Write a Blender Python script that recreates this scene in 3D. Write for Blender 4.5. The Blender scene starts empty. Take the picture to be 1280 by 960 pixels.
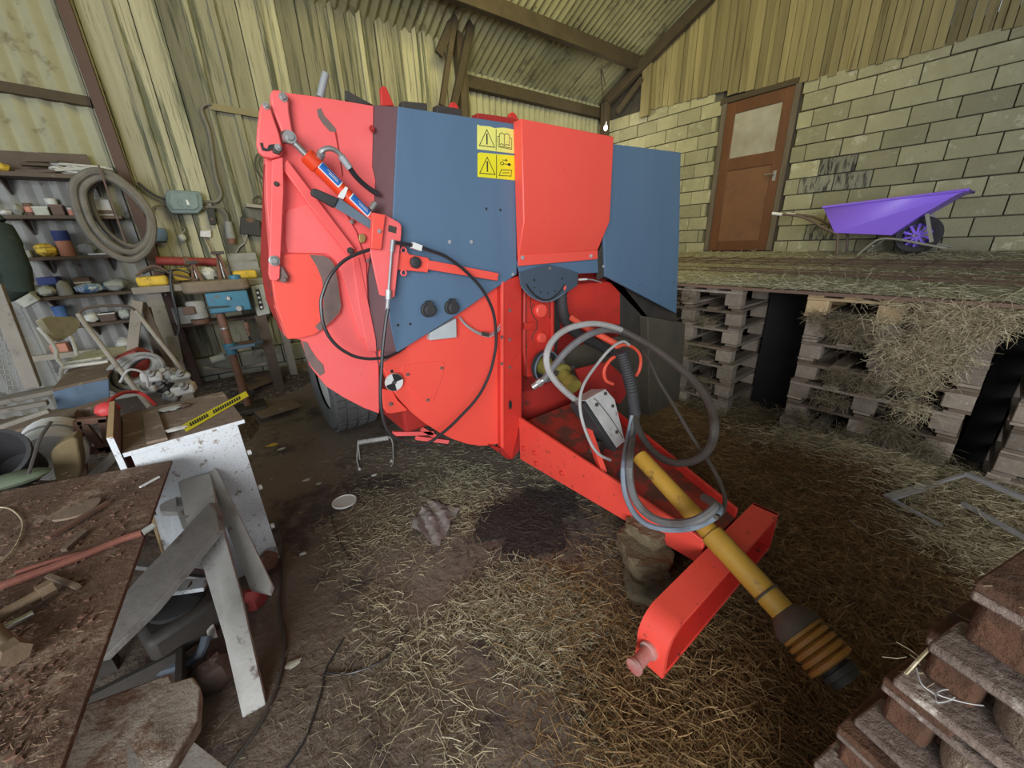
import bpy, math, random
import numpy as np
from mathutils import Vector, Matrix
R = math.radians
random.seed(5); np.random.seed(5)
S = bpy.context.scene
COL = S.collection
V = Vector

# ------------------------------------------------------------------ camera
# world: +X runs along the far plank wall, +Y along the block wall (away from us), Z up
FPX, CH = 480.0, 1.65
_a = R(52.5); _p = R(20.4); _r = R(2.3)
fh = V((math.cos(_a), math.sin(_a), 0)); rt = V((math.sin(_a), -math.cos(_a), 0))
fw = fh*math.cos(_p) + V((0, 0, -math.sin(_p)))
dn = -rt.cross(fw)
cr = rt*math.cos(_r) + dn*math.sin(_r)
cd = -rt*math.sin(_r) + dn*math.cos(_r)
CAM = V((0, 0, CH))
cam = bpy.data.cameras.new('camera'); camo = bpy.data.objects.new('camera', cam); COL.objects.link(camo)
cam.sensor_fit = 'HORIZONTAL'; cam.sensor_width = 36.0; cam.lens = 36.0*FPX/1280
cam.clip_start = 0.02; cam.clip_end = 100
m = Matrix.Identity(4)
for i in range(3):
    m[i][0] = cr[i]; m[i][1] = -cd[i]; m[i][2] = -fw[i]; m[i][3] = CAM[i]
camo.matrix_world = m
S.camera = camo

def W(px, py, **k):
    """point where the line of sight through a pixel meets the plane x=, y= or z="""
    r = fw*FPX + cr*(px-640) + cd*(py-480)
    (ax, v), = k.items(); i = 'xyz'.index(ax)
    return CAM + r*((v-CAM[i])/r[i])
def WD(px, py, d):
    r = fw*FPX + cr*(px-640) + cd*(py-480)
    return CAM + r*(d/FPX)

# ------------------------------------------------------------------ light and exposure
world = bpy.data.worlds.new('world'); S.world = world; world.use_nodes = True
bg = world.node_tree.nodes['Background']; bg.inputs[0].default_value = (0.80, 0.90, 1.0, 1); bg.inputs[1].default_value = 0.72
def area(name, loc, target, sx, sy, power, col):
    l = bpy.data.lights.new(name, 'AREA'); l.shape = 'RECTANGLE'; l.size = sx; l.size_y = sy; l.energy = power; l.color = col
    o = bpy.data.objects.new(name, l); COL.objects.link(o); o.location = loc
    o.rotation_euler = (V(target)-V(loc)).to_track_quat('-Z', 'Y').to_euler(); return o
area('door_daylight', (-3.4, -3.2, 2.3), (1.5, 3.0, 1.2), 3.4, 3.0, 470, (0.95, 0.975, 1.0))
area('roof_warm_fill', (2.4, 1.6, 5.2), (3.9, 5.8, 3.9), 3.4, 2.2, 165, (1.0, 0.90, 0.36)).data.spread = R(150)  # added warm light below the closed roof; no skylight is built
S.view_settings.view_transform = 'Standard'; S.view_settings.look = 'None'
S.view_settings.exposure = 0.16; S.view_settings.gamma = 1.0
S.view_settings.use_curve_mapping = False

# ------------------------------------------------------------------ materials
MATS = {}
def mat(name, col, col2=None, rough=0.7, metal=0.0, scale=6.0, stretch=(1, 1, 1), amt=0.5, bump=0.15, bscale=None,
        rnd=0.12, dirt=None, dirt_at=0.62, dscale=3.0, grime=None, coords='Object', emit=None):
    if name in MATS: return MATS[name]
    m = bpy.data.materials.new(name); m.use_nodes = True; nt = m.node_tree; N = nt.nodes; L = nt.links
    b = N['Principled BSDF']; b.inputs['Roughness'].default_value = rough; b.inputs['Metallic'].default_value = metal
    tc = N.new('ShaderNodeTexCoord'); oi = N.new('ShaderNodeObjectInfo')
    mp = N.new('ShaderNodeMapping'); mp.inputs['Scale'].default_value = stretch
    L.new(tc.outputs[coords], mp.inputs['Vector'])
    off = N.new('ShaderNodeVectorMath'); off.operation = 'MULTIPLY_ADD'
    cx = N.new('ShaderNodeCombineXYZ'); L.new(oi.outputs['Random'], cx.inputs[0]); L.new(oi.outputs['Random'], cx.inputs[1]); L.new(oi.outputs['Random'], cx.inputs[2])
    off.inputs[1].default_value = (37, 23, 51)
    L.new(cx.outputs[0], off.inputs[0]); L.new(mp.outputs[0], off.inputs[2])
    def noise(sc, det=6, ro=0.6):
        n = N.new('ShaderNodeTexNoise'); n.inputs['Scale'].default_value = sc; n.inputs['Detail'].default_value = det
        n.inputs['Roughness'].default_value = ro; L.new(off.outputs[0], n.inputs['Vector']); return n
    def mix(f, a, c, kind='MIX'):
        x = N.new('ShaderNodeMix'); x.data_type = 'RGBA'; x.blend_type = kind
        for s, v in ((x.inputs[0], f), (x.inputs[6], a), (x.inputs[7], c)):
            if hasattr(v, 'links'): L.new(v, s)
            elif isinstance(v, (int, float)): s.default_value = v
            else: s.default_value = (*v[:3], 1)
        return x.outputs[2]
    def ramp(src, lo, hi):
        r = N.new('ShaderNodeMapRange'); r.inputs[1].default_value = lo; r.inputs[2].default_value = hi
        r.clamp = True; L.new(src, r.inputs[0]); return r.outputs[0]
    n1 = noise(scale)
    c = mix(ramp(n1.outputs['Fac'], 0.5-0.5*(1-amt)-0.02, 0.5+0.5*(1-amt)+0.02), col, col2 or [x*0.72 for x in col])
    if dirt:
        n2 = noise(dscale, 8, 0.7)
        c = mix(ramp(n2.outputs['Fac'], dirt_at-0.03, dirt_at+0.05), c, dirt)
    if grime:      # second dirt tone at fine scale
        n3 = noise(dscale*6, 4, 0.6)
        c = mix(ramp(n3.outputs['Fac'], grime[3], grime[3]+0.06), c, grime[:3])
    if rnd:
        mr = N.new('ShaderNodeMapRange'); L.new(oi.outputs['Random'], mr.inputs[0]); mr.inputs[3].default_value = 1-rnd*1.6; mr.inputs[4].default_value = 1+rnd
        hs = N.new('ShaderNodeHueSaturation'); L.new(mr.outputs[0], hs.inputs['Value']); L.new(c, hs.inputs['Color']); c = hs.outputs[0]
    L.new(c, b.inputs['Base Color'])
    if bump:
        nb = noise(bscale or scale*4, 5, 0.65); bp = N.new('ShaderNodeBump'); bp.inputs['Strength'].default_value = bump
        bp.inputs['Distance'].default_value = 0.02; L.new(nb.outputs['Fac'], bp.inputs['Height']); L.new(bp.outputs[0], b.inputs['Normal'])
    if emit:
        b.inputs['Emission Color'].default_value = (*emit[:3], 1); b.inputs['Emission Strength'].default_value = emit[3]
    MATS[name] = m; return m

RED = mat('red_paint', (0.86, 0.098, 0.068), (0.81, 0.080, 0.055), rough=0.42, scale=2.2, amt=0.3, bump=0.03, rnd=0.0, dirt=(0.40, 0.035, 0.025), dirt_at=0.70, dscale=9)
PINK = mat('faded_red_paint', (0.86, 0.165, 0.165), (0.76, 0.085, 0.075), rough=0.5, scale=1.8, amt=0.3, bump=0.05, rnd=0.0, dirt=(0.36, 0.07, 0.06), dirt_at=0.70, dscale=11)
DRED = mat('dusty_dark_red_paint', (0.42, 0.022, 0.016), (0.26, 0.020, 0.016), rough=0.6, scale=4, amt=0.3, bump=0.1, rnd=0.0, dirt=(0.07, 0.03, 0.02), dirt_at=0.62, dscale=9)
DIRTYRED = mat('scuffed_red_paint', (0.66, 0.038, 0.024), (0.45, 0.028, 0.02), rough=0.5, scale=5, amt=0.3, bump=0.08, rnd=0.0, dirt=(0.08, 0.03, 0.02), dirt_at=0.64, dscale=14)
MAROON = mat('maroon_paint', (0.105, 0.038, 0.042), (0.075, 0.03, 0.035), rough=0.5, scale=4, amt=0.3, bump=0.05, rnd=0.0)
BLUE = mat('slate_blue_paint', (0.078, 0.138, 0.222), (0.098, 0.168, 0.260), rough=0.5, scale=2.5, stretch=(3, 3, 0.6), amt=0.25, bump=0.03, rnd=0.0, dirt=(0.12, 0.18, 0.25), dirt_at=0.70, dscale=14)
DBLUE = mat('dark_blue_grey_paint', (0.06, 0.085, 0.12), (0.05, 0.07, 0.10), rough=0.5, scale=4, amt=0.3, bump=0.04, rnd=0.0)
GREYP = mat('grey_painted_steel', (0.13, 0.18, 0.23), rough=0.5, scale=8, amt=0.3, bump=0.05, rnd=0.0)
BLACK = mat('black_rubber', (0.022, 0.022, 0.025), (0.04, 0.038, 0.038), rough=0.7, scale=10, bump=0.1, rnd=0.0)
CABLE = mat('black_cable_sheath', (0.03, 0.03, 0.033), rough=0.35, scale=10, bump=0.0, rnd=0.0)
TYRE = mat('dusty_tyre_rubber', (0.10, 0.10, 0.105), (0.17, 0.17, 0.17), rough=0.85, scale=9, amt=0.4, bump=0.2, rnd=0.0)
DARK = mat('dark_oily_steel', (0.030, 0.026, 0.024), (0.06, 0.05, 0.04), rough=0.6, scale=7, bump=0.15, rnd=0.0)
STEEL = mat('bare_steel', (0.45, 0.45, 0.44), (0.3, 0.28, 0.26), rough=0.4, metal=0.7, scale=15, bump=0.1, rnd=0.1)
GALV = mat('dull_zinc', (0.48, 0.50, 0.52), (0.32, 0.33, 0.34), rough=0.5, metal=0.3, scale=9, bump=0.08, rnd=0.1)
WORN = mat('worn_bare_brown_metal', (0.12, 0.085, 0.075), (0.20, 0.13, 0.115), rough=0.6, scale=14, bump=0.15, rnd=0.0)
YELLOW = mat('sticker_yellow', (0.90, 0.80, 0.02), rough=0.5, amt=0.1, bump=0, rnd=0)
PALEYEL = mat('faded_sticker_yellow', (0.86, 0.84, 0.20), rough=0.5, amt=0.1, bump=0, rnd=0)
INK = mat('black_ink', (0.02, 0.02, 0.02), rough=0.6, bump=0, rnd=0)
WHITE = mat('dirty_white', (0.75, 0.76, 0.74), (0.6, 0.6, 0.57), rough=0.6, scale=9, bump=0.05, rnd=0.05)
LABELBLUE = mat('label_blue', (0.02, 0.15, 0.50), rough=0.4, bump=0, rnd=0)
PTOY = mat('dusty_yellow_plastic', (0.46, 0.255, 0.028), (0.33, 0.185, 0.03), rough=0.5, scale=6, amt=0.3, bump=0.06, rnd=0, dirt=(0.16, 0.09, 0.03), dirt_at=0.62, dscale=10)
OLIVEY = mat('dirty_olive_yellow', (0.26, 0.22, 0.035), (0.10, 0.08, 0.025), rough=0.6, scale=12, amt=0.4, bump=0.15, rnd=0)
HOSEG = mat('grey_dusty_hose', (0.17, 0.17, 0.175), (0.10, 0.095, 0.09), rough=0.6, scale=10, bump=0.05, rnd=0.1)
HOSEB = mat('brown_dusty_hose', (0.075, 0.062, 0.05), (0.05, 0.045, 0.04), rough=0.6, scale=10, bump=0.05, rnd=0.1)
PALEHOSE = mat('pale_grey_cable', (0.42, 0.41, 0.40), (0.30, 0.29, 0.28), rough=0.6, scale=10, bump=0.05, rnd=0.05)

SPECK = mat('speckled_bright_red_paint', (0.80, 0.085, 0.055), (0.70, 0.06, 0.042), rough=0.45, scale=3, amt=0.3, bump=0.05, rnd=0.0, dirt=(0.16, 0.035, 0.025), dirt_at=0.635, dscale=26)
DECKRED = mat('oil_stained_red_deck', (0.42, 0.040, 0.026), (0.26, 0.030, 0.02), rough=0.6, scale=5, amt=.4, bump=0.1, rnd=0, dirt=(0.11, 0.045, 0.03), dirt_at=0.53, dscale=5)
# ------------------------------------------------------------------ mesh helpers
def smooth(pts, n=6, closed=False):
    P = [V(p) for p in pts]; out = []
    m = len(P)
    if m < 3: return P
    rng = range(m) if closed else range(m-1)
    for i in rng:
        p0 = P[(i-1) % m] if (closed or i > 0) else P[0]*2-P[1]
        p1 = P[i]; p2 = P[(i+1) % m]
        p3 = P[(i+2) % m] if (closed or i+2 < m) else P[-1]*2-P[-2]
        for k in range(n):
            t = k/n
            out.append(0.5*((2*p1)+(p2-p0)*t+(2*p0-5*p1+4*p2-p3)*t*t+(3*p1-p0-3*p2+p3)*t**3))
    if not closed: out.append(P[-1])
    return out

class G:
    def __init__(s): s.v = []; s.f = []
    def add(s, vs, fs):
        o = len(s.v); s.v += [tuple(p) for p in vs]; s.f += [tuple(i+o for i in f) for f in fs]; return s
    def box(s, c, d, rot=None):
        c = V(c); vs = []
        for x in (-.5, .5):
            for y in (-.5, .5):
                for z in (-.5, .5):
                    p = V((x*d[0], y*d[1], z*d[2]))
                    if rot is not None: p = rot @ p
                    vs.append(c+p)
        return s.add(vs, [(0, 1, 3, 2), (4, 6, 7, 5), (0, 4, 5, 1), (2, 3, 7, 6), (0, 2, 6, 4), (1, 5, 7, 3)])
    def span(s, a, b):
        a = V(a); b = V(b); return s.box((a+b)/2, [abs(b[i]-a[i]) for i in range(3)])
    def bar(s, p, q, w, h, up=(0, 0, 1)):
        p = V(p); q = V(q); d = (q-p); l = d.length; d.normalize(); up = V(up)
        side = d.cross(up)
        if side.length < 1e-4: side = d.cross(V((0, 1, 0)))
        side.normalize(); u = side.cross(d).normalized()
        return s.box((p+q)/2, (l, w, h), Matrix((d, side, u)).transposed())
    def plate(s, pts, vec):
        vec = V(vec); n = len(pts); P = [V(p) for p in pts]
        return s.add(P+[p+vec for p in P], [tuple(range(n)), tuple(range(2*n-1, n-1, -1))]+[(i, (i+1) % n, n+(i+1) % n, n+i) for i in range(n)])
    def lathe(s, prof, p, axis, n=20, cap=True):
        p = V(p); a = V(axis).normalized(); t = a.cross(V((0, 0, 1)))
        if t.length < 1e-3: t = a.cross(V((0, 1, 0)))
        t.normalize(); b = a.cross(t); vs = []
        for r, h in prof:
            for k in range(n):
                an = 2*math.pi*k/n; vs.append(p+a*h+(t*math.cos(an)+b*math.sin(an))*r)
        fs = []
        for i in range(len(prof)-1):
            for k in range(n):
                fs.append((i*n+k, i*n+(k+1) % n, (i+1)*n+(k+1) % n, (i+1)*n+k))
        if cap: fs.append(tuple(range(n-1, -1, -1))); fs.append(tuple((len(prof)-1)*n+k for k in range(n)))
        return s.add(vs, fs)
    def cyl(s, p, q, r, r2=None, n=14, cap=True):
        p = V(p); q = V(q)
        return s.lathe([(r, 0), (r if r2 is None else r2, (q-p).length)], p, q-p, n, cap)
    def tube(s, pts, r, n=8, sm=5, closed=False, cap=True):
        P = smooth(pts, sm, closed) if sm else [V(p) for p in pts]
        m = len(P); vs = []; nrm = None
        for i in range(m):
            if closed: d = P[(i+1) % m]-P[i-1]
            else: d = P[min(i+1, m-1)]-P[max(i-1, 0)]
            if d.length < 1e-9: d = V((0, 0, 1))
            d.normalize()
            if nrm is None:
                nrm = d.cross(V((0, 0, 1)))
                if nrm.length < 1e-2: nrm = d.cross(V((1, 0, 0)))
            nrm = nrm-d*nrm.dot(d); nrm.normalize(); b = d.cross(nrm)
            rr = r[min(i, len(r)-1)] if isinstance(r, (list, tuple)) else r
            for k in range(n):
                a = 2*math.pi*k/n; vs.append(P[i]+(nrm*math.cos(a)+b*math.sin(a))*rr)
        fs = [((i % m)*n+k, (i % m)*n+(k+1) % n, ((i+1) % m)*n+(k+1) % n, ((i+1) % m)*n+k) for i in range(m if closed else m-1) for k in range(n)]
        if cap and not closed: fs += [tuple(range(n-1, -1, -1)), tuple((m-1)*n+k for k in range(n))]
        return s.add(vs, fs)
    def blob(s, c, d, n=10, k=6, rough=0.0, seed=0):
        rg = random.Random(seed); c = V(c); vs = [c+V((0, 0, -d[2]/2))]
        for j in range(1, k):
            t = math.pi*j/k
            for i in range(n):
                a = 2*math.pi*i/n; q = 1+rg.uniform(-rough, rough)
                vs.append(c+V((math.sin(t)*math.cos(a)*d[0]/2*q, math.sin(t)*math.sin(a)*d[1]/2*q, -math.cos(t)*d[2]/2*q)))
        vs.append(c+V((0, 0, d[2]/2))); e = len(vs)-1; fs = []
        for i in range(n):
            fs.append((0, 1+(i+1) % n, 1+i))
            for j in range(k-2): fs.append((1+j*n+i, 1+j*n+(i+1) % n, 1+(j+1)*n+(i+1) % n, 1+(j+1)*n+i))
            fs.append((1+(k-2)*n+i, 1+(k-2)*n+(i+1) % n, e))
        return s.add(vs, fs)

def wloc(o):
    p = V((0, 0, 0))
    while o is not None: p = p+o.location; o = o.parent
    return p
def link(name, g, mt, parent=None, bev=0, origin=None, ang=35):
    me = bpy.data.meshes.new(name)
    if origin is None:
        if parent is not None: origin = wloc(parent)
        else:
            a = np.array(g.v); origin = V(((a[:, 0].min()+a[:, 0].max())/2, (a[:, 1].min()+a[:, 1].max())/2, a[:, 2].min()))
    me.from_pydata([tuple(V(p)-origin) for p in g.v], [], g.f); me.validate()
    import bmesh
    bm = bmesh.new(); bm.from_mesh(me); bmesh.ops.recalc_face_normals(bm, faces=bm.faces); bm.to_mesh(me); bm.free()
    me.polygons.foreach_set('use_smooth', [True]*len(me.polygons)); me.set_sharp_from_angle(angle=R(ang))
    me.materials.append(mt)
    o = bpy.data.objects.new(name, me); COL.objects.link(o)
    if parent is None: o.location = origin
    else: o.parent = parent; o.location = origin-wloc(parent)
    if bev:
        b = o.modifiers.new('bevel', 'BEVEL'); b.width = bev; b.segments = 2; b.limit_method = 'ANGLE'; b.angle_limit = R(40)
    return o
def part(name, g, mt, parent, label=None, bev=0, stuff=False):
    o = link(name, g, mt, parent, bev)
    if label: o['label'] = label
    if stuff: o['kind'] = 'stuff'
    return o
def tag(o, label, cat, group=None, kind=None):
    if label: o['label'] = label
    if cat: o['category'] = cat
    if group: o['group'] = group
    if kind: o['kind'] = kind
    return o
def thing(name, label, cat, loc=(0, 0, 0), group=None):
    o = bpy.data.objects.new(name, None); COL.objects.link(o); o.location = loc; o.empty_display_size = 0.1
    return tag(o, label, cat, group)
def solo(name, g, mt, label, cat, group=None, bev=0, kind=None): return tag(link(name, g, mt, None, bev), label, cat, group, kind)
def struct(name, loc=(0, 0, 0)):
    o = bpy.data.objects.new(name, None); COL.objects.link(o); o.location = loc; o['kind'] = 'structure'; return o
def copy_tree(o, parent=None):
    c = o.copy(); COL.objects.link(c); c.parent = parent
    for ch in o.children: copy_tree(ch, c)
    return c
def PX(pts, **k): return [W(p[0], p[1], **k) for p in pts]
def offs(pts, d): d = V(d); return [V(p)+d for p in pts]

# ------------------------------------------------------------------ the shed
XR, YL, YC = 6.9, 5.6, 5.85
def gh(x, y):
    """height of the earth floor"""
    h = 0.0
    t = min(max((y-4.2)/1.3, 0), 1); h += 0.26*t*t*(3-2*t)
    h += 0.10*math.exp(-((x-3.3)**2/0.10+(y-0.45)**2/0.35))
    h += 0.06*math.exp(-((x-2.7)**2/0.12+(y-1.2)**2/0.3))
    h += 0.07*math.exp(-((x-3.3)**2/0.16+(y+0.5)**2/0.2))
    h += 0.012*math.sin(3.1*x+1.3*y)*math.sin(2.3*y-0.7*x)+0.006*math.sin(9*x+2*y)*math.sin(8*y-3*x)
    return h
g = G(); nx, ny = 210, 190; x0, x1, y0, y1 = -4.5, 7.1, -4.0, 6.1
g.v = [(x0+(x1-x0)*i/nx, y0+(y1-y0)*j/ny, gh(x0+(x1-x0)*i/nx, y0+(y1-y0)*j/ny)) for j in range(ny+1) for i in range(nx+1)]
g.f = [(j*(nx+1)+i, j*(nx+1)+i+1, (j+1)*(nx+1)+i+1, (j+1)*(nx+1)+i) for j in range(ny) for i in range(nx)]
EARTH = mat('earth_floor', (0.130, 0.098, 0.072), (0.20, 0.158, 0.122), rough=0.9, scale=1.6, amt=0.55, bump=0.7, bscale=26, rnd=0, dirt=(0.066, 0.049, 0.042), dirt_at=0.55, dscale=1.3, grime=(0.27, 0.215, 0.15, 0.66))
fl = link('floor', g, EARTH, origin=V((0, 0, 0)), ang=80); fl['kind'] = 'structure'

PLANKL = mat('weathered_planks_left', (0.36, 0.345, 0.245), (0.21, 0.195, 0.135), rough=0.85, scale=2.4, stretch=(5, 5, 0.22), amt=0.5, bump=0.25, bscale=14, rnd=0.34, dirt=(0.085, 0.092, 0.062), dirt_at=0.55, dscale=2.0, grime=(0.17, 0.155, 0.105, 0.60))
PLANKG = mat('weathered_gable_planks', (0.30, 0.25, 0.12), (0.17, 0.14, 0.07), rough=0.85, scale=3.0, stretch=(4, 4, 0.3), amt=0.45, bump=0.25, bscale=14, rnd=0.2, dirt=(0.10, 0.07, 0.03), dirt_at=0.62, dscale=3)
CORR = mat('corrugated_cement_sheet', (0.36, 0.35, 0.235), (0.25, 0.24, 0.155), rough=0.85, scale=3, stretch=(1, 1, 1), amt=0.4, bump=0.12, bscale=20, rnd=0.1, dirt=(0.17, 0.145, 0.08), dirt_at=0.60, dscale=3)
CORRG = mat('grey_corrugated_sheet', (0.30, 0.30, 0.28), (0.20, 0.20, 0.19), rough=0.8, scale=4, amt=0.4, bump=0.12, bscale=20, rnd=0.1, dirt=(0.10, 0.09, 0.08), dirt_at=0.62, dscale=5)
BEAM = mat('old_dark_timber', (0.075, 0.054, 0.030), (0.04, 0.029, 0.017), rough=0.85, scale=5, amt=0.4, bump=0.3, rnd=0.15)
POSTM = mat('brown_painted_post', (0.085, 0.045, 0.034), (0.06, 0.033, 0.026), rough=0.7, scale=5, amt=0.4, bump=0.1, rnd=0)
BLOCKM = mat('concrete_block', (0.37, 0.35, 0.225), (0.27, 0.255, 0.16), rough=0.9, scale=4, amt=0.4, bump=0.5, bscale=30, rnd=0.16, dirt=(0.44, 0.43, 0.31), dirt_at=0.60, dscale=6, grime=(0.17, 0.16, 0.11, 0.66))
BLOCKD = mat('tar_smeared_block', (0.30, 0.29, 0.22), (0.16, 0.155, 0.13), rough=0.9, scale=7, stretch=(1, 3, 0.6), amt=0.6, bump=0.5, bscale=30, rnd=0.1, dirt=(0.05, 0.05, 0.045), dirt_at=0.53, dscale=9)
MORTAR = mat('dark_mortar_bed', (0.11, 0.10, 0.07), (0.07, 0.065, 0.05), rough=0.95, scale=6, bump=0.3, rnd=0)

# far wall of vertical planks and corrugated sheets
wl = struct('wall_left', (0, YL, 0))
part('backing_boards', G().span((-4.4, YL+0.045, 0.0), (3.75, YL+0.08, 5.3)), MORTAR, wl)
x = -0.42; rg = random.Random(3)
while x < 3.62:
    w = rg.choice((0.135, 0.15, 0.17, 0.2, 0.22)); w = min(w, 3.66-x)
    gp = rg.uniform(0.003, 0.010); dy = rg.uniform(0.0, 0.022)
    top = 4.0+0.5*(YC-YL)+0.28
    part('plank', G().span((x+gp/2, YL-0.022+dy, 0.52+rg.uniform(-.02, .02)), (x+w-gp/2, YL+0.03, top)), PLANKL, wl, bev=0.003)
    if rg.random() < 0.35:      # cover strip over the joint
        part('cover_strip', G().span((x+w-0.025, YL-0.04, 0.56), (x+w+0.03, YL-0.012, top)), PLANKL, wl, bev=0.003)
    x += w
# low concrete footing of the plank wall
CONC = mat('pale_old_concrete', (0.30, 0.31, 0.29), (0.20, 0.20, 0.185), rough=0.9, scale=5, amt=0.4, bump=0.4, rnd=0.1, dirt=(0.12, 0.10, 0.08), dirt_at=0.6, dscale=4)
for i in range(14):
    x = -1.2+i*0.45
    for k in range(3):
        part('footing_block', G().span((x+(0.2 if k % 2 else 0), YL-0.09, -0.1+k*0.21), (x+0.44+(0.2 if k % 2 else 0), YL+0.04, 0.10+k*0.21)), CONC, wl, bev=0.008)
def corrugated(name, mt, parent, p, u, v, lu, lv, wave, amp, nrm, label=None):
    p = V(p); u = V(u).normalized(); v = V(v).normalized(); nrm = V(nrm).normalized(); g = G()
    k = max(int(lu/wave*6), 4); t = 0.006; vs = []
    for i in range(k+1):
        s = lu*i/k; h = amp*math.sin(2*math.pi*s/wave)
        a = p+u*s+nrm*h
        vs += [a, a+v*lv, a-nrm*t, a-nrm*t+v*lv]
    g.v = [tuple(q) for q in vs]
    for i in range(k):
        a = 4*i; b = a+4
        g.f += [(a, b, b+1, a+1), (a+2, a+3, b+3, b+2), (a, a+2, b+2, b), (a+1, b+1, b+3, a+3)]
    g.f += [(0, 1, 3, 2), (4*k, 4*k+2, 4*k+3, 4*k+1)]
    return part(name, g, mt, parent, label)
for i in range(4):   # left of the brown post
    x = -4.2+i*0.95
    corrugated('sheet', CORR, wl, (x, YL-0.02, 2.42), (1, 0, 0), (0, 0, 1), 0.96, 2.2, 0.15, 0.022, (0, -1, 0.0))
    corrugated('sheet', CORRG, wl, (x, YL-0.05, 0.1), (1, 0, 0), (0, 0, 1), 0.96, 2.35, 0.105, 0.016, (0, -1, 0.0))
for i in range(4):   # the set back stretch below the eaves beam
    x = 3.6+i*0.83
    corrugated('sheet', CORR, wl, (x, YC, 0.1), (1, 0, 0), (0, 0, 1), 0.84, 3.95, 0.12, 0.02, (0, -1, 0))
part('return_board', G().span((3.66, YL-0.02, 0.1), (3.70, YC, 4.3)), BEAM, wl)
a, b = W(75, -10, y=YL-0.07), W(163, 232, y=YL-0.07)
part('post', G().bar(a, V((b.x, b.y, 0.2)), 0.085, 0.16, up=(0, 1, 0)), POSTM, wl, 'brown post', bev=0.004)
part('girt', G().bar(W(-30, 103, y=YL-0.06), W(114, 128, y=YL-0.06), 0.06, 0.075), BEAM, wl)
CONDB = mat('weathered_batten', (0.22, 0.19, 0.11), rough=0.9, scale=6, bump=0.2)
part('batten', G().bar(W(262, 133, y=YL-0.04), W(345, 147, y=YL-0.04), 0.03, 0.06), CONDB, wl)

# roof: slope over the far wall, ridge above us, and the other slope
ce = struct('ceiling', (0, 0, 4)); RS = 0.5
def rz(y): return 4.02+RS*(YC-y)
vd = V((0, -1, RS)).normalized(); nd = V((0, -RS, -1)).normalized()
ROOFM = mat('mossy_cement_roof_sheet', (0.30, 0.285, 0.155), (0.19, 0.18, 0.10), rough=0.9, scale=3, amt=0.4, bump=0.12, bscale=20, rnd=0.15, dirt=(0.13, 0.12, 0.07), dirt_at=0.58, dscale=3)
for j in range(3):
    for i in range(11):
        yy = 6.25-j*1.72
        corrugated('sheet', ROOFM, ce, (-4.2+i*1.02, yy, rz(yy)+0.07+0.006*j), (1, 0, 0), vd, 1.03, 2.0, 0.115, 0.022, nd)
ridge_y = 1.0
vd2 = V((0, -1, -RS)).normalized(); nd2 = V((0, RS, -1)).normalized()
for i in range(11):
    corrugated('sheet', ROOFM, ce, (-4.2+i*1.02, ridge_y, rz(ridge_y)+0.07), (1, 0, 0), vd2, 1.03, 5.6, 0.155, 0.024, nd2)
def rp(px, py, dz=0):   # sight line meets the roof slope (lowered by dz)
    r = fw*FPX+cr*(px-640)+cd*(py-480); n = V((0, RS, 1)); p0 = V((0, YC, 4.02-dz))
    return CAM+r*((p0-CAM).dot(n)/r.dot(n))
def purlin(y, dz=0.06, w=0.10, h=0.16, xa=-4.2, xb=XR):
    part('purlin', G().span((xa, y-w/2, rz(y)-h), (xb, y+w/2, rz(y)+0.03)), BEAM, ce, bev=0.006)
for yy in (rp(700, 45, 0.1).y, 3.55, 2.3, 1.15): purlin(yy)
part('eaves_beam', G().span((3.7, YC-0.14, 3.80), (XR, YC-0.02, 3.96)), BEAM, ce, bev=0.006)
# truss post with its struts at the end of the planks
PX0 = W(572, 60, y=YL-0.10).x
part('truss_post', G().span((PX0-0.05, YL-0.18, 0.1), (PX0+0.05, YL-0.06, 4.3)), BEAM, ce, bev=0.006)
for (pa, pb, w) in (((552, 132), (575, -20), 0.07), ((548, 68), (585, -20), 0.10), ((567, 132), (598, -15), 0.09)):
    a = W(pa[0], pa[1], y=YL-0.24); b = W(pb[0], pb[1], y=YL-0.30)
    part('strut', G().bar(a, b, 0.06, w, up=(1, 0, 0)), BEAM, ce, bev=0.005)
# truss against the gable
gx = XR-0.14
def gp_(px, py, d=0.14): return W(px, py, x=XR-d)
part('gable_rafter', G().bar(gp_(757, 128), gp_(892, -10), 0.09, 0.17, up=(0, 0, 1)), BEAM, ce, bev=0.006)
for (pa, pb, w) in (((772, 140), (803, 98), 0.09), ((765, 118), (805, 82), 0.08)):
    part('brace', G().bar(gp_(*pa), gp_(*pb), 0.06, w), BEAM, ce, bev=0.005)
part('hanger_post', G().bar(gp_(811, 64, .1), gp_(806, 146, .1), 0.07, 0.17, up=(0, 1, 0)), PLANKG, ce, bev=0.005)
part('corner_post', G().span((XR-0.22, YC-0.35, 0.1), (XR-0.10, YC-0.22, 4.0)), BEAM, ce, bev=0.006)
part('back_panel', G().span((XR+0.02, YC-1.3, 3.3), (XR+0.06, YC+0.1, 4.9)), DARK, ce)

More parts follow.
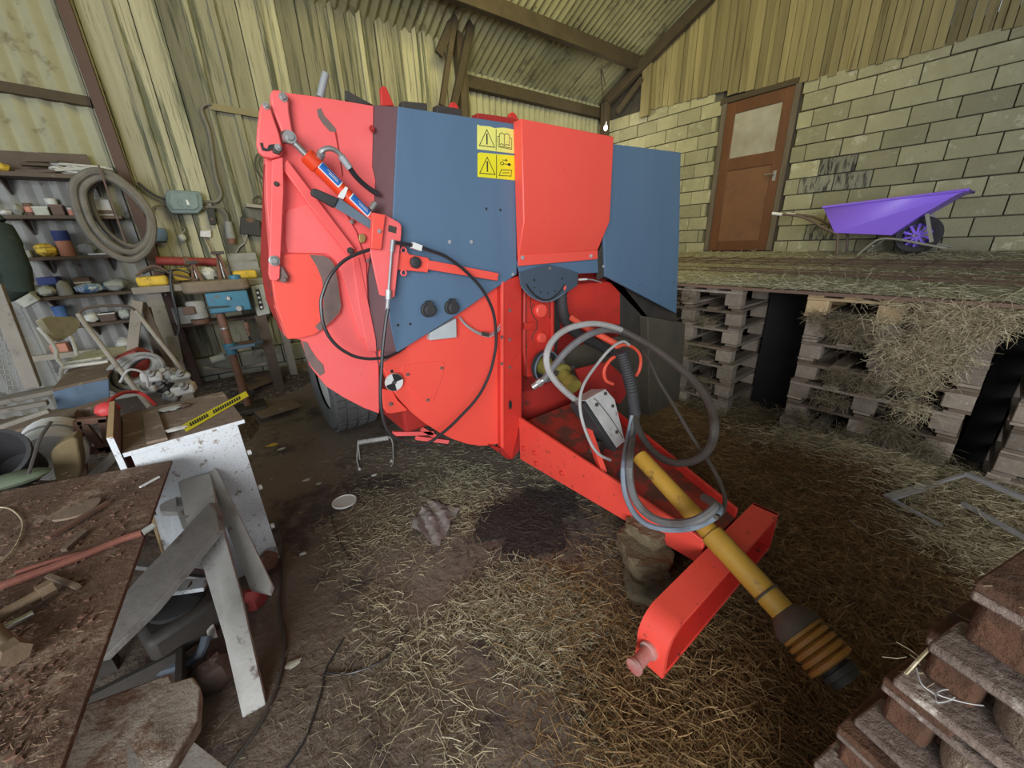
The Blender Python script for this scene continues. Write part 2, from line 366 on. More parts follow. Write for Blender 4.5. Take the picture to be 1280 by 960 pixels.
# gable wall: courses of blocks, planks above
wr = struct('wall_right', (XR, 0, 0))
DY0, DY1 = W(962, 315, x=XR).y, W(882, 312, x=XR).y     # door opening between these
BH = 0.2035; ZB = 1.305
part('mortar_bed', G().span((XR+0.035, -4.0, 0.0), (XR+0.10, DY0-0.05, 3.62)), MORTAR, wr)
part('mortar_bed', G().span((XR+0.035, DY1+0.05, 0.0), (XR+0.10, YC+0.1, 3.95)), MORTAR, wr)
shared = {}
def brick_at(y0, y1, z0, z1, mt, dx):
    part('block', G().box((XR+0.04+dx, (y0+y1)/2, (z0+z1)/2), (0.10, y1-y0, z1-z0)), mt, wr, bev=0.007)
rg = random.Random(11)
def toff(y):   # height of the top of the blockwork, read off the boards' lower edge
    if y > DY1: return 3.66+0.055*(y-DY1)
    return 3.49-0.02*(DY0-y)
for k in range(-1, 12):
    z = ZB+k*BH
    y = -1.3-(0.195 if k % 2 else 0)
    while y < YC:
        y1 = y+0.39; a = y+0.005; b = y1-0.005; zt = min(z+BH-0.011, toff((a+b)/2))
        y = y1
        for (c, d) in ((a, min(b, DY0-0.04-0.03*(k % 2))), (max(a, DY1+0.04+0.05*(k % 2)), b)):
            if d-c > 0.05 and zt-z > 0.04 and (d < DY0 or c > DY1):
                if d > YC-0.02: d = YC-0.02
                wy = (c+d)/2
                tar = (k in (4, 5) and 1.0 < wy < 2.2) or (k in (4, 5, 6) and DY1 < wy < DY1+0.5) or (k < 2 and rg.random() < 0.2)
                brick_at(c, d, z+rg.uniform(-.002, .002), zt, BLOCKD if tar and rg.random() < 0.5 else BLOCKM, rg.uniform(-0.014, 0.010))
# planks of the gable
y = -2.3
while y < YC-1.05:
    w = rg.choice((0.07, 0.085, 0.10, 0.12)); ym = y+w/2
    zt = rz(ym)-0.02 if ym > 1.0 else rz(1.0)
    zb = (toff(ym) if ym < DY0 or ym > DY1 else 3.56+0.04*(ym-DY0))-0.03+rg.uniform(-.012, .012)
    dx = rg.uniform(-0.012, 0.012) + (0.014 if rg.random() < 0.5 else -0.006)
    part('plank', G().span((XR-0.03+dx, y+0.003, zb), (XR+0.03, y+w-0.003, zt)), PLANKG, wr, bev=0.003)
    y += w

# door of the gable
DOORW = mat('varnished_brown_door', (0.145, 0.056, 0.024), (0.09, 0.036, 0.016), rough=0.45, scale=4, stretch=(3, 3, 0.5), amt=0.4, bump=0.08, rnd=0.05, dirt=(0.09, 0.04, 0.02), dirt_at=0.66, dscale=6)
DOORP = mat('rust_brown_door_panel', (0.19, 0.082, 0.036), (0.13, 0.06, 0.03), rough=0.6, scale=5, amt=0.4, bump=0.08, rnd=0, dirt=(0.12, 0.055, 0.03), dirt_at=0.6, dscale=5)
FRAMEW = mat('grey_weathered_frame', (0.15, 0.12, 0.09), (0.09, 0.07, 0.05), rough=0.9, scale=5, stretch=(3, 3, .5), bump=0.3)
FROST = mat('frosted_dirty_pane', (0.24, 0.21, 0.165), (0.42, 0.40, 0.35), rough=0.25, scale=3, amt=0.5, bump=0.02, rnd=0)
d1 = struct('door_1', (XR, (DY0+DY1)/2, 1.37))
TR, TL, BL, BR = (W(p[0], p[1], x=XR) for p in ((995, 112), (906, 125), (886, 312), (957, 314)))
ya, yb, zb, zt = DY0+0.05, DY1-0.05, 1.37, (TR.z+TL.z)/2
part('door_frame', G().span((XR-0.03, ya-0.07, zb), (XR+0.08, ya, zt+0.07)), FRAMEW, d1, bev=0.004)
part('door_frame', G().span((XR-0.03, yb, zb), (XR+0.08, yb+0.07, zt+0.07)), FRAMEW, d1, bev=0.004)
part('door_frame', G().span((XR-0.035, ya-0.10, zt), (XR+0.08, yb+0.10, zt+0.07)), BEAM, d1, bev=0.004)
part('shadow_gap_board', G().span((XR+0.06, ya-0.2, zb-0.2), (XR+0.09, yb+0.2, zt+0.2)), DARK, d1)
dxx = (XR-0.005, XR+0.04); st = 0.13
g1 = W(924, 150, x=XR).z; gl = 2.72
part('stile', G().span((dxx[0], ya, zb), (dxx[1], ya+st, zt)), DOORW, d1, bev=0.004)
part('stile', G().span((dxx[0], yb-st, zb), (dxx[1], yb, zt)), DOORW, d1, bev=0.004)
for (za_, zb_) in ((zb, zb+0.15), (gl-0.17, gl), (zt-0.16, zt)):
    part('rail', G().span((dxx[0], ya+st, za_), (dxx[1], yb-st, zb_)), DOORW, d1, bev=0.004)
part('door_panel', G().span((XR+0.012, ya+st, zb+0.15), (XR+0.03, yb-st, gl-0.17)), DOORP, d1, 'scuffed brown lower panel')
part('pane', G().span((XR+0.012, ya+st, gl), (XR+0.022, yb-st, zt-0.16)), FROST, d1, 'dusty frosted glass')
hy = ya+0.07; hz = 2.42
h = part('door_handle', G().cyl((XR-0.005, hy, hz), (XR-0.05, hy, hz), 0.009).cyl((XR-0.05, hy-0.005, hz), (XR-0.05, hy+0.12, hz-0.004), 0.009).span((XR-0.009, hy-0.02, hz-0.09), (XR-0.004, hy+0.02, hz+0.04)), STEEL, d1, 'steel lever handle')

# hanging bulb in the corner
lb = thing('light_bulb', 'lit bare bulb hanging from a cable in the far corner beside the block wall', 'light bulb', W(757, 160, y=5.1))
q = wloc(lb)
part('bulb', G().blob(q+V((0, 0, 0.0)), (0.06, 0.06, 0.085), 12, 8), mat('lit_bulb', (1, 1, 1), bump=0, rnd=0, emit=(1, 0.97, 0.9, 14)), lb)
part('socket', G().cyl(q+V((0, 0, 0.04)), q+V((0, 0, 0.10)), 0.022, 0.016), BLACK, lb)
part('cable', G().tube([q+V((0, 0, 0.1)), q+V((0.01, 0.1, 0.5)), q+V((0.06, 0.2, 0.9)), V((q.x+0.2, q.y+0.2, rz(q.y+0.2)-0.16))], 0.006), CABLE, lb)
bl = bpy.data.lights.new('bulb_light', 'POINT'); bl.energy = 12; bl.color = (1, 0.93, 0.75); bl.shadow_soft_size = 0.05
blo = bpy.data.objects.new('bulb_light', bl); COL.objects.link(blo); blo.location = q+V((-0.02, -0.09, 0))

# ================================================================== the baler
FY = 1.84                                     # its front face
baler = thing('baler', 'large red and blue stationary round baler parked in the middle of the barn', 'baler', (1.9, 2.6, 0))
def pl(name, pts, y, mt, parent=baler, t=0.02, label=None, bev=0.003, sm=0, stuff=False):
    """steel plate whose outline lies at depth y, t thick going back; a third number in a point is its own depth"""
    P = [W(p[0], p[1], y=(p[2] if len(p) > 2 else y)) for p in pts]
    if sm: P = smooth(P, sm, True)
    return part(name, G().plate(P, (0, t, 0)), mt, parent, label, bev)
def bolt(px, py, y, r=0.012, mt=None, parent=baler, name='bolt', h=0.014, label=None):
    p = W(px, py, y=y); r *= 0.66; h *= .8
    g = G().cyl(p, p+V((0, -0.003, 0)), r*1.45, n=14).lathe([(r, 0.0), (r, h*0.8), (r*0.8, h)], p, (0, -1, 0), 6)
    return part(name, g, mt or STEEL, parent, label)

# body behind the plates
part('chamber_body', G().span((0.72, FY+0.13, 0.62), (3.0, 4.1, 2.0)), DRED, baler, 'dark red chamber body', bev=0.02)
part('axle', G().cyl((0.7, 3.75, 0.46), (3.3, 3.75, 0.46), 0.05), DARK, baler)
part('under_frame', G().span((1.2, 2.2, 0.36), (1.34, 3.9, 0.62)), DRED, baler)
part('under_frame', G().span((2.4, 2.2, 0.36), (2.54, 3.9, 0.62)), DRED, baler)

# tailgate half
pl('tailgate_plate', [(345, 114), (400, 121), (467, 132), (470, 200), (470, 300), (473, 400), (474, 517), (455, 510), (430, 497), (408, 483), (390, 460), (378, 425), (358, 422), (345, 385), (340, 335), (333, 250), (332, 200), (336, 150)], FY+0.08, PINK, t=0.06, label='faded pinkish tailgate plate')
pl('tailgate_side', [(330, 205, FY+.10), (337, 205, FY+.085), (341, 335, FY+.085), (345, 386, FY+.085), (358, 422, FY+.085), (350, 412, FY+.40), (333, 375, FY+.40), (326, 330, FY+.30)], FY, DRED, t=0.02)
pl('roller_guard', [(350, 318), (390, 317), (404, 318.5), (412, 322), (419, 330), (423, 350), (427.5, 383), (425, 392), (416, 402), (405, 411), (392, 419), (375, 423), (360, 424), (352, 402), (343, 372), (338, 335)], FY+0.055, RED, t=0.03, label='bright red roller guard plate')
pl('worn_patch', [(387, 318.5), (404, 319.5), (412, 323), (418, 331), (422, 350), (426.5, 383), (424, 391), (415, 401), (405, 410), (399, 414), (394, 408), (402, 400), (404, 385), (405, 365), (402, 348), (396, 333)], FY+0.053, WORN, t=0.001, bev=0, label='paint worn down to brown metal')
pl('worn_patch', [(378, 426), (384, 428), (388, 436), (396, 448), (404, 456), (406, 466), (400, 470), (390, 459), (382, 446)], FY+0.078, WORN, t=0.001, bev=0)
pl('worn_patch', [(396, 137), (401, 135), (405, 144), (413, 153), (420, 161), (420, 165), (412, 164), (403, 154), (398, 146)], FY+0.078, WORN, t=0.001, bev=0)
pl('inner_plate', [(360, 262), (371, 259), (392, 252), (408, 246), (420, 255), (430, 262), (446, 290), (458, 330), (460, 380), (464, 424), (452, 424), (441, 390), (430, 350), (420, 325), (408, 317), (360, 316), (357, 300), (357, 268)], FY+0.066, PINK, t=0.02, label='overlapping inner tailgate plate', bev=0.003)
pl('seam_strip', [(440, 322), (449, 322), (470, 424), (471, 440), (460, 440), (449, 385)], FY+0.062, PINK, t=0.01)
pl('seam_weld', [(418.5, 165), (420.5, 165), (429, 218), (428, 222), (424, 195)], FY+0.077, DRED, t=0.002, bev=0)
# arms and links on the left
pl('tailgate_link', [(325, 135), (328, 129), (334, 127), (338, 132), (343, 148), (350, 168), (353, 182), (354, 190), (350, 196), (340, 198), (330, 196), (324, 190), (321, 180), (322, 160)], FY+0.03, PINK, t=0.03, bev=0.006)
pl('pivot_plate', [(338, 118), (341, 112), (348, 112), (358, 117), (361, 124), (362, 140), (365, 158), (368, 172), (362, 178), (355, 172), (347, 152), (340, 135)], FY+0.045, PINK, t=0.03, bev=0.006)
pl('hook_slot', [(325, 179), (328, 178), (329, 184), (334, 186), (336, 181), (342, 180), (342, 187), (334, 189), (328, 188)], FY+0.026, INK, t=0.003, bev=0)
pl('lock_pawl', [(342, 180), (350, 180), (354, 187), (349, 193), (341, 190)], FY+0.015, DARK, t=0.016)
pl('vertical_arm', [(340, 200), (354, 196), (355, 240), (350, 348), (345, 352), (338, 350), (336, 342)], FY+0.02, PINK, t=0.025, bev=0.004)
pl('diagonal_arm', [(351, 207), (359, 199), (400, 253), (444, 311), (441, 319), (435, 319), (392, 264)], FY+0.035, PINK, t=0.02, bev=0.004)
pl('crank_strap', [(345, 336), (350, 329), (355, 336), (361, 346), (357, 354), (350, 352)], FY+0.03, WORN, t=0.015)
for (px, py, y, r, mt) in ((354, 121.5, FY+.045, .016, STEEL), (332.5, 132.5, FY+.03, .012, STEEL), (347.5, 184, FY+.015, .012, STEEL), (345.5, 230, FY+.02, .010, DARK), (438, 313.5, FY+.035, .016, DARK), (355, 349.5, FY+.03, .013, WORN), (440, 277, FY+.065, .011, STEEL), (460, 326, FY+.06, .009, STEEL)):
    bolt(px, py, y, r, mt)
p = W(342.5, 326, y=FY+.02)
part('bearing', G().lathe([(0.020, 0), (0.020, 0.010), (0.015, 0.011), (0.015, 0.005), (0.010, 0.006), (0.010, 0.016)], p, (0, -1, 0), 20), STEEL, baler)
pl('brass_latch', [(449, 293), (455, 292), (458, 297), (456, 303), (451, 304), (449, 299)], FY+.06, mat('old_brass', (0.42, 0.33, 0.12), rough=0.5, metal=0.4, rnd=0), t=0.01)

# hydraulic cylinder of the tailgate
cy = FY-0.015
A0, A1 = W(382, 193, y=cy), W(466, 277, y=cy)
ax = (A1-A0).normalized(); REDO = mat('orange_red_cylinder_paint', (0.75, 0.055, 0.012), rough=0.35, scale=3, amt=.2, bump=0.02, rnd=0)
cyl = part('hydraulic_cylinder', G().lathe([(0.024, 0), (0.031, 0.006), (0.031, 0.05), (0.027, 0.054), (0.027, (A1-A0).length-0.03), (0.031, (A1-A0).length-0.02), (0.031, (A1-A0).length)], A0, ax, 22), REDO, baler, 'orange-red hydraulic cylinder')
E0 = W(361.5, 172, y=cy)
part('rod', G().cyl(E0, A0, 0.012), STEEL, cyl, 'bright steel piston rod')
part('rod_eye', G().lathe([(0.022, -.014), (0.022, .014)], E0, (0, 1, 0), 18).lathe([(0.012, 0.014), (0.012, 0.024)], E0, (0, -1, 0), 12), STEEL, cyl)
part('clevis', G().plate(PX([(351, 165), (357, 162), (366, 170), (362, 180), (354, 178)], y=cy+0.02), (0, 0.015, 0)), DARK, cyl)
sd = ax.cross(V((0, 1, 0))).normalized()
if sd.z < 0: sd = -sd
def cyl_label(c0, L, Wd):
    c = A0+ax*c0; g = G(); k = 6; vs = []; rr = 0.0285
    for i in range(k+1):
        a = R(-20+75*i/k)      # wraps the barrel
        o = sd*(math.sin(a)*rr)+V((0, -1, 0))*(math.cos(a)*rr)
        vs += [c+o, c+o+ax*L]
    g.add(vs, [(2*i, 2*i+1, 2*i+3, 2*i+2) for i in range(k)]); return g, c
for (c0, L) in ((0.055, 0.088), ((A1-A0).length-0.125, 0.088)):
    g, c = cyl_label(c0-0.005, L+0.01, 0.04); part('label', g, WHITE, cyl, 'white bordered blue maker label')
    g2 = G(); rr = 0.0292; vs = []
    for i in range(7):
        a = R(-13+61*i/6); o = sd*(math.sin(a)*rr)+V((0, -1, 0))*(math.cos(a)*rr)
        vs += [A0+ax*c0+o, A0+ax*(c0+L)+o]
    g2.add(vs, [(2*i, 2*i+1, 2*i+3, 2*i+2) for i in range(6)]); part('label_field', g2, LABELBLUE, cyl)
    g3 = G(); rr = 0.0297      # two faint lines of white print
    for (aa, s0, s1) in ((24, .30, .88), (10, .42, .92)):
        n_ = 9
        for j in range(n_):
            s = s0+(s1-s0)*j/n_; e = s+(s1-s0)/n_*0.7
            v4 = []
            for (a_, t_) in ((aa-3.5, s), (aa-3.5, e), (aa+3.5, e), (aa+3.5, s)):
                o = sd*(math.sin(R(a_))*rr)+V((0, -1, 0))*(math.cos(R(a_))*rr); v4.append(A0+ax*(c0+L*t_)+o)
            g3.add(v4, [(0, 1, 2, 3)])
    part('label_print', g3, WHITE, cyl)
tag_pts = [(425, 241), (432, 233), (435, 235), (432, 244), (429, 249), (422, 246)]
part('torn_sticker', G().plate([W(a_, b_, y=cy-0.029) for a_, b_ in tag_pts], (0, 0.002, 0)), WHITE, cyl, 'torn white sticker')
hs = [W(400, 200, y=cy-.01), W(402, 189, y=cy-.03), W(412, 185.5, y=cy-.035), W(422, 190, y=cy-.03), W(429, 199, y=cy-.025)]
part('hose_elbow', G().tube(hs, 0.010, 10).cyl(W(398, 200, y=cy), W(402, 191, y=cy-.03), 0.015), STEEL, cyl)
part('hose_ferrule', G().cyl(W(426, 195, y=cy-.026), W(437, 210, y=cy-.02), 0.014), GALV, cyl)
part('pressure_hose', G().tube([W(435, 207, y=cy-.02), W(446, 222, y=cy), W(458, 233, y=cy+.02), W(472, 243, y=cy+.03)], 0.011, 10), CABLE, cyl)
part('hose_fitting', G().cyl(W(463, 262, y=cy), W(469, 254, y=cy), 0.014), STEEL, cyl)

# grey flat lever with its grip
lv = pl('flat_lever', [(424, 247), (472, 281), (492, 297), (489, 304), (468, 289), (418, 259)], FY-.05, GREYP, t=0.008, label='grey flat bar lever')
part('grip', G().plate(PX([(389, 240), (391, 236), (394, 235), (424, 248), (418, 260), (390, 244)], y=FY-.058), (0, 0.024, 0)), BLACK, lv, 'dark rubber grip', bev=0.005)

# maroon edge strip and the big blue panel
pl('edge_strip', [(467.5, 131, FY+.07), (498.5, 133, FY), (491, 272, FY), (484, 375, FY), (496, 441, FY), (474, 458, FY+.07), (463, 409, FY+.07), (460, 345, FY+.07), (466, 290, FY+.07), (470, 225, FY+.07), (466, 208, FY+.07)], FY, MAROON, t=0.012, label='dark maroon edge strip')
blue = pl('side_panel', [(498, 133), (645, 155), (646, 343), (614, 364), (571, 394), (530, 420), (496, 441), (488, 405), (484, 375), (487, 320), (491, 272)], FY-.004, BLUE, t=0.02, label='big slate blue left panel with slanted lower edge')
for (px, py) in ((562, 302.5), (589, 302.5), (641, 343)): bolt(px, py, FY-.004, 0.010, GALV, blue)
for (px, py) in ((608, 261), (625.5, 262.5), (497.5, 406.5), (513, 405)):
    p = W(px, py, y=FY-.0045); part('hole', G().cyl(p, p+V((0, .003, 0)), 0.007), INK, blue)
for (px, py) in ((534, 387), (563, 384)):
    p = W(px, py, y=FY-.004)
    s_ = part('socket_cap', G().lathe([(0.038, 0), (0.038, 0.012), (0.031, 0.016), (0.031, 0.040), (0.024, 0.046), (0.010, 0.046)], p, (0, -1, 0), 22).span(p+V((-.012, -.045, .018)), p+V((.012, -.01, .046))).box(p+V((0, -.046, 0)), (0.006, 0.004, 0.04)), BLACK, blue, 'black round socket cap')

# warning stickers
def flat(name, pts, y, mt, parent, label=None): return part(name, G().plate(PX(pts, y=y), (0, 0.001, 0)), mt, parent, label)
def qmap(q, u, v):   # bilinear in a pixel quad tl,tr,br,bl
    a = (q[0][0]*(1-u)+q[1][0]*u, q[0][1]*(1-u)+q[1][1]*u); b = (q[3][0]*(1-u)+q[2][0]*u, q[3][1]*(1-u)+q[2][1]*u)
    return (a[0]*(1-v)+b[0]*v, a[1]*(1-v)+b[1]*v)
def lines(q, segs, y, w=0.0022):
    g = G()
    for s_ in segs:
        P = [W(*qmap(q, *t), y=y) for t in s_]
        for i in range(len(P)-1):
            d = (P[i+1]-P[i]).normalized(); n_ = V((d.z, 0, -d.x))*w
            g.plate([P[i]-n_-d*w, P[i+1]-n_+d*w, P[i+1]+n_+d*w, P[i]+n_-d*w], (0, 0.0008, 0))
    return g
def circ(cx, cy_, r, ar=1.3, n=14): return [(cx+r*math.cos(2*math.pi*i/n), cy_+r*ar*math.sin(2*math.pi*i/n)) for i in range(n+1)]
yq = FY-.0065
TRI = [[(.26, .16), (.47, .84), (.06, .84), (.26, .16)]]
EXC = [[(.262, .36), (.264, .62)], [(.265, .70), (.266, .72)]]
Q1 = [(596.5, 155.5), (643, 161), (643, 192), (596.5, 186.5)]
st1 = flat('warning_sticker', [(596.5, 155.5), (600, 157), (612, 158), (618, 160), (630, 159.5), (643, 162), (643, 192), (596.5, 186.5)], yq, PALEYEL, blue, 'faded yellow sticker with warning triangle and open manual')
part('symbol', lines(Q1, TRI+[[(.51, .10), (.51, .95)]], yq-.001, 0.0016), INK, st1)
part('symbol', lines(Q1, EXC, yq-.001, 0.004), INK, st1)
part('symbol', lines(Q1, [[(.60, .28), (.66, .22), (.73, .28), (.80, .22), (.87, .28), (.87, .70), (.80, .66), (.73, .72), (.66, .66), (.60, .70), (.60, .28)], [(.73, .28), (.73, .72)], [(.60, .36), (.55, .40), (.57, .80), (.93, .84), (.93, .42), (.87, .36)], [(.60, .76), (.90, .79)]], yq-.001, 0.0013), INK, st1)
Q2 = [(597, 190.5), (643.5, 194.5), (643.5, 225.5), (597, 221)]
st2 = flat('warning_sticker', [(597, 192), (599.5, 190.5), (643.5, 194.5), (643.5, 225.5), (597, 221)], yq, YELLOW, blue, 'bright yellow sticker with warning triangle, key and sheet')
part('symbol', lines(Q2, TRI+[[(.51, .05), (.51, .97)]], yq-.001, 0.0018), INK, st2)
part('symbol', lines(Q2, EXC, yq-.001, 0.004), INK, st2)
part('symbol', lines(Q2, [circ(.66, .36, .045), [(.70, .37), (.81, .38)], [(.68, .22), (.76, .22)], [(.76, .18), (.80, .22), (.76, .26), (.76, .18)], [(.64, .62), (.92, .60), (.90, .84), (.58, .86), (.64, .62)], [(.68, .74), (.85, .71)]], yq-.001, 0.0015), INK, st2)
part('symbol', G().plate([W(*qmap(Q2, u, v), y=yq-.001) for u, v in circ(.85, .38, .045)[:-1]], (0, .0008, 0)), INK, st2)

# lever bracket with the threaded cable end
br = pl('lever_bracket', [(466, 266), (481, 268), (499, 278), (502, 282), (502, 292), (498, 330), (493.5, 371), (490, 372.5), (475, 369), (471, 352), (463, 315)], FY-.06, PINK, t=0.012, label='red lever bracket', bev=0.003)
part('flange', G().plate(PX([(466, 265.5), (482, 268.5), (477, 312), (464, 311)], y=FY-.085), (0, 0.024, 0)), RED, br, bev=0.003)
part('slot', G().plate(PX([(486, 281), (496, 284), (495, 292), (485, 289)], y=FY-.0615), (0, 0.001, 0)), DARK, br)
part('bracket_arm', G().bar(W(480, 300, y=FY-.05), W(480, 300, y=FY+.03), 0.05, 0.10), PINK, br)
bolt(474, 289, FY-.085, 0.009, GALV, br)
part('threaded_end', G().cyl(W(491, 300, y=FY-.075), W(489.5, 315, y=FY-.075), 0.010).cyl(W(489.5, 314, y=FY-.075), W(485, 372, y=FY-.075), 0.0055).cyl(W(485.5, 362, y=FY-.075), W(485.2, 374, y=FY-.075), 0.013, n=6).cyl(W(485, 373, y=FY-.075), W(484, 388, y=FY-.075), 0.009), GALV, br, 'threaded steel cable end')
hl = pl('red_handle', [(496, 317), (509, 314), (512, 318), (535, 322), (537, 325), (535, 341), (530, 340), (496, 337)], FY-.04, RED, t=0.014, label='bright red hinged handle')
part('handle_bar', G().plate(PX([(535, 325), (623.5, 341.5), (622, 351), (533.5, 336.5)], y=FY-.045), (0, 0.025, 0)), RED, hl, bev=0.002)
p = W(518, 328, y=FY-.04)
part('star_knob', G().lathe([(0.022, 0), (0.028, 0.006), (0.028, 0.018), (0.020, 0.024), (0.006, 0.025)], p, (0, -1, 0), 8), BLACK, hl, 'black star knob')
for py in (313, 341):
    p = W(504.5, py, y=FY-.04); part('hinge_ring', G().tube([p+V((0.013*math.cos(t*math.pi/4), 0, 0.013*math.sin(t*math.pi/4))) for t in range(8)], 0.004, 6, 2, closed=True), PINK, hl)

# red quarter disc below
disc = pl('quarter_disc', [(474, 440), (520, 400), (600, 360), (627.5, 352), (627.5, 552), (622, 555), (612, 557), (600, 557.5), (584, 555), (566, 549), (548, 540), (531, 529), (515, 516), (503, 503), (494, 492), (487, 479), (481, 465), (475, 452)], FY+.05, RED, t=0.05, label='bright red quarter-disc chamber plate', bev=0.004)
pl('access_cover', [(501, 464), (504, 458), (512, 455), (552, 451), (556, 454), (554, 468), (541, 503), (535, 506), (528, 503), (510, 482)], FY+.046, RED, parent=disc, t=0.005, bev=0.001)
for (px, py) in ((509.5, 468), (552, 460), (534.5, 500)): bolt(px, py, FY+.046, 0.010, WORN, disc)
p = W(490, 464, y=FY+.049); part('hole', G().cyl(p, p+V((0, .003, 0)), 0.009), INK, disc)
p = W(493, 478, y=FY+.02); rr = 0.047
mk = part('marker_disc', G().cyl(p, p+V((0, .01, 0)), rr, n=32), WHITE, baler, 'black and white quartered marker disc')
for q0 in (8, 188):
    g = G().plate([p+V((0, -.001, 0))]+[p+V((rr*.98*math.cos(R(q0+t*10)), -.001, rr*.98*math.sin(R(q0+t*10)))) for t in range(10)], (0, .0008, 0)); part('black_quarter', g, INK, mk)
part('centre_rivet', G().cyl(p+V((0, -.004, 0)), p, 0.006), STEEL, mk)
part('stalk', G().cyl(p, p+V((0, 0.05, 0)), 0.012), STEEL, mk)
pl('lower_lug', [(477, 486), (490, 488), (497, 500), (510, 513), (506, 514), (490, 517), (484, 516.5), (478, 508)], FY+.075, RED, t=0.02)
bolt(488.5, 505, FY+.075, 0.012, WORN)
pl('grey_box', [(537.5, 425.5), (571, 422), (570.5, 398), (552, 408), (538, 416)], FY+.01, mat('pale_grey_plastic', (0.50, 0.54, 0.55), rough=0.5, bump=0.02, rnd=0), t=0.04, label='pale grey junction box half behind the panel')
for k, (dx, dy) in enumerate(((0, 0), (3, 4))):
    part('thin_wire', G().tube([W(x_+dx*.4, y_+dy*.6, y=FY+.02) for x_, y_ in ((574, 396), (583, 406), (597, 415), (612, 418), (624, 408), (630, 390), (632, 366), (634, 350))], 0.0045, 6), GALV, baler, stuff=False)
part('cable_clip', G().bar(W(603, 417, y=FY+.01), W(610, 418.5, y=FY+.01), 0.022, 0.022), DARK, baler)

# looping control cables
def cab(pts, y0, r, mt, name='control_cable', label=None, parent=baler):
    return part(name, G().tube([W(p[0], p[1], y=(p[2] if len(p) > 2 else y0)) for p in pts], r, 8), mt, parent, label)
cab([(464, 311.5), (447, 317), (430, 326), (417, 339), (409, 352), (402, 372), (401.5, 386), (404, 404), (411, 420), (421, 432), (432, 440), (445, 446), (460, 448.5), (472, 448), (485, 446), (496, 441, FY), (506, 434, FY+.03)], FY-.05, 0.0075, CABLE, label='black cable loop on the tailgate side')
cab([(485, 386), (482.5, 400), (480, 420), (478, 440), (477, 460), (475.5, 487), (476.5, 508), (480, 527), (487, 541), (500, 550), (521, 556), (536, 553), (547, 546), (563, 533), (577, 519), (592, 503), (603, 487), (612, 467), (617, 449), (620, 430), (619.5, 410), (617, 392), (611, 376), (603, 362), (594, 351), (582, 339), (571, 330), (556, 320), (540, 314), (522, 308), (503, 304.5), (494, 303)], FY-.09, 0.0085, CABLE, label='long black cable hanging in a big loop to the ground')
part('cable_tag', G().bar(W(515, 306.5, y=FY-.09), W(526, 310.5, y=FY-.09), 0.026, 0.026), WHITE, baler, 'white tag on the cable')

# front column, gear side
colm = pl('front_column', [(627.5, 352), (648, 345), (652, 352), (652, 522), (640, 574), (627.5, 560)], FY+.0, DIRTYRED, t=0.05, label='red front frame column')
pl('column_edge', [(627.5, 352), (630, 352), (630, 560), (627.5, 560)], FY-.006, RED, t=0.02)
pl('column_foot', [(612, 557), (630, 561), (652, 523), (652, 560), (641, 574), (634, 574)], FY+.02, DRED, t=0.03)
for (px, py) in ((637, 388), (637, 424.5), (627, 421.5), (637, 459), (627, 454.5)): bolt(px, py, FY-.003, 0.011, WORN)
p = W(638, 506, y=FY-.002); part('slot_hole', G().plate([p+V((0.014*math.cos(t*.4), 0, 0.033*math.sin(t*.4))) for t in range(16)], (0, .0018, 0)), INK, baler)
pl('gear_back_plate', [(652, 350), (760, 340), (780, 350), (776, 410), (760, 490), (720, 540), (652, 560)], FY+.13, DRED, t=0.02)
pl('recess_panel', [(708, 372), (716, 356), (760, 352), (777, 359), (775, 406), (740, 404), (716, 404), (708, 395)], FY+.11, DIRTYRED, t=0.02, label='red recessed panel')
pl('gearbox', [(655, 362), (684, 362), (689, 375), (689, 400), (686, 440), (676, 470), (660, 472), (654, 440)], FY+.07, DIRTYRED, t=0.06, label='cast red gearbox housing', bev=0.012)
for (px, py, r) in ((675, 388, .047), (676, 422, .036), (663, 407, .014)):
    p = W(px, py, y=FY+.07); part('boss', G().lathe([(r, -.01), (r, 0.016), (r*.85, 0.024), (r*.3, 0.024)], p, (0, -1, 0), 24), RED if r > .02 else DIRTYRED, baler)
for (px, py) in ((658, 375), (658, 398), (659, 425), (659, 452), (670, 448), (684, 407)): bolt(px, py, FY+.07, 0.009, DIRTYRED)
pl('rib', [(690, 362), (693, 362), (693, 470), (690, 470)], FY+.05, DIRTYRED, t=0.08)

for (a_, b_) in (((658, 362), (658, 470)), ((664, 365), (663, 385)), ((686, 372), (687, 398))):
    part('casting_groove', G().bar(W(a_[0], a_[1], y=FY+.068), W(b_[0], b_[1], y=FY+.068), 0.004, 0.004), DARK, baler)
part('casting_groove', G().tube([W(a_, b_, y=FY+.068) for a_, b_ in ((668, 380), (664, 387), (667, 396), (671, 401), (671, 411), (666, 418), (665, 426))], .003, 5, 3), DARK, baler)
pl('casting_nub', [(656, 404), (668, 402), (672, 408), (668, 413), (656, 412)], FY+.055, DIRTYRED, t=.02, bev=.003)
pl('dark_gap', [(692, 352), (700, 352), (702, 395), (696, 440), (692, 440)], FY+.125, DARK, t=.004)
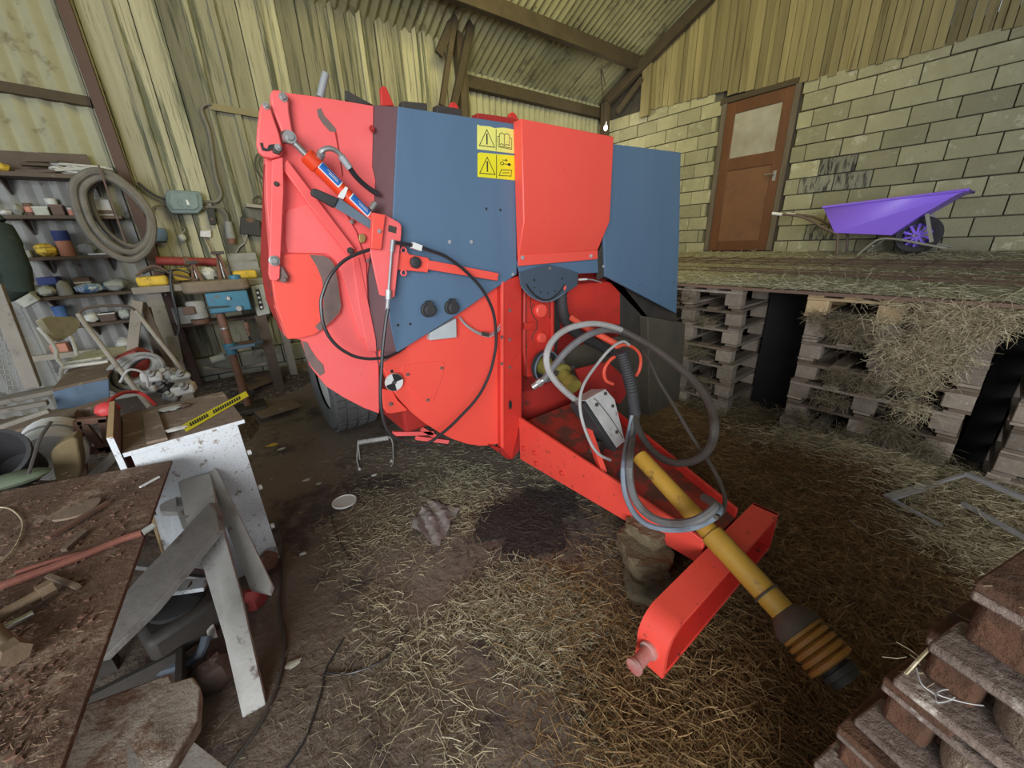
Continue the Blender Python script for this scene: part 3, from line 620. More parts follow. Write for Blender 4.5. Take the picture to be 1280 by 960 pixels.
# gauge plate and blue cross strip
pl('cross_strip', [(645, 326), (747, 322), (748, 341), (722, 342), (687, 332), (650, 342)], FY-.002, BLUE, t=0.012)
ga = pl('gauge_plate', [(649, 341), (668, 335), (687, 331), (704, 335), (723, 341), (722, 357), (707, 367), (694, 374.5), (682, 376), (670, 373), (659, 366), (651, 357)], FY-.03, DBLUE, t=0.008, label='blue-grey curved gauge plate')
arc = [W(657+((x_)*50), 353+22*math.sin(math.pi*x_)**0.8, y=FY-.032) for x_ in (0.02, .12, .25, .4, .5, .6, .75, .88, .98)]
part('arc_slot', G().tube(arc, 0.0055, 6, 3), INK, ga)
arc = [W(652+((x_)*60), 358+19*math.sin(math.pi*x_)**0.8, y=FY-.036) for x_ in (0.0, .12, .25, .4, .5, .6, .75, .9)]
part('rim', G().tube(arc, 0.005, 6, 3), GREYP, ga)
p = W(706, 360, y=FY-.034); part('pointer', G().plate([p+V(q_) for q_ in ((0, 0, -.02), (.014, 0, .0), (.012, 0, .014), (.004, 0, .016), (-.004, 0, .014), (-.014, 0, .004))], (0, .002, 0)), PINK, ga, 'small red pointer')
for (px, py) in ((668, 350), (703, 348), (668.5, 359.5), (676, 365), (685, 366.5), (694, 364)):
    p = W(px, py, y=FY-.0315); part('mark', G().cyl(p, p+V((0, .0012, 0)), 0.006 if py > 355 else 0.008, n=8), INK, ga)
bolt(687, 335.5, FY-.03, 0.011, STEEL, ga)

# red front cover
cf = FY-.075; cb = FY-.022
TLc, TRc, KR, KL = W(653, 149, y=cf), W(768, 170, y=cf), W(762, 277.4, y=cf), W(653.5, 275.5, y=cf)
zk = (KL.z+KR.z)/2; xl, xr = (TLc.x+KL.x)/2, (TRc.x+KR.x)/2; ztp = (TLc.z+TRc.z)/2
B1 = W(648, 317, y=cb); B2 = W(747, 316, y=cb); xb0, xb1 = B1.x, B2.x; zb1 = (B1.z+B2.z)/2
TLc = V((xl, cf, ztp)); TRc = V((xr, cf, ztp)); KL = V((xl, cf, zk)); KR = V((xr, cf, zk)); B1 = V((xb0, cb, zb1)); B2 = V((xb1, cb, zb1))
g = G(); back = FY-.006
side_l = [TLc, KL, B1, V((xb0, back, zb1)), V((xl, back, ztp))]
side_r = [TRc, KR, B2, V((xb1, back, zb1)), V((xr, back, ztp))]
g.add(side_l+side_r, [(0, 1, 6, 5), (1, 2, 7, 6), (2, 3, 8, 7), (0, 5, 9, 4), (0, 4, 3, 2, 1), (5, 6, 7, 8, 9), (3, 4, 9, 8)])
cov = part('front_cover', g, RED, baler, 'bright red kinked front cover', bev=0.006)
part('flange', G().span((xb0, cb-.002, zb1-.055), (xb1, cb+.01, zb1+.003)), RED, cov, bev=0.002)
for (px, py) in ((653, 322), (738.5, 320)): bolt(px, py, cb-.002, 0.013, GALV, cov)
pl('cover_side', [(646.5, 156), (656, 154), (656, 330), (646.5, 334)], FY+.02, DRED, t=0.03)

# right wing panel and dark boxes
right = pl('wing_panel', [(757, 178), (768, 180), (851, 190.5), (849, 300), (845.5, 392), (800, 368), (757, 345.5), (755, 300)], FY-.004, BLUE, t=0.02, label='slate blue right wing panel')
bolt(754, 333, FY-.004, 0.010, GALV); 
for (px, py) in ((800, 356), (843, 353)):
    p = W(px, py, y=FY-.0045); part('hole', G().cyl(p, p+V((0, .003, 0)), 0.006), INK, right)
pl('wing_edge', [(747, 322), (756, 300), (757, 345), (748, 350)], FY+.01, DARK, t=0.02)
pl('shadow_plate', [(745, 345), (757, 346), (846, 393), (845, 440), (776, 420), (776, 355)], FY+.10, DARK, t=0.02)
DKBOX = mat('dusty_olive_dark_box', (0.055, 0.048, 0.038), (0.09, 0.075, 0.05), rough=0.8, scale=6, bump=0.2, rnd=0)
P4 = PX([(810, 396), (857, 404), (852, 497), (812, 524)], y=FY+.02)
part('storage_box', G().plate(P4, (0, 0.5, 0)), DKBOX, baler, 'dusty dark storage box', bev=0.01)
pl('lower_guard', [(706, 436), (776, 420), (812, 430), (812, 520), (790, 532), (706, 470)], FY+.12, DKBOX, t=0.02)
pl('floor_plate', [(720, 462), (760, 452), (790, 480), (776, 505), (735, 500)], FY-.15, DRED, t=0.02)
part('breather_pipe', G().tube([W(x_, y_, y=FY+.0) for x_, y_ in ((702, 366), (703, 384), (708, 402), (722, 418), (742, 428), (762, 440))], 0.036, 12), BLACK, baler, 'thick black corrugated pipe')
part('white_plug', G().cyl(W(724, 349.5, y=FY-.02), W(733, 349, y=FY-.02), 0.007), WHITE, baler)
cab([(733, 349), (742, 350), (752, 353)], FY-.02, 0.004, GALV, 'thin_wire')

# bits above the top edge
pl('top_bracket', [(432, 112), (467, 131), (440, 129), (432, 124)], FY+.25, DARK, t=0.02)
for (a_, b_, c_) in ((480, 132, .3), (567, 147, .3), (641, 160, .3)):
    s_ = (13, 13, 11)[(480, 567, 641).index(a_)]
    h_ = 25 if a_ == 480 else 20
    pl('lifting_hook', [(a_-4, b_-h_*.65), (a_-4.5, b_-h_*.82), (a_-3, b_-h_*.94), (a_-.5, b_-h_), (a_+2, b_-h_*.96), (a_+5, b_-h_*.78), (a_+9, b_-h_*.35), (a_+s_, b_), (a_-3, b_)], FY+.22, DIRTYRED, t=0.02)
for (a_, b_) in (((503, 126), (534, 129)), ((546, 131), (577, 136))):
    pl('top_rail', [a_, b_, (b_[0]+1, b_[1]+12), (a_[0], a_[1]+14)], FY+.2, DARK, t=0.05)
pl('top_cross_bar', [(597, 141), (612, 143), (640, 147), (652, 152), (652, 160), (597, 151)], FY+.10, DRED, t=0.06)
part('top_vent', G().cyl(W(400, 122, y=FY+.6), W(407, 92, y=FY+.6), 0.018), GALV, baler, 'thin grey stub pipe')
bolt(465, 161, FY+.05, 0.014, DRED)

# wheel under the tailgate
wc = V((0.83, 3.78, 0.47)); 
def tyre(c, hw=0.19):
    g = G(); n = 48
    prof = [(0.25, -hw+.02), (0.30, -hw), (0.38, -hw-.012), (0.44, -hw+.004), (0.465, -hw+.04), (0.47, 0), (0.465, hw-.04), (0.44, hw-.004), (0.38, hw+.012), (0.30, hw), (0.25, hw-.02)]
    g.lathe(prof, c, (1, 0, 0), n, cap=False); return g
wh = part('wheel', tyre(wc), TYRE, baler, 'dusty black tyre with blocky tread')
g = G()
for k in range(44):
    a = 2*math.pi*k/44
    for j, xx in enumerate((-.14, -.05, .05, .14)):
        a2 = a+(0.07 if j % 2 else 0); rd = V((0, math.cos(a2), math.sin(a2)))
        rot = Matrix((V((1, 0, 0)), V((0, -math.sin(a2), math.cos(a2))), rd)).transposed()
        g.box(wc+V((xx, 0, 0))+rd*0.472, (0.065, 0.045, 0.022), rot)
part('tread_block', g, TYRE, wh, stuff=True)
part('rim', G().lathe([(0.26, -.15), (0.24, -.13), (0.2, -.06), (0.09, -.05), (0.09, -.09), (0.03, -.10)], wc, (1, 0, 0), 28), WHITE, wh, 'pale wheel rim')

# towing tongue
x_l = 1.46
e_b = W(868, 702, x=x_l); e_t = W(885, 679, x=x_l); s_b = W(650, 574, x=x_l); s_t = W(651, 523, x=x_l)
yr = s_b.y; ye = 0.56
zbs, zts, zbe, zte = s_b.z, s_t.z, e_b.z, max(e_t.z, e_b.z+0.10)
def tong(xa, xe, t):
    return G().plate([V((xa, yr, zbs)), V((xe, ye, zbe)), V((xe, ye, zte)), V((xa, yr, zts))], (t, 0, 0))
tg = part('tongue_beam', tong(x_l, x_l, 0.02), SPECK, baler, 'bright red left tongue beam', bev=0.004)
part('tongue_beam', tong(2.20, 1.80, -0.02), DIRTYRED, baler, bev=0.004)
dz = 0.05
part('tongue_deck', G().add([V((x_l+.02, yr, zts-dz)), V((x_l+.02, ye, zte-dz)), V((1.78, ye, zte-dz)), V((2.18, yr, zts-dz)), V((x_l+.02, yr, zts-dz-.02)), V((x_l+.02, ye, zte-dz-.02)), V((1.78, ye, zte-dz-.02)), V((2.18, yr, zts-dz-.02))], [(0, 1, 2, 3), (7, 6, 5, 4), (0, 4, 5, 1), (1, 5, 6, 2), (2, 6, 7, 3), (3, 7, 4, 0)]), DECKRED, baler, 'oil-stained red deck between the beams')
for (px, py) in ((703, 591), (656, 560), (669, 566), (671, 579)):
    p = W(px, py, x=x_l); part('bolt', G().lathe([(0.016, 0), (0.016, 0.012), (0.010, 0.016)], p, (-1, 0, 0), 6), DIRTYRED, tg)
part('tongue_stay', G().bar(V((x_l+.04, 1.15, zts-.12)), V((1.66, 1.42, zts+.03)), 0.03, 0.05), RED, baler)
# hitch yoke: a C-channel across the tongue, rounded over at the left end
hz0, hz1, hx0, hx1, hy0, hy1 = 0.135, 0.345, 0.965, 1.95, 0.43, 0.545
prof = [V((hx1, 0, hz1))]+[V((hx0+0.10-0.10*math.sin(R(t)), 0, hz1-0.10+0.10*math.cos(R(t)))) for t in range(0, 91, 15)]+[V((hx0, 0, hz0))]
inner = [p_+V((0.018 if p_.x < hx0+0.02 else 0.012, 0, -0.018)) for p_ in prof[:-1]]+[V((hx0+.018, 0, hz0))]
g = G()
n_ = len(prof); vs = [V((p_.x, hy0, p_.z)) for p_ in prof]+[V((p_.x, hy1, p_.z)) for p_ in prof]+[V((p_.x, hy0, p_.z)) for p_ in inner]+[V((p_.x, hy1, p_.z)) for p_ in inner]
fs = []
for i in range(n_-1):
    fs += [(i, i+1, n_+i+1, n_+i), (2*n_+i, 3*n_+i, 3*n_+i+1, 2*n_+i+1), (i, 2*n_+i, 2*n_+i+1, i+1), (n_+i, n_+i+1, 3*n_+i+1, 3*n_+i)]
g.add(vs, fs)
hy = part('hitch_yoke', g, SPECK, baler, 'bright red cross hitch with rounded end')
part('yoke_web', G().plate([V((p_.x, hy1-.035, p_.z-.001)) for p_ in inner]+[V((hx1, hy1-.035, hz0))], (0, .02, 0)), DIRTYRED, hy)
part('bottom_flange', G().span((hx0+.01, hy0, hz0), (hx1, hy1-.01, hz0+.016)), DIRTYRED, hy, bev=0.003)
part('end_plate', G().span((hx1-.02, hy0, hz0), (hx1, hy1, hz1)), DIRTYRED, hy, bev=0.003)
part('hitch_pin', G().lathe([(0.034, 0), (0.034, .012), (0.024, .014), (0.024, .085), (0.030, .088), (0.030, .10)], (hx0, 0.49, 0.225), (-1, 0, 0), 18), mat('scraped_pin', (0.55, 0.42, 0.38), (0.5, 0.06, 0.05), rough=0.5, metal=0.3, scale=14, rnd=0), hy, 'scraped steel hitch pin')

# power take-off shaft
T0 = W(690, 452, y=1.80); T1 = W(1032, 822, z=0.30)
td = (T1-T0); tl = td.length; td.normalize()
def on(px):   # point of the shaft axis seen at pixel column px
    lo, hi = 0.0, 1.2
    for _ in range(40):
        mid = (lo+hi)/2; q_ = T0+td*tl*mid-CAM; x_ = 640+FPX*q_.dot(cr)/q_.dot(fw)
        if x_ < px: lo = mid
        else: hi = mid
    return T0+td*tl*lo
pto = part('drive_shaft', G().cyl(on(800), on(905), 0.041).cyl(on(902), on(1000), 0.048, 0.045), PTOY, baler, 'long dusty yellow drive shaft guard')
part('guard_joint', G().cyl(on(890), on(906), 0.049, n=18), PTOY, pto)
part('wire_clip', G().tube([on(958)+ (sdv*0.051) for sdv in [(td.cross(V((0, 0, 1))).normalized()*math.cos(t*.7854)+td.cross(td.cross(V((0, 0, 1)))).normalized()*math.sin(t*.7854)) for t in range(8)]], 0.004, 6, 3, closed=True), DARK, pto)
cpt = on(985)
part('rubber_collar', G().lathe([(0.047, -.02), (0.066, .0), (0.080, .025), (0.082, .048), (0.07, .052)], cpt, td, 26), mat('dusty_brown_rubber', (0.085, 0.065, 0.045), (0.05, 0.04, 0.03), rough=0.7, scale=9, bump=0.1, rnd=0), pto, 'dark rubber collar')
rib = []; h_ = 0.043
for k in range(5):
    r0 = 0.076+0.0015*k
    rib += [(r0-.014, h_), (r0, h_+.005), (r0+.001, h_+.017), (r0-.014, h_+.022)]; h_ += 0.024
part('ribbed_cone', G().lathe(rib, cpt, td, 28, cap=False).lathe([(r_-.006, q_) for r_, q_ in rib], cpt, td, 28, cap=False), mat('ochre_ribbed_plastic', (0.40, 0.19, 0.035), (0.30, 0.14, 0.03), rough=0.6, scale=8, rnd=0), pto, 'ochre ribbed guard cone')
ce_ = cpt+td*0.16
part('yoke_end', G().lathe([(0.05, -.10), (0.05, 0.01), (0.058, .012), (0.058, .03), (0.05, .032), (0.05, .05), (0.038, .05), (0.038, .0)], ce_, td, 22), DARK, pto, 'black splined yoke end')
U0 = W(676, 456, y=1.86); 
part('shield_ring', G().lathe([(0.085, 0), (0.105, .02), (0.105, .06), (0.095, .06), (0.09, .03), (0.06, .01)], U0, (0, -1, 0), 30), BLACK, pto, 'black round shaft shield')
part('shield_lip', G().tube([U0+V((0.105*math.cos(t*math.pi/8), -.062, 0.105*math.sin(t*math.pi/8))) for t in range(16)], 0.006, 6, 2, closed=True), GREYP, pto)
part('gear_yoke', G().lathe([(0.06, 0), (0.062, .06), (0.045, .075), (0.045, .10)], U0, (0.25, -1, -0.05), 20).lathe([(0.062, 0), (0.068, .015), (0.068, .05), (0.045, .06), (0.04, .13), (0.052, .14), (0.052, .20)], U0+V((0.035, -.13, -.01)), td, 18), OLIVEY, pto, 'olive yellow universal joint')
part('joint_cross', G().cyl(U0+V((0.035, -.17, -.09)), U0+V((0.035, -.17, .07)), 0.022).cyl(U0+V((-0.05, -.17, -.01)), U0+V((0.13, -.17, -.01)), 0.022), DARK, pto)

# control valve block
vb = V((0, 0, 0))
def hp(px, py, y): return W(px, py, y=y)
yv = 1.30
Tq = [hp(732, 500.5, yv+.05), hp(757, 486, yv+.07), hp(768.5, 499, yv+.05), hp(781.5, 551.6, yv-.02), hp(771, 560, yv-.03)]
nrm = (Tq[1]-Tq[0]).cross(Tq[4]-Tq[0]).normalized()
if nrm.dot(CAM-Tq[0]) > 0: nrm = -nrm
vbk = part('control_block', G().plate(Tq, nrm*0.11), mat('white_scratched_aluminium', (0.66, 0.66, 0.64), (0.42, 0.40, 0.38), rough=0.4, metal=0.2, scale=9, amt=.4, rnd=0, dirt=(0.25, 0.2, 0.16), dirt_at=0.62, dscale=14), baler, 'white aluminium control block', bev=0.004)
dsd = (Tq[4]-Tq[0]).normalized().cross(nrm).normalized()
if dsd.dot(Tq[1]-Tq[0]) > 0: dsd = -dsd
part('black_side', G().plate([Tq[0]+dsd*.003-nrm*.004, Tq[4]+dsd*.003-nrm*.004, Tq[4]+dsd*.003+nrm*.10, Tq[0]+dsd*.003+nrm*.10], dsd*0.035), BLACK, vbk, 'black side housing', bev=0.004)
for (px, py, r) in ((756, 492, .010), (745, 506, .011), (765, 507.5, .010), (770, 540, .010)):
    r_ = fw*FPX+cr*(px-640)+cd*(py-480); q_ = CAM+r_*((Tq[0]-CAM).dot(nrm)/r_.dot(nrm))
    part('screw', G().cyl(q_, q_-nrm*0.010, r, n=12).cyl(q_-nrm*0.010, q_-nrm*0.012, r*.5, n=8), DARK, vbk)
part('pull_wire', G().tube([hp(742, 498, yv+.03), hp(748, 503, yv+.0), hp(765, 525, yv-.04), hp(779, 548, yv-.06)], 0.0025, 5), DARK, vbk)
part('block_foot', G().bar(hp(762, 552, yv+.08), V((1.62, 1.32, zts-.08)), 0.06, 0.10), DARK, vbk)

# hoses
REDT = mat('red_hose_rod', (0.78, 0.10, 0.055), rough=0.45, scale=5, bump=0.03, rnd=0)
part('hose_holder_rod', G().tube([hp(714, 397, 1.75), hp(735, 411, 1.62), hp(776, 433, 1.40)], 0.020, 12, 2), REDT, baler, 'long red hose holder rod')
part('hose_holder_ring', G().tube([hp(a_, b_, 1.36) for a_, b_ in ((775, 444), (765, 448), (757, 458), (755, 468), (758, 476), (766, 480))], 0.010, 8).tube([hp(a_, b_, 1.36) for a_, b_ in ((770, 434), (780, 431), (791, 434), (799, 442), (801, 452), (799, 463), (795, 470))], 0.010, 8), REDT, baler, 'red open ring')
P_ = smooth([hp(776, 440, 1.33), hp(783, 462, 1.31), hp(789, 485, 1.29), hp(794, 519, 1.26)], 14)
g = G(); g.tube(P_, [0.034+0.004*(i % 2) for i in range(len(P_))], 14, 0)
part('hose_sleeve', g, BLACK, baler, 'ribbed black hose sleeve')
cab([(720, 500, 1.36), (712, 494, 1.36), (703, 486, 1.36), (693, 475, 1.36), (685, 461, 1.36), (683, 446, 1.36), (687, 432, 1.38), (695, 421, 1.40), (706, 413, 1.42), (720, 407.5, 1.42), (741, 404.5, 1.42), (760, 407, 1.42), (780, 414, 1.42), (805, 428, 1.42)], 1.36, 0.017, PALEHOSE, 'hydraulic_hose', 'pale grey hose looping over the drive shaft')
BIGHOSE = [(770, 409), (800, 425), (820, 437), (840, 452), (858, 467), (873, 483), (884, 500), (891, 518), (893, 538), (889, 556), (879, 569), (864, 577), (846, 579), (830, 574), (816, 564), (805, 550), (797, 533), (794, 517)]
da_ = (W(770, 409, y=1.46)-CAM).dot(fw); db_ = (W(794, 517, y=1.26)-CAM).dot(fw)
part('hydraulic_hose', G().tube([WD(p[0], p[1], da_+(1.74-da_)*min(1, i/8) if i < 9 else 1.74+(db_-1.74)*(i-8)/9) for i, p in enumerate(BIGHOSE)], .020, 9), HOSEB, baler, 'thick brown hose in a wide loop')
cab([(680, 475, 1.55), (692, 458, 1.52), (706, 441, 1.50), (722, 427, 1.48), (742, 416, 1.46), (765, 412, 1.46), (790, 420, 1.44), (815, 436, 1.42)], 1.4, 0.020, HOSEG, 'hydraulic_hose')
part('hose_coupling', G().cyl(hp(666, 484, 1.60), hp(683, 472, 1.55), 0.019).cyl(hp(672, 480, 1.58), hp(677, 476, 1.565), 0.024, n=6), STEEL, baler)
part('hose_coupling', G().cyl(hp(717, 498, 1.36), hp(724, 505, 1.35), 0.014), STEEL, baler)
cab([(786, 431, 1.32), (780, 427, 1.32), (771, 430, 1.32), (760, 439, 1.32), (749, 452, 1.32), (737, 468, 1.30), (729, 482, 1.28), (725, 498, 1.26), (726, 517, 1.24), (731, 536, 1.22), (739, 555, 1.2), (749, 568, 1.18), (763, 575, 1.18)], 1.3, 0.0085, PALEHOSE, 'signal_cable', 'thin white cable around the control block')
LB = mat('blue_grey_hose', (0.22, 0.27, 0.33), (0.14, 0.16, 0.19), rough=0.5, scale=6, rnd=0)
def cabx(pts, r, mt, label=None): return part('hanging_hose', G().tube([WD(p[0], p[1], p[2]) for p in pts], r, 8), mt, baler, label)
def dep(p): return (p-CAM).dot(fw)
D0 = dep(W(793, 519, y=1.25)); D1 = dep(on(893))-.085
cabx([(790, 519, D0), (785, 545, D0-.02), (780, 575, 1.90), (779, 600, 1.86), (783, 622, 1.84), (793, 642, 1.80), (808, 655, 1.74), (828, 661, 1.68), (848, 662, 1.62), (868, 659, min(1.58, D1)), (886, 651, D1), (897, 643, D1-.0), (900, 634, D1+.06), (892, 628, D1+.16)], .013, LB, 'blue-grey hose hanging in front of the tongue')
cabx([(796, 520, D0), (791, 545, D0-.03), (787, 575, 1.87), (787, 598, 1.83), (792, 620, 1.80), (803, 637, 1.76), (820, 649, 1.70), (842, 654, 1.63), (866, 652, min(1.57, D1)), (884, 643, D1-.02), (893, 634, D1-.01), (889, 627, D1+.05), (880, 622, D1+.16)], .018, HOSEG)
D2 = dep(W(802, 437, y=1.40)); k_ = 12
part('signal_cable', G().tube([WD(p[0], p[1], D2+(D1-.03-D2)*i/11) for i, p in enumerate(((802, 437), (812, 452), (822, 474), (836, 497), (848, 517), (862, 541), (876, 563), (889, 582), (900, 603), (906, 622), (904, 638), (895, 647)))], .0095, 8), HOSEB, baler, 'long thin brown cable')
cab([(793, 519, 1.25), (789, 545, 1.2), (783, 570, 1.14), (777, 595, 1.09)], 1.2, 0.010, HOSEG, 'hanging_hose')
part('hose_plug', G().cyl(hp(777, 590, 1.10), hp(771, 622, 1.06), 0.022, 0.026, n=12), BLACK, baler, 'black end plug')
# pink spring tines under the disc
for (a_, b_, c_, d_) in ((491, 542, 541, 541), (520, 547, 560, 552), (527, 536, 545, 546)):
    part('feed_bar', G().bar(hp(a_, b_, 2.05), hp(c_, d_, 2.05), 0.02, 0.025), PINK, baler)

# ================================================================== hay and straw
def strands(name, P, D, L, w, mt, label=None, cat='hay', bend=0.35, seed=1, parent=None, up=0.0):
    """thin bent blades: P base points, D directions, L lengths"""
    rg = np.random.RandomState(seed); n = len(P)
    P = np.asarray(P, float); D = np.asarray(D, float); D /= np.linalg.norm(D, axis=1)[:, None]+1e-9
    L = np.broadcast_to(L, (n,))[:, None]
    s = np.cross(D, rg.normal(size=(n, 3))); s /= np.linalg.norm(s, axis=1)[:, None]+1e-9
    b = np.cross(D, s); b[:, 2] = np.abs(b[:, 2])
    w_ = (w*rg.uniform(0.6, 1.3, size=(n, 1)))/2
    bd = rg.uniform(-bend, bend, size=(n, 1))*L
    q0 = P; q1 = P+D*L*0.5+s*bd*0.5+b*(rg.uniform(0, .12, (n, 1))*L); q2 = P+D*L+s*bd*rg.uniform(0.2, 1.6, (n, 1))
    sd_ = np.cross(D, rg.normal(size=(n, 3))); sd_ /= np.linalg.norm(sd_, axis=1)[:, None]+1e-9
    vs = np.stack([q0-sd_*w_, q0+sd_*w_, q1-sd_*w_, q1+sd_*w_, q2-sd_*w_*.6, q2+sd_*w_*.6], 1).reshape(-1, 3)
    o = V(vs.mean(0)) if parent is None else wloc(parent)
    if parent is None: o.z = float(vs[:, 2].min())
    vs = vs-np.array(o)
    me = bpy.data.meshes.new(name); me.vertices.add(len(vs)); me.vertices.foreach_set('co', vs.ravel())
    base = (np.arange(n)*6)[:, None]; idx = np.concatenate([base+np.array([0, 1, 3, 2]), base+np.array([2, 3, 5, 4])], 1).reshape(-1)
    me.loops.add(len(idx)); me.loops.foreach_set('vertex_index', idx)
    nf = len(idx)//4; me.polygons.add(nf); me.polygons.foreach_set('loop_start', np.arange(nf)*4)
    me.update(); me.validate(); me.materials.append(mt)
    ob = bpy.data.objects.new(name, me); COL.objects.link(ob)
    if parent is None: ob.location = o
    else: ob.parent = parent
    ob['kind'] = 'stuff'
    if label: ob['label'] = label
    if cat and parent is None: ob['category'] = cat
    return ob
def haymat(name, c, c2, c3):
    return mat(name, c, c2, rough=0.8, scale=9, amt=0.5, bump=0, rnd=0, dirt=c3, dirt_at=0.56, dscale=25)
HAYP = haymat('pale_straw', (0.44, 0.375, 0.235), (0.27, 0.22, 0.13), (0.60, 0.53, 0.37))
HAYG = haymat('greenish_hay', (0.37, 0.35, 0.23), (0.24, 0.22, 0.14), (0.52, 0.49, 0.33))
HAYB = haymat('shaded_brown_hay', (0.25, 0.145, 0.055), (0.15, 0.085, 0.033), (0.36, 0.235, 0.10))  # brown hay, darkened by the shade lying on this part of the floor
HAYM = haymat('dull_trampled_hay', (0.20, 0.160, 0.095), (0.115, 0.09, 0.055), (0.30, 0.25, 0.15))
ghv = np.vectorize(gh)
BARE = [(662, 648, .40, .30), (545, 656, .13, .13), (431, 629, .10, .10)]     # oil patch, plastic bag, lid
def ground_hay(name, blobs, mt, label, w=0.0035, Lr=(0.04, 0.12), seed=1, lift=0.03, dirb=None, clump=0):
    """blobs: (px, py, radius m along X, radius m along Y, count)"""
    rg = np.random.RandomState(seed); PP = []
    for (px, py, rx, ry, n) in blobs:
        c = W(px, py, z=0.02); xy = rg.normal(size=(n, 2))*np.array([rx, ry])*0.6+np.array([c.x, c.y]); PP.append(xy)
    xy = np.concatenate(PP)
    if clump:       # trodden bare between the tufts
        q = np.sin(5.1*xy[:, 0]+2.3*xy[:, 1]+1)*np.sin(4.3*xy[:, 1]-3.1*xy[:, 0])+.6*np.sin(11*xy[:, 0]-7*xy[:, 1])*np.sin(9*xy[:, 1]+6*xy[:, 0]+2)
        xy = xy[rg.uniform(-1.0, 1.0, len(xy))*clump < q-clump*.15]
    for (px, py, ra, rb) in BARE:
        c = W(px, py, z=0.02); d_ = ((xy[:, 0]-c.x)/ra)**2+((xy[:, 1]-c.y)/rb)**2
        xy = xy[d_ > rg.uniform(.55, 1.15, len(xy))]
    n = len(xy)
    z = ghv(xy[:, 0], xy[:, 1])+0.003+rg.uniform(0, 1, n)**2*lift
    a = rg.uniform(0, 2*math.pi, n)
    if dirb is not None: a = dirb[0]+rg.normal(size=n)*dirb[1]
    D = np.stack([np.cos(a), np.sin(a), rg.uniform(-.10, .22, n)], 1)
    return strands(name, np.column_stack([xy, z]), D, rg.uniform(Lr[0], Lr[1], n), w, mt, label, seed=seed)
ground_hay('straw', [(610, 745, .42, .40, 7500), (560, 640, .35, .4, 2600), (520, 700, .35, .4, 3200), (700, 780, .28, .28, 5600), (590, 920, .35, .25, 2200), (790, 700, .2, .2, 700), (470, 640, .3, .35, 900), (740, 890, .45, .25, 1000), (800, 960, .5, .3, 900)], HAYP, 'pale loose straw scattered on the floor in front of the tongue', seed=2, Lr=(0.02, .085), w=0.0024, clump=.9, lift=.018)
ground_hay('straw', [(560, 720, 1.3, 1.0, 3000), (420, 800, .9, .8, 1500), (440, 900, .6, .6, 1500), (600, 850, 1.0, .6, 2500), (350, 640, .7, .9, 700)], HAYM, 'thin dull straw litter over the dark earth left of the tongue', seed=3, Lr=(0.012, .055), w=0.0022, lift=.006, clump=.7)
ground_hay('hay', [(590, 590, .5, .30, 4200), (700, 600, .25, .3, 1500), (520, 600, .4, .3, 1500), (500, 560, .4, .4, 900)], HAYG, 'flattened greenish hay under the front of the baler', seed=4, Lr=(0.02, .075), w=.0024, lift=.010, clump=1.6)
# brown hay right of the tongue, the shade there put into its colour
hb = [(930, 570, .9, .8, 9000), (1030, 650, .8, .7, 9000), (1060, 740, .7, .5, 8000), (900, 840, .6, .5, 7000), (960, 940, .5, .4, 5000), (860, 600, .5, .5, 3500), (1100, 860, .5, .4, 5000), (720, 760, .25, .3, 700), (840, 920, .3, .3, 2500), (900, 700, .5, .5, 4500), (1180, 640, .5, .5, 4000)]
ground_hay('hay', hb, HAYB, 'brown hay, painted dark for shade, covering the floor right of the drive shaft', seed=5, Lr=(0.03, .11), w=0.0028, lift=.04)
g = G(); nx_, ny_ = 70, 80     # matted bed beneath it
def inb(x, y): return min(1.0, max(0.0, (x-1.75-0.25*max(0, 1-y)+0.12*math.sin(5*y)+(0.6-y)*.55*(y < .6))/0.35))*min(1.0, max(0, (2.6-y)/.4))
for j in range(ny_+1):
    for i in range(nx_+1):
        x = 1.0+2.9*i/nx_; y = -1.6+4.2*j/ny_; k = inb(x, y)
        g.v.append((x, y, gh(x, y)-0.02+k*(0.030+0.012*math.sin(17*x+3*y)*math.sin(13*y-4*x)+0.008*random.random())))
g.f = [(j*(nx_+1)+i, j*(nx_+1)+i+1, (j+1)*(nx_+1)+i+1, (j+1)*(nx_+1)+i) for j in range(ny_) for i in range(nx_)]
HBED = mat('matted_brown_hay', (0.16, 0.095, 0.040), (0.10, 0.06, 0.027), rough=0.95, scale=9, stretch=(1, 2.5, 1), amt=.5, bump=0.9, bscale=60, rnd=0)  # the same shade is in the brown of the bed
hm = link('hay_bed', g, HBED, ang=80); tag(hm, 'matted layer of brown hay between the tongue and the pallets', 'hay', kind='stuff')
ground_hay('hay', [(1095, 588, .16, .45, 6500), (1020, 570, .14, .3, 2200), (960, 560, .15, .3, 700), (1175, 625, .30, .32, 7500), (1220, 685, .24, .28, 5000), (1235, 620, .2, .25, 3000)], HAYP, 'pale hay heaped at the foot of the middle pallet stack', seed=6, Lr=(0.03, .11), w=0.0028, lift=.09)
ground_hay('hay', [(880, 500, .3, .3, 1500), (930, 520, .25, .3, 1200)], HAYM, 'dusty hay at the foot of the left pallet stack', seed=16, Lr=(0.05, .16), w=0.004, lift=.08)
OIL = mat('oil_soaked_earth', (0.024, 0.020, 0.018), (0.055, 0.044, 0.037), rough=0.75, scale=14, amt=.6, bump=1.0, bscale=40, rnd=0)
rg = random.Random(8)
c = W(662, 648, z=0); pts = []
for t in range(40):
    a = 2*math.pi*t/40; r = 1+0.22*math.sin(3*a+1)+0.12*math.sin(7*a)+rg.uniform(-.08, .08)
    x_ = c.x+0.36*r*math.cos(a); y_ = c.y+0.25*r*math.sin(a); pts.append(V((x_, y_, gh(x_, y_)+0.009)))
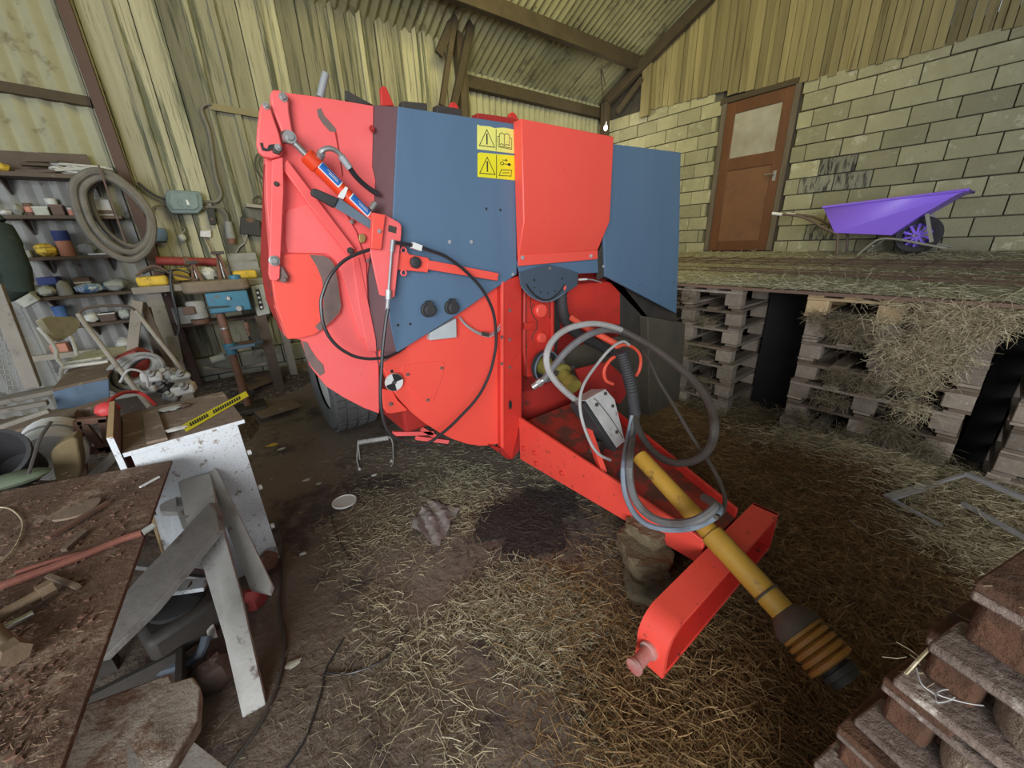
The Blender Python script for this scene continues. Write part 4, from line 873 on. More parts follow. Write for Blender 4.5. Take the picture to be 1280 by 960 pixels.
g = G().add([V((c.x, c.y, gh(c.x, c.y)+.012))]+pts+[p_-V((0, 0, .03)) for p_ in pts], [(0, 1+t, 1+(t+1) % 40) for t in range(40)]+[(1+t, 41+t, 41+(t+1) % 40, 1+(t+1) % 40) for t in range(40)])
part('oil_stain', g, OIL, fl, 'dark oil-soaked patch of floor')
BARE.clear()
OILH = haymat('oily_hay', (0.040, 0.032, 0.028), (0.025, 0.020, 0.018), (0.085, 0.070, 0.055))
ground_hay('hay', [(662, 648, .42, .30, 2600)], OILH, 'blackened hay trodden into the oil patch beside the tongue', seed=66, Lr=(.02, .07), w=.0026, lift=.02)

# ================================================================== pallets
PALW = mat('grey_weathered_pallet_wood', (0.30, 0.25, 0.195), (0.18, 0.145, 0.11), rough=0.9, scale=4, stretch=(1.5, 4, 4), amt=0.45, bump=0.3, bscale=25, rnd=0.25, dirt=(0.36, 0.32, 0.27), dirt_at=0.62, dscale=7)
PALN = mat('fresh_pallet_wood', (0.50, 0.37, 0.20), (0.38, 0.27, 0.15), rough=0.85, scale=4, stretch=(1.5, 4, 4), amt=0.4, bump=0.2, bscale=25, rnd=0.15, dirt=(0.28, 0.20, 0.12), dirt_at=0.64, dscale=7)
PALB = mat('brown_stained_pallet_wood', (0.18, 0.135, 0.095), (0.11, 0.08, 0.055), rough=0.9, scale=4, stretch=(1.5, 4, 4), amt=0.45, bump=0.3, bscale=25, rnd=0.2)
PH, PW_, PD_ = 0.170, 0.96, 1.2
def make_pallet(mt, mb, blocks=None):
    r = thing('pallet', 'x', 'pallet', (0, 0, 0))
    bd = G().span((0, -.05, -.0105), (PD_, .05, .0105))
    for i, y in enumerate((0.05, 0.265, 0.48, 0.695, 0.91)):
        o = part('top_board', G().span((0, y-.048, PH-.022), (PD_, y+.048, PH-.001)), mt, r, bev=0.003)
    for x in (0.05, 0.6, 1.15):
        part('stringer', G().span((x-.05, 0, PH-.044), (x+.05, PW_, PH-.023)), mt, r, bev=0.003)
        for y in (0.07, 0.48, 0.89):
            part('spacer_block', G().span((x-.048, y-.068, .022), (x+.048, y+.068, PH-.045)), mb, r, bev=0.005)
    for y in (0.05, 0.48, 0.91):
        part('bottom_board', G().span((0, y-.05, .001), (PD_, y+.05, .021)), mt, r, bev=0.003)
    return r
protos = {'w': make_pallet(PALW, PALW), 'n': make_pallet(PALN, PALN), 'b': make_pallet(PALB, PALW)}
used = set(); rg = random.Random(21)
ORD = ['lowest', 'second from below', 'third from below', 'middle one', 'third from above', 'second from above', 'topmost']
def stack(x, y, kinds, where, group):
    for i, k in enumerate(kinds):
        if k in used: o = copy_tree(protos[k])
        else: o = protos[k]; used.add(k)
        o.location = (x+rg.uniform(-.012, .02), y+rg.uniform(-.02, .02), i*PH+0.0)
        o.rotation_euler = (0, 0, R(rg.uniform(-1.2, 1.2)))
        tone = {'w': 'grey weathered', 'n': 'fresh light brown', 'b': 'brown stained'}[k]
        o['label'] = f'{tone} pallet, {ORD[i]} of the {where}'; o['group'] = group
stack(3.60, -0.02, 'wbwbwwn', 'hay-strewn middle stack', 'pallets of the middle stack')
stack(3.60, 1.40, 'wbwbwbw', 'stack beside the blue wing panel', 'pallets of the left stack')
stack(3.60, -1.17, 'wwbwwww', 'stack at the right picture edge', 'pallets of the right stack')
for o in protos.values():
    pass

# deck of plywood on the stacks
def dz_(x): return 1.215+0.040*(x-3.55)
PLY = mat('red_brown_plywood', (0.20, 0.12, 0.085), (0.13, 0.08, 0.06), rough=0.8, scale=3, bump=0.15, rnd=0.12)
GLOOM = mat('gloom_black', (0.010, 0.009, 0.008), (0.006, 0.006, 0.005), rough=0.95, bump=0, rnd=0)  # near-black standing in for unlit space under the deck
dk = thing('plywood_deck', 'raised plywood deck lying on the pallet stacks along the block wall', 'platform', (3.6, 1.5, 1.215))
yy = -3.4
for k in range(7):
    y1 = yy+1.2
    for (xa, xb) in ((3.53, 5.2), (5.205, XR-.06)):
        jj = rg.uniform(-.015, .015) if xa < 4 else 0
        part('deck_board', G().add([V((xa+jj, yy, dz_(xa))), V((xb, yy, dz_(xb))), V((xb, y1-.004, dz_(xb))), V((xa+jj, y1-.004, dz_(xa))), V((xa+jj, yy, dz_(xa)-.022)), V((xb, yy, dz_(xb)-.022)), V((xb, y1-.004, dz_(xb)-.022)), V((xa+jj, y1-.004, dz_(xa)-.022))], [(0, 1, 2, 3), (7, 6, 5, 4), (0, 4, 5, 1), (1, 5, 6, 2), (2, 6, 7, 3), (3, 7, 4, 0)]), PLY, dk)
    yy = y1
part('bearer', G().span((5.1, -3.4, 1.10), (5.3, 5.0, 1.25)), BEAM, dk)
part('gloom_board', G().span((5.0, -3.6, 0), (5.04, 5.2, 1.22)), GLOOM, dk)  # added board, painted as the darkness behind the stacks
for (ya_, yb_) in ((.98, 1.37), (-.19, -.05), (2.42, 4.8)): part('gloom_board', G().span((4.12, ya_, 0), (4.15, yb_, 1.18)), GLOOM, dk)  # added boards that paint the gaps between stacks as unlit
for i_, y_ in enumerate((-2.9, -.1, 2.0, 4.6)):
    part('prop', G().span((5.15, y_, 0), (5.25, y_+.1, 1.11)), BEAM, dk)
hp_ = []
rs = np.random.RandomState(31)
n = 26000; xs = 3.55+3.2*rs.uniform(0, 1, n)**1.6; ys = rs.uniform(-2.2, 4.8, n);
strands('hay', np.column_stack([xs, ys, 1.218+0.040*(xs-3.55)+0.004+rs.uniform(0, 1, n)**2*.02]), np.column_stack([rs.normal(size=n), rs.normal(size=n), rs.uniform(-.1, .25, n)]), rs.uniform(.03, .10, n), 0.0035, HAYG, 'pale greenish hay spread over the plywood deck', seed=32)
g = G(); nx_, ny_ = 40, 120
for j in range(ny_+1):
    for i in range(nx_+1):
        x = 3.57+(XR-.08-3.57)*i/nx_; y = -2.4+7.2*j/ny_
        g.v.append((x, y, dz_(x)+0.004+max(0, 0.004+0.006*math.sin(7*x+2*y)*math.sin(9*y-2*x)+0.006*random.random())*(0 < i)))
g.f = [(j*(nx_+1)+i, j*(nx_+1)+i+1, (j+1)*(nx_+1)+i+1, (j+1)*(nx_+1)+i) for j in range(ny_) for i in range(nx_)]
HBG = mat('matted_pale_hay', (0.33, 0.30, 0.195), (0.21, 0.19, 0.12), rough=0.95, scale=12, amt=.5, bump=0.9, bscale=50, rnd=0)
tag(link('hay_bed', g, HBG, ang=80), 'thin mat of pale hay on the plywood deck', 'hay', kind='stuff')

# hay hanging from the deck edge and stuffed in the middle stack
def face_hay(name, regs, mt, label, seed, w=0.0026, x=3.56, thick=.05, down=0.9, L=(.035, .11)):
    rg = np.random.RandomState(seed); P = []; 
    for (px, py, ry, rzz, n) in regs:
        c = W(px, py, x=x); q = rg.normal(size=(n, 2))*0.55*np.array([ry, rzz])
        P.append(np.column_stack([x-rg.uniform(0, 1, n)**1.5*thick+0.03, c.y+q[:, 0], c.z+q[:, 1]]))
    P = np.concatenate(P); P[:, 2] = np.minimum(np.maximum(P[:, 2], 0.02), 1.245); n = len(P)
    D = np.column_stack([rg.uniform(-.5, .25, n), rg.normal(size=n)*.6, -down*rg.uniform(-.5, 1, n)])
    return strands(name, P, D, rg.uniform(L[0], L[1], n), w, mt, label, seed=seed, bend=.6)
face_hay('hay', [(1195, 405, .16, .08, 1900), (1162, 435, .10, .13, 1500), (1145, 470, .10, .10, 900), (1115, 440, .07, .12, 600), (1235, 400, .10, .06, 900), (1140, 510, .10, .08, 400), (1100, 400, .10, .04, 150), (1200, 385, .30, .02, 900), (1200, 450, .06, .14, 300)], HAYP, 'pale hay spilling over the deck edge onto the middle stack', 41, thick=.10)
face_hay('hay', [(1055, 408, .09, .06, 1100), (1075, 420, .06, .06, 500), (1020, 395, .05, .03, 120), (1080, 480, .10, .05, 350), (1000, 520, .10, .05, 250), (1050, 470, .07, .04, 350), (1040, 500, .08, .05, 350), (1110, 540, .10, .06, 500), (1050, 545, .12, .05, 500), (1150, 560, .10, .06, 500), (1100, 570, .25, .05, 900)], HAYM, 'dusty hay poking out of the middle pallet stack', 42, thick=.06)
face_hay('hay', [(880, 400, .10, .03, 140), (870, 440, .12, .05, 220), (875, 480, .12, .05, 220), (860, 372, .1, .03, 100)], HAYM, 'dusty hay poking out of the left pallet stack', 43, thick=.03)

# steel mesh mat on the deck
RUST = mat('rusty_rebar', (0.075, 0.055, 0.045), (0.13, 0.07, 0.045), rough=0.8, scale=10, amt=.4, bump=0.1, rnd=.1)
ms = thing('reinforcing_mesh', 'stack of dark steel reinforcing mesh lying along the plywood deck', 'steel mesh', (4.9, 1.5, 1.25))
for i in range(5):
    x = 4.55+i*.15
    part('long_bar', G().cyl((x, -1.4+.03*i, dz_(x)+.060+.006*(i % 2)), (x+.3, 4.2, dz_(x)+.07), 0.0055, n=6), RUST, ms)
for j in range(19):
    y = -1.35+j*.3; x = 4.5+.3*(y+1.4)/5.6
    part('cross_bar', G().cyl((x, y+.05, dz_(x)+.070), (x+.70, y-.02, dz_(x+.7)+.072), 0.0055, n=6), RUST, ms)
for j, (xa, ya, xb, yb) in enumerate(((4.05, -1.4, 4.4, 2.1), (4.2, -1.6, 4.25, 3.4), (4.35, -1.5, 4.62, 3.9), (3.85, -1.2, 4.3, 1.6))):
    solo('steel_rod', G().cyl((xa, ya, dz_(xa)+.035), (xb, yb, dz_(xb)+.04), 0.007, n=6), RUST, ['dark steel rod on the deck, third from the deck edge', 'long dark steel rod on the deck, second nearest the mesh', 'dark steel rod on the deck right beside the mesh', 'dark steel rod on the deck nearest its edge'][j], 'steel rod', 'steel rods on the deck')

# ================================================================== purple wheelbarrow
PUR = mat('purple_plastic', (0.30, 0.16, 0.92), (0.28, 0.145, 0.86), rough=0.42, scale=3, amt=.2, bump=0.02, rnd=0)
BROWNT = mat('rusty_tube', (0.16, 0.10, 0.085), (0.10, 0.07, 0.06), rough=0.6, scale=9, rnd=0)
SILT = mat('scuffed_grey_tube', (0.34, 0.33, 0.28), (0.2, 0.18, 0.15), rough=0.5, scale=9, rnd=0)
wb = thing('wheelbarrow', 'purple plastic wheelbarrow parked on the deck against the block wall', 'wheelbarrow', (6.35, 1.3, dz_(6.35)+.02))
xn, xf = 6.05, 6.62
def wq(px, py, x): return W(px, py, x=x)
rim_n = [wq(1029, 259, xn), wq(1211, 237, xn)]
bot_n = [wq(1043, 291, xn+.07), wq(1114, 294, xn+.07), wq(1150, 270, xn+.05), wq(1196, 243, xn+.02)]
def far(p, x): return V((x, p.y, p.z))
rim_f = [far(p, xf) for p in rim_n]; bot_f = [far(bot_n[0], xf-.07), far(bot_n[1], xf-.07), far(bot_n[2], xf-.05), far(bot_n[3], xf-.02)]
vs = rim_n+bot_n+rim_f+bot_f   # 0,1 rim near; 2..5 bottom near; 6,7 rim far; 8..11 bottom far
tray = G().add(vs, [(0, 2, 3, 4, 5, 1), (6, 7, 11, 10, 9, 8), (0, 6, 8, 2), (2, 8, 9, 3), (3, 9, 10, 4), (4, 10, 11, 5), (5, 11, 7, 1)])
tr = part('tray', tray, PUR, wb, 'purple plastic tray')
so = tr.modifiers.new('thickness', 'SOLIDIFY'); so.thickness = 0.012; so.offset = 1
rimg = G().tube([rim_n[0], rim_n[1], far(rim_n[1], xf), far(rim_n[0], xf)], 0.014, 8, 0, closed=True)
part('rim', rimg, PUR, tr)
wcn = wq(1142, 311, 6.33); wcn.z = dz_(6.35)+.02+.195
wt = part('wheel', G().lathe([(0.12, -.04), (0.17, -.05), (0.195, -.025), (0.197, 0), (0.195, .025), (0.17, .05), (0.12, .04)], wcn, (1, 0, 0), 28, cap=False), BLACK, wb, 'black rubber tyre')
g = G().lathe([(0.14, -.05), (0.14, .05), (0.095, .05), (0.095, -.05)], wcn, (1, 0, 0), 28, cap=False).lathe([(0.03, -.05), (0.03, .05)], wcn, (1, 0, 0), 12)
for k in range(10):
    a = k*math.pi/5; g.bar(wcn+V((-.03, math.cos(a)*.02, math.sin(a)*.02)), wcn+V((-.03, math.cos(a+.3)*.12, math.sin(a+.3)*.12)), 0.022, 0.02, up=(1, 0, 0))
part('rim', g, PUR, wt, 'purple spoked rim')
for xx, mm in ((xn+.08, 0), (xf-.08, 1)):
    dy = 0
    pts = [wq(967, 267, xn), wq(1000, 271, xn), wq(1025, 284, xn), wq(1046, 294, xn)]
    pts = [V((xx if i else xx-.04*(1-mm)+.04*mm, p.y, p.z)) for i, p in enumerate(pts)]
    hd = part('handle', G().tube(pts, 0.015, 8, 3), BROWNT, wb, 'brown tube handle')
    part('grip', G().cyl(pts[0]+(pts[0]-pts[1])*.1, pts[0]*.72+pts[1]*.28, 0.019), WHITE, hd, 'pale grip')
    leg = [V((xx, p.y, p.z)) for p in (wq(1045, 294, xn), wq(1044, 310, xn))]+[V((xx, wq(1043, 320, xn).y, dz_(xx)+.025))]
    part('leg', G().tube(leg, 0.014, 8, 2), BROWNT, wb)
    fr = [V((xx, p.y, p.z)) for p in (wq(1068, 326, xn), wq(1083, 308, xn), wq(1098, 299, xn), wq(1120, 299.5, xn), wq(1150, 305, xn), wq(1182, 311, xn))]
    fr[0].z = dz_(xx)+.025
    part('frame_tube', G().tube(fr, 0.012, 8, 3), SILT, wb, 'scuffed grey frame tube')
    stt = [V((xx, p.y, p.z)) for p in (wq(1157, 267, xn), wq(1163, 303, xn))]
    part('wheel_strut', G().bar(stt[0], stt[1], 0.03, 0.012, up=(1, 0, 0)), SILT, wb)
part('axle', G().cyl(wcn+V((-.24, 0, 0)), wcn+V((.24, 0, 0)), 0.01), SILT, wb)
part('cross_brace', G().cyl((xn+.08, wq(1090, 303, xn).y, dz_(6.3)+.12), (xf-.08, wq(1090, 303, xn).y, dz_(6.3)+.12), 0.01), SILT, wb)

# ================================================================== near pallet stack at the lower right corner
FGW = mat('dusty_greyed_board', (0.23, 0.17, 0.135), (0.11, 0.08, 0.065), rough=0.9, scale=9, amt=.5, bump=0.5, bscale=40, rnd=.15, dirt=(0.40, 0.35, 0.30), dirt_at=0.60, dscale=16)
FGB = mat('shade_brown_board', (0.115, 0.048, 0.022), (0.055, 0.026, 0.014), rough=0.9, scale=14, amt=.6, bump=0.6, bscale=30, rnd=.1)  # brown tint and shade of this near corner put into the wood
CHIP = mat('pressed_chip_block', (0.40, 0.315, 0.23), (0.24, 0.18, 0.12), rough=0.95, scale=22, amt=.5, bump=0.8, bscale=50, rnd=.15, dirt=(0.14, 0.09, 0.055), dirt_at=0.6, dscale=20)
ang = math.atan2(-.97, -.25)
fgp = None
def make_fg():
    r = thing('pallet', 'x', 'pallet', (0, 0, 0)); H_ = 0.165
    # local frame: +X along the seen face, +Y into the stack
    part('stringer', G().span((0, 0, H_-.042), (0.8, .095, H_-.022)), FGW, r, bev=.005)
    part('top_board', G().span((0.0, -.006, H_-.021), (.10, 1.0, H_-.001)), FGB, r, bev=.004)
    for xa in (.16, .33, .50, .66): part('top_board', G().span((xa, 0, H_-.021), (xa+.10, 1.0, H_-.001)), FGW, r, bev=.004)
    part('spacer_block', G().span((.004, .035, .022), (.075, .14, H_-.043)), FGB, r, bev=.012)
    part('spacer_block', G().lathe([(.055, 0), (.070, .012), (.075, .05), (.070, H_-.078), (.055, H_-.066)], (.155, .082, .022), (0, 0, 1), 20), CHIP, r, 'rounded pale chip block')
    part('spacer_block', G().lathe([(.045, 0), (.062, .012), (.066, .05), (.062, H_-.075), (.045, H_-.066)], (.45, .075, .022), (0, 0, 1), 18), CHIP, r)
    part('spacer_block', G().span((.0, .8, .022), (.1, .92, H_-.043)), FGB, r, bev=.008)
    part('bottom_board', G().span((-.012, -.012, .001), (.8, .088, .021)), FGW, r, bev=.005)
    part('bottom_board', G().span((.01, .8, .001), (.8, .9, .021)), FGW, r, bev=.005)
    return r
fgp = make_fg(); rg = random.Random(4)
names = ['bottom', 'second from the floor', 'third from the floor', 'middle', 'fifth from the floor', 'third from the top', 'second from the top', 'topmost']
for i in range(7):
    o = fgp if i == 0 else copy_tree(fgp)
    zt2 = (i+1)*.165; tt = (zt2-.825)/.165; tg2 = W(1106+58*tt, 845-62*tt, z=zt2) if tt > -1.5 else W(1045, 960, z=.55)
    o.location = (tg2.x+rg.uniform(-.004, .006), tg2.y, i*0.165+.0)
    o.rotation_euler = (0, 0, ang+R(rg.uniform(-2.5, 2.5)))
    o['label'] = f'dusty pallet in the near lower-right stack, {ORD[i]}'; o['group'] = 'pallets of the near right stack'
rs = np.random.RandomState(77)
for i_, (px, py, z) in enumerate(((1150, 842, .87), (1110, 860, .83), (1195, 800, .99), (1240, 735, 1.14))):
    pass
P = []; 
for (px, py, z, n_) in ((1210, 865, .84, 26), (1200, 800, .99, 22), (1250, 760, 1.15, 16), (1130, 830, .85, 18), (1260, 850, .99, 16)):
    c = W(px, py, z=z); P.append(rs.normal(size=(n_, 3))*np.array([.022, .022, .003])+np.array(c)+np.array([.03, -.03, 0]))
P = np.concatenate(P); n = len(P)
strands('straw', P, np.column_stack([rs.normal(size=n), rs.normal(size=n), rs.normal(size=n)*.3]), rs.uniform(.015, .05, n), .0016, HAYP, 'short straw bits on the near right pallet stack', seed=9)
c = W(1130, 875, z=.86)
solo('string', G().tube([W(a_, b_, z=z_) for a_, b_, z_ in ((1145, 835, .86), (1152, 855, .855), (1168, 868, .85), (1172, 878, .85), (1190, 874, .85), (1197, 864, .86), (1180, 862, .86), (1172, 868, .86), (1205, 878, .86), (1230, 882, .87))], .0012, 5, 4), PALEHOSE, 'thin pale string lying on the near right pallet stack', 'string')
solo('straw_stalk', G().tube([W(1132, 842, z=.88), W(1160, 812, z=.90), W(1172, 803, z=.905)], .0028, 5, 2), HAYP, 'thick yellow straw stalk on the near right pallet stack', 'straw')

# ladder-like metal frame half under the hay
ALU = mat('scratched_aluminium', (0.52, 0.53, 0.55), (0.35, 0.34, 0.33), rough=0.45, metal=0.5, scale=12, rnd=0)
al = thing('alu_frame', 'light metal frame half buried in hay at the right', 'frame', W(1200, 630, z=.1))
part('flat_rail', G().bar(W(1110, 622, z=.12), W(1172, 603, z=.15), 0.05, 0.012), ALU, al, 'wide flat rail')
part('tube', G().bar(W(1207, 592, z=.22), W(1290, 627, z=.22), 0.025, 0.025), ALU, al)
part('tube', G().bar(W(1203, 629, z=.15), W(1290, 677, z=.15), 0.02, 0.02), ALU, al)
part('thin_rod', G().bar(W(1115, 624, z=.11), W(1178, 658, z=.09), 0.014, 0.014), ALU, al)
part('cross_rod', G().bar(W(1160, 607, z=.14), W(1207, 593, z=.21), 0.016, 0.016), ALU, al)
# concrete lumps propping the tongue
for (px, py, w_, h_, z_, sd_, lb_) in ((832, 738, .34, .14, .0, 1, 'largest rough concrete lump lying lowest under the tongue'), (818, 712, .28, .10, .13, 2, 'rough brown concrete lump in the middle of the pile under the tongue'), (824, 684, .20, .07, .225, 3, 'small rough concrete lump on top of the pile under the tongue')):
    c = W(px, py, z=z_+h_*.5); c.x += .06; c.y += .10
    g = G().box((0, 0, 0), (w_, w_*.75, h_))
    o = link('concrete_lump', g, CONC if sd_ != 1 else CONC); o.location = (c.x, c.y, z_)
    import bmesh
    bm = bmesh.new(); bm.from_mesh(o.data); bmesh.ops.subdivide_edges(bm, edges=bm.edges, cuts=4, use_grid_fill=True); rr_ = random.Random(sd_)
    for v_ in bm.verts: v_.co *= 1-0.35*max(0, (abs(v_.co.x)/(w_*.5))*(abs(v_.co.y)/(w_*.375))-.6); v_.co += V((rr_.uniform(-1, 1), rr_.uniform(-1, 1), rr_.uniform(-.6, .6)))*.012
    bm.to_mesh(o.data); bm.free(); o.rotation_euler = (0, 0, .5*sd_); o.data.polygons.foreach_set('use_smooth', [False]*len(o.data.polygons))
    o.data.materials.clear(); o.data.materials.append(mat('dirty_brown_concrete', (0.16, 0.125, 0.07), (0.09, 0.07, 0.04), rough=.95, scale=8, bump=.7, bscale=30, rnd=.15, dirt=(0.34, 0.27, 0.17), dirt_at=.64, dscale=7))
    tag(o, lb_, 'concrete lump', 'concrete lumps under the tongue')

# ================================================================== workshop corner at the left
WOODD = mat('dark_dusty_shelf_wood', (0.115, 0.085, 0.065), (0.07, 0.052, 0.04), rough=.9, scale=5, stretch=(1, 3, 3), amt=.4, bump=.3, rnd=.15, dirt=(.22, .19, .15), dirt_at=.64, dscale=6)
WOODG = mat('grey_dusty_timber', (0.30, 0.275, 0.235), (0.19, 0.17, 0.145), rough=.9, scale=4, stretch=(1, 1, 1), amt=.45, bump=.3, rnd=.15, dirt=(.13, .10, .08), dirt_at=.62, dscale=8)
WOODB = mat('brown_dusty_timber', (0.20, 0.145, 0.10), (0.12, 0.085, 0.06), rough=.9, scale=5, amt=.45, bump=.3, rnd=.15, dirt=(.30, .24, .18), dirt_at=.62, dscale=8)
def simple(name, col, rough=.7, d=None, **k): return mat(name, col, [c_*.65 for c_ in col], rough=rough, scale=14, amt=.4, bump=.08, rnd=.1, dirt=d or [c_*.35+.03 for c_ in col], dirt_at=.62, dscale=14, **k)
C = {'white': simple('dusty_white_stuff', (.60, .60, .57)), 'grey': simple('dusty_grey_stuff', (.30, .30, .29)), 'pale': simple('pale_grey_green_stuff', (.45, .47, .43)),
     'blue': simple('dusty_blue_stuff', (.05, .12, .32)), 'navy': simple('navy_stuff', (.03, .05, .22)), 'red': simple('dull_red_stuff', (.34, .045, .04)), 'yellow': simple('dusty_yellow_stuff', (.68, .46, .05)),
     'brown': simple('brown_stuff', (.13, .08, .06)), 'salmon': simple('salmon_stuff', (.62, .27, .19)), 'black': simple('dusty_black_stuff', (.035, .034, .035)), 'teal': simple('grey_blue_enamel', (.20, .27, .28)),
     'green': simple('dull_green_stuff', (.16, .20, .13)), 'dgreen': simple('dark_green_cloth', (.022, .036, .026), .95), 'stripe': mat('blue_white_striped_bag', (.55, .60, .66), (.08, .20, .42), rough=.6, scale=30, stretch=(1, 1, .4), amt=.9, bump=.1, rnd=0),
     'crate': simple('dusty_blue_crate_paint', (.10, .16, .24)), 'ply': simple('worn_cream_plywood', (.52, .51, .40)), 'rust': simple('rusty_brown_iron', (.17, .085, .055)), 'net': mat('yellow_net', (.72, .50, .06), (.30, .20, .05), rough=.7, scale=22, stretch=(.3, 1, 2), amt=.9, bump=.2, rnd=0)}
# ---- shelves
SF, SB = 5.30, 5.545
def shelf(a, b, th, lab, y0=SF, y1=SB):
    P = [W(a[0], a[1], y=y0), W(b[0], b[1], y=y0)]; z = (P[0].z+P[1].z)/2
    o = thing('shelf', lab, 'shelf', ((P[0].x+P[1].x)/2, y1, z), 'wall shelves of the workshop')
    part('shelf_board', G().span((P[0].x, y0, z-th), (P[1].x, y1, z)), WOODD, o, bev=.003)
    for x_ in (P[0].x+.12, P[1].x-.12): part('bracket', G().plate([V((x_, y1, z-th)), V((x_, y0+.04, z-th)), V((x_, y1, z-th-.12))], (.012, 0, 0)), WOODD, o)
    return z
z1 = shelf((-40, 213), (133, 218), .035, 'topmost dark wall shelf above the hanging hose coil')
z2 = shelf((-8, 267), (152, 271), .028, 'second wall shelf from the top, full of small tins and rags')
z3 = shelf((20, 320), (152, 320), .028, 'third wall shelf from the top, with a yellow net and a blue tin')
z4 = shelf((28, 371), (166, 366), .028, 'fourth wall shelf from the top, with blue and white bags')
z5 = shelf((86, 404), (172, 402), .028, 'short low shelf behind the chair with a blue bucket')
z6 = shelf((208, 404), (345, 396), .028, 'low shelf board under the workbench behind the drill', 5.25, 5.5)
bp = thing('back_board', 'dark grey board leaning behind the topmost shelf', 'board', W(60, 215, y=SB-.02))
part('board', G().plate([W(-40, 186, y=SB-.03), W(108, 193, y=SB-.03), W(120, 216, y=SB-.03), W(-40, 214, y=SB-.03)], (0, .015, 0)), WOODD, bp)
def bx(name, cat, px0, py1, px1, py0, z, mt, lab, y=5.40, d=.12, kind='box', sub=None, group=None, bev=.006):
    """thing standing at height z seen between px0..px1, its top at pixel row py0"""
    p, q = W(px0, py1, y=y), W(px1, py1, y=y); x0_, x1_ = p.x, q.x; zt_ = max(W((px0+px1)/2, py0, y=y).z, z+.015)
    cx_, w_ = (x0_+x1_)/2, x1_-x0_; h_ = zt_-z
    g = G()
    if kind == 'box': g.box((cx_, y, z+h_/2), (w_, d, h_))
    elif kind == 'can': g.lathe([(w_*.47, 0), (w_*.5, h_*.03), (w_*.5, h_*.94), (w_*.44, h_)], (cx_, y, z), (0, 0, 1), 18)
    elif kind == 'cone': g.lathe([(w_*.36, 0), (w_*.5, h_), (w_*.46, h_), (w_*.34, h_*.1)], (cx_, y, z), (0, 0, 1), 20)
    elif kind == 'bottle': g.lathe([(w_*.5, 0), (w_*.5, h_*.62), (w_*.2, h_*.8), (w_*.2, h_)], (cx_, y, z), (0, 0, 1), 16)
    elif kind == 'bag': g.blob((cx_, y, z+h_*.5), (w_, d, h_), 14, 8, .16, int(px0*7+py0))
    elif kind == 'dome': g.lathe([(w_*.5, 0), (w_*.48, h_*.4), (w_*.36, h_*.8), (.01, h_)], (cx_, y, z), (0, 0, 1), 18)
    o = thing(name, lab, cat, (cx_, y, z), group)
    part('body', g, mt, o, bev=bev if kind == 'box' else 0)
    if sub:
        for (nm, mt2, f0, f1, lb2) in sub:
            g2 = G()
            if kind == 'box': g2.box((cx_, y, z+h_*(f0+f1)/2), (w_*1.03, d*1.03, h_*(f1-f0)))
            else: g2.lathe([(w_*.515, h_*f0), (w_*.515, h_*f1)], (cx_, y, z), (0, 0, 1), 18)
            part(nm, g2, mt2, o, lb2)
    return o
bx('roll', 'roll', -14, 213, 14, 203, z1, C['yellow'], 'yellow rounded roll at the left end of the top shelf', kind='bag')
for k, (a_, b_, t_) in enumerate(((30, 62, 207), (36, 76, 204), (20, 70, 211))):
    o = thing('plank_offcut', ['short dark offcut in the middle of the pile on the top shelf', 'longest dark offcut on the pile on the top shelf', 'lowest dark offcut lying on the top shelf'][k], 'wood', W((a_+b_)/2, 213, y=5.4), 'offcuts on the top shelf')
    zz = z1+[.052, .083, .0][k]; part('board', G().bar(V((W(a_, 210, y=5.4).x, 5.36+.03*k, zz+.012)), V((W(b_, 210, y=5.4).x, 5.42-.02*k, zz+.022)), .09, .022), WOODD, o)
g = G(); rgn = random.Random(5); c0 = W(102, 212, y=5.40); pts = [V((c0.x+rgn.uniform(-.19, .19), 5.40+rgn.uniform(-.05, .05), z1+.012+rgn.uniform(0, .075))) for _ in range(26)]
solo('rope', G().tube(pts, .011, 6, 4), C['white'], 'crumpled pale rope heap on the top shelf above the hose coil', 'rope')
# second shelf
bx('rag', 'rag', 1, 268, 18, 262, z2, C['white'], 'small whitish rag at the left end of the second shelf', kind='bag')
bx('bag', 'bag', 17, 268, 33, 255, z2, C['pale'], 'crumpled blue-white bag on the second shelf', kind='bag')
bx('tin', 'tin', 33, 268, 46, 254, z2, C['brown'], 'brown tin on the second shelf left of the pale box', kind='can', sub=[('label', C['salmon'], .3, .7, None)])
bx('box', 'box', 46, 269, 65, 259, z2, C['pale'], 'pale blue-grey box on the second shelf under the white lid', sub=[('lid', C['white'], .85, 1.02, None)])
o = bx('lid', 'lid', 57, 255, 73, 248, W(65, 255.5, y=5.46).z, C['white'], 'white round lid above the tins of the second shelf', y=5.50, kind='can')
bx('bottle', 'bottle', 60, 269, 68, 255, z2, C['grey'], 'grey bottle behind the pale box on the second shelf', y=5.49, kind='bottle')
bx('tin', 'tin', 68, 269, 84, 257, z2, C['brown'], 'dark brown tin on the second shelf right of the pale box', sub=[('lid', C['rust'], .9, 1.03, None)])
bx('jar', 'jar', 86, 269, 94, 260, z2, C['salmon'], 'small pinkish jar on the second shelf beside the hose coil', kind='can', sub=[('lid', C['white'], .8, 1.02, None)])
bx('carton', 'carton', 118, 270, 144, 250, z2, C['white'], 'white torn carton on the second shelf seen through the hose coil', sub=[('label', C['brown'], .1, .35, None)])
bx('can', 'can', 104, 270, 114, 257, z2, C['crate'], 'bluish can on the second shelf inside the hose coil', kind='can')
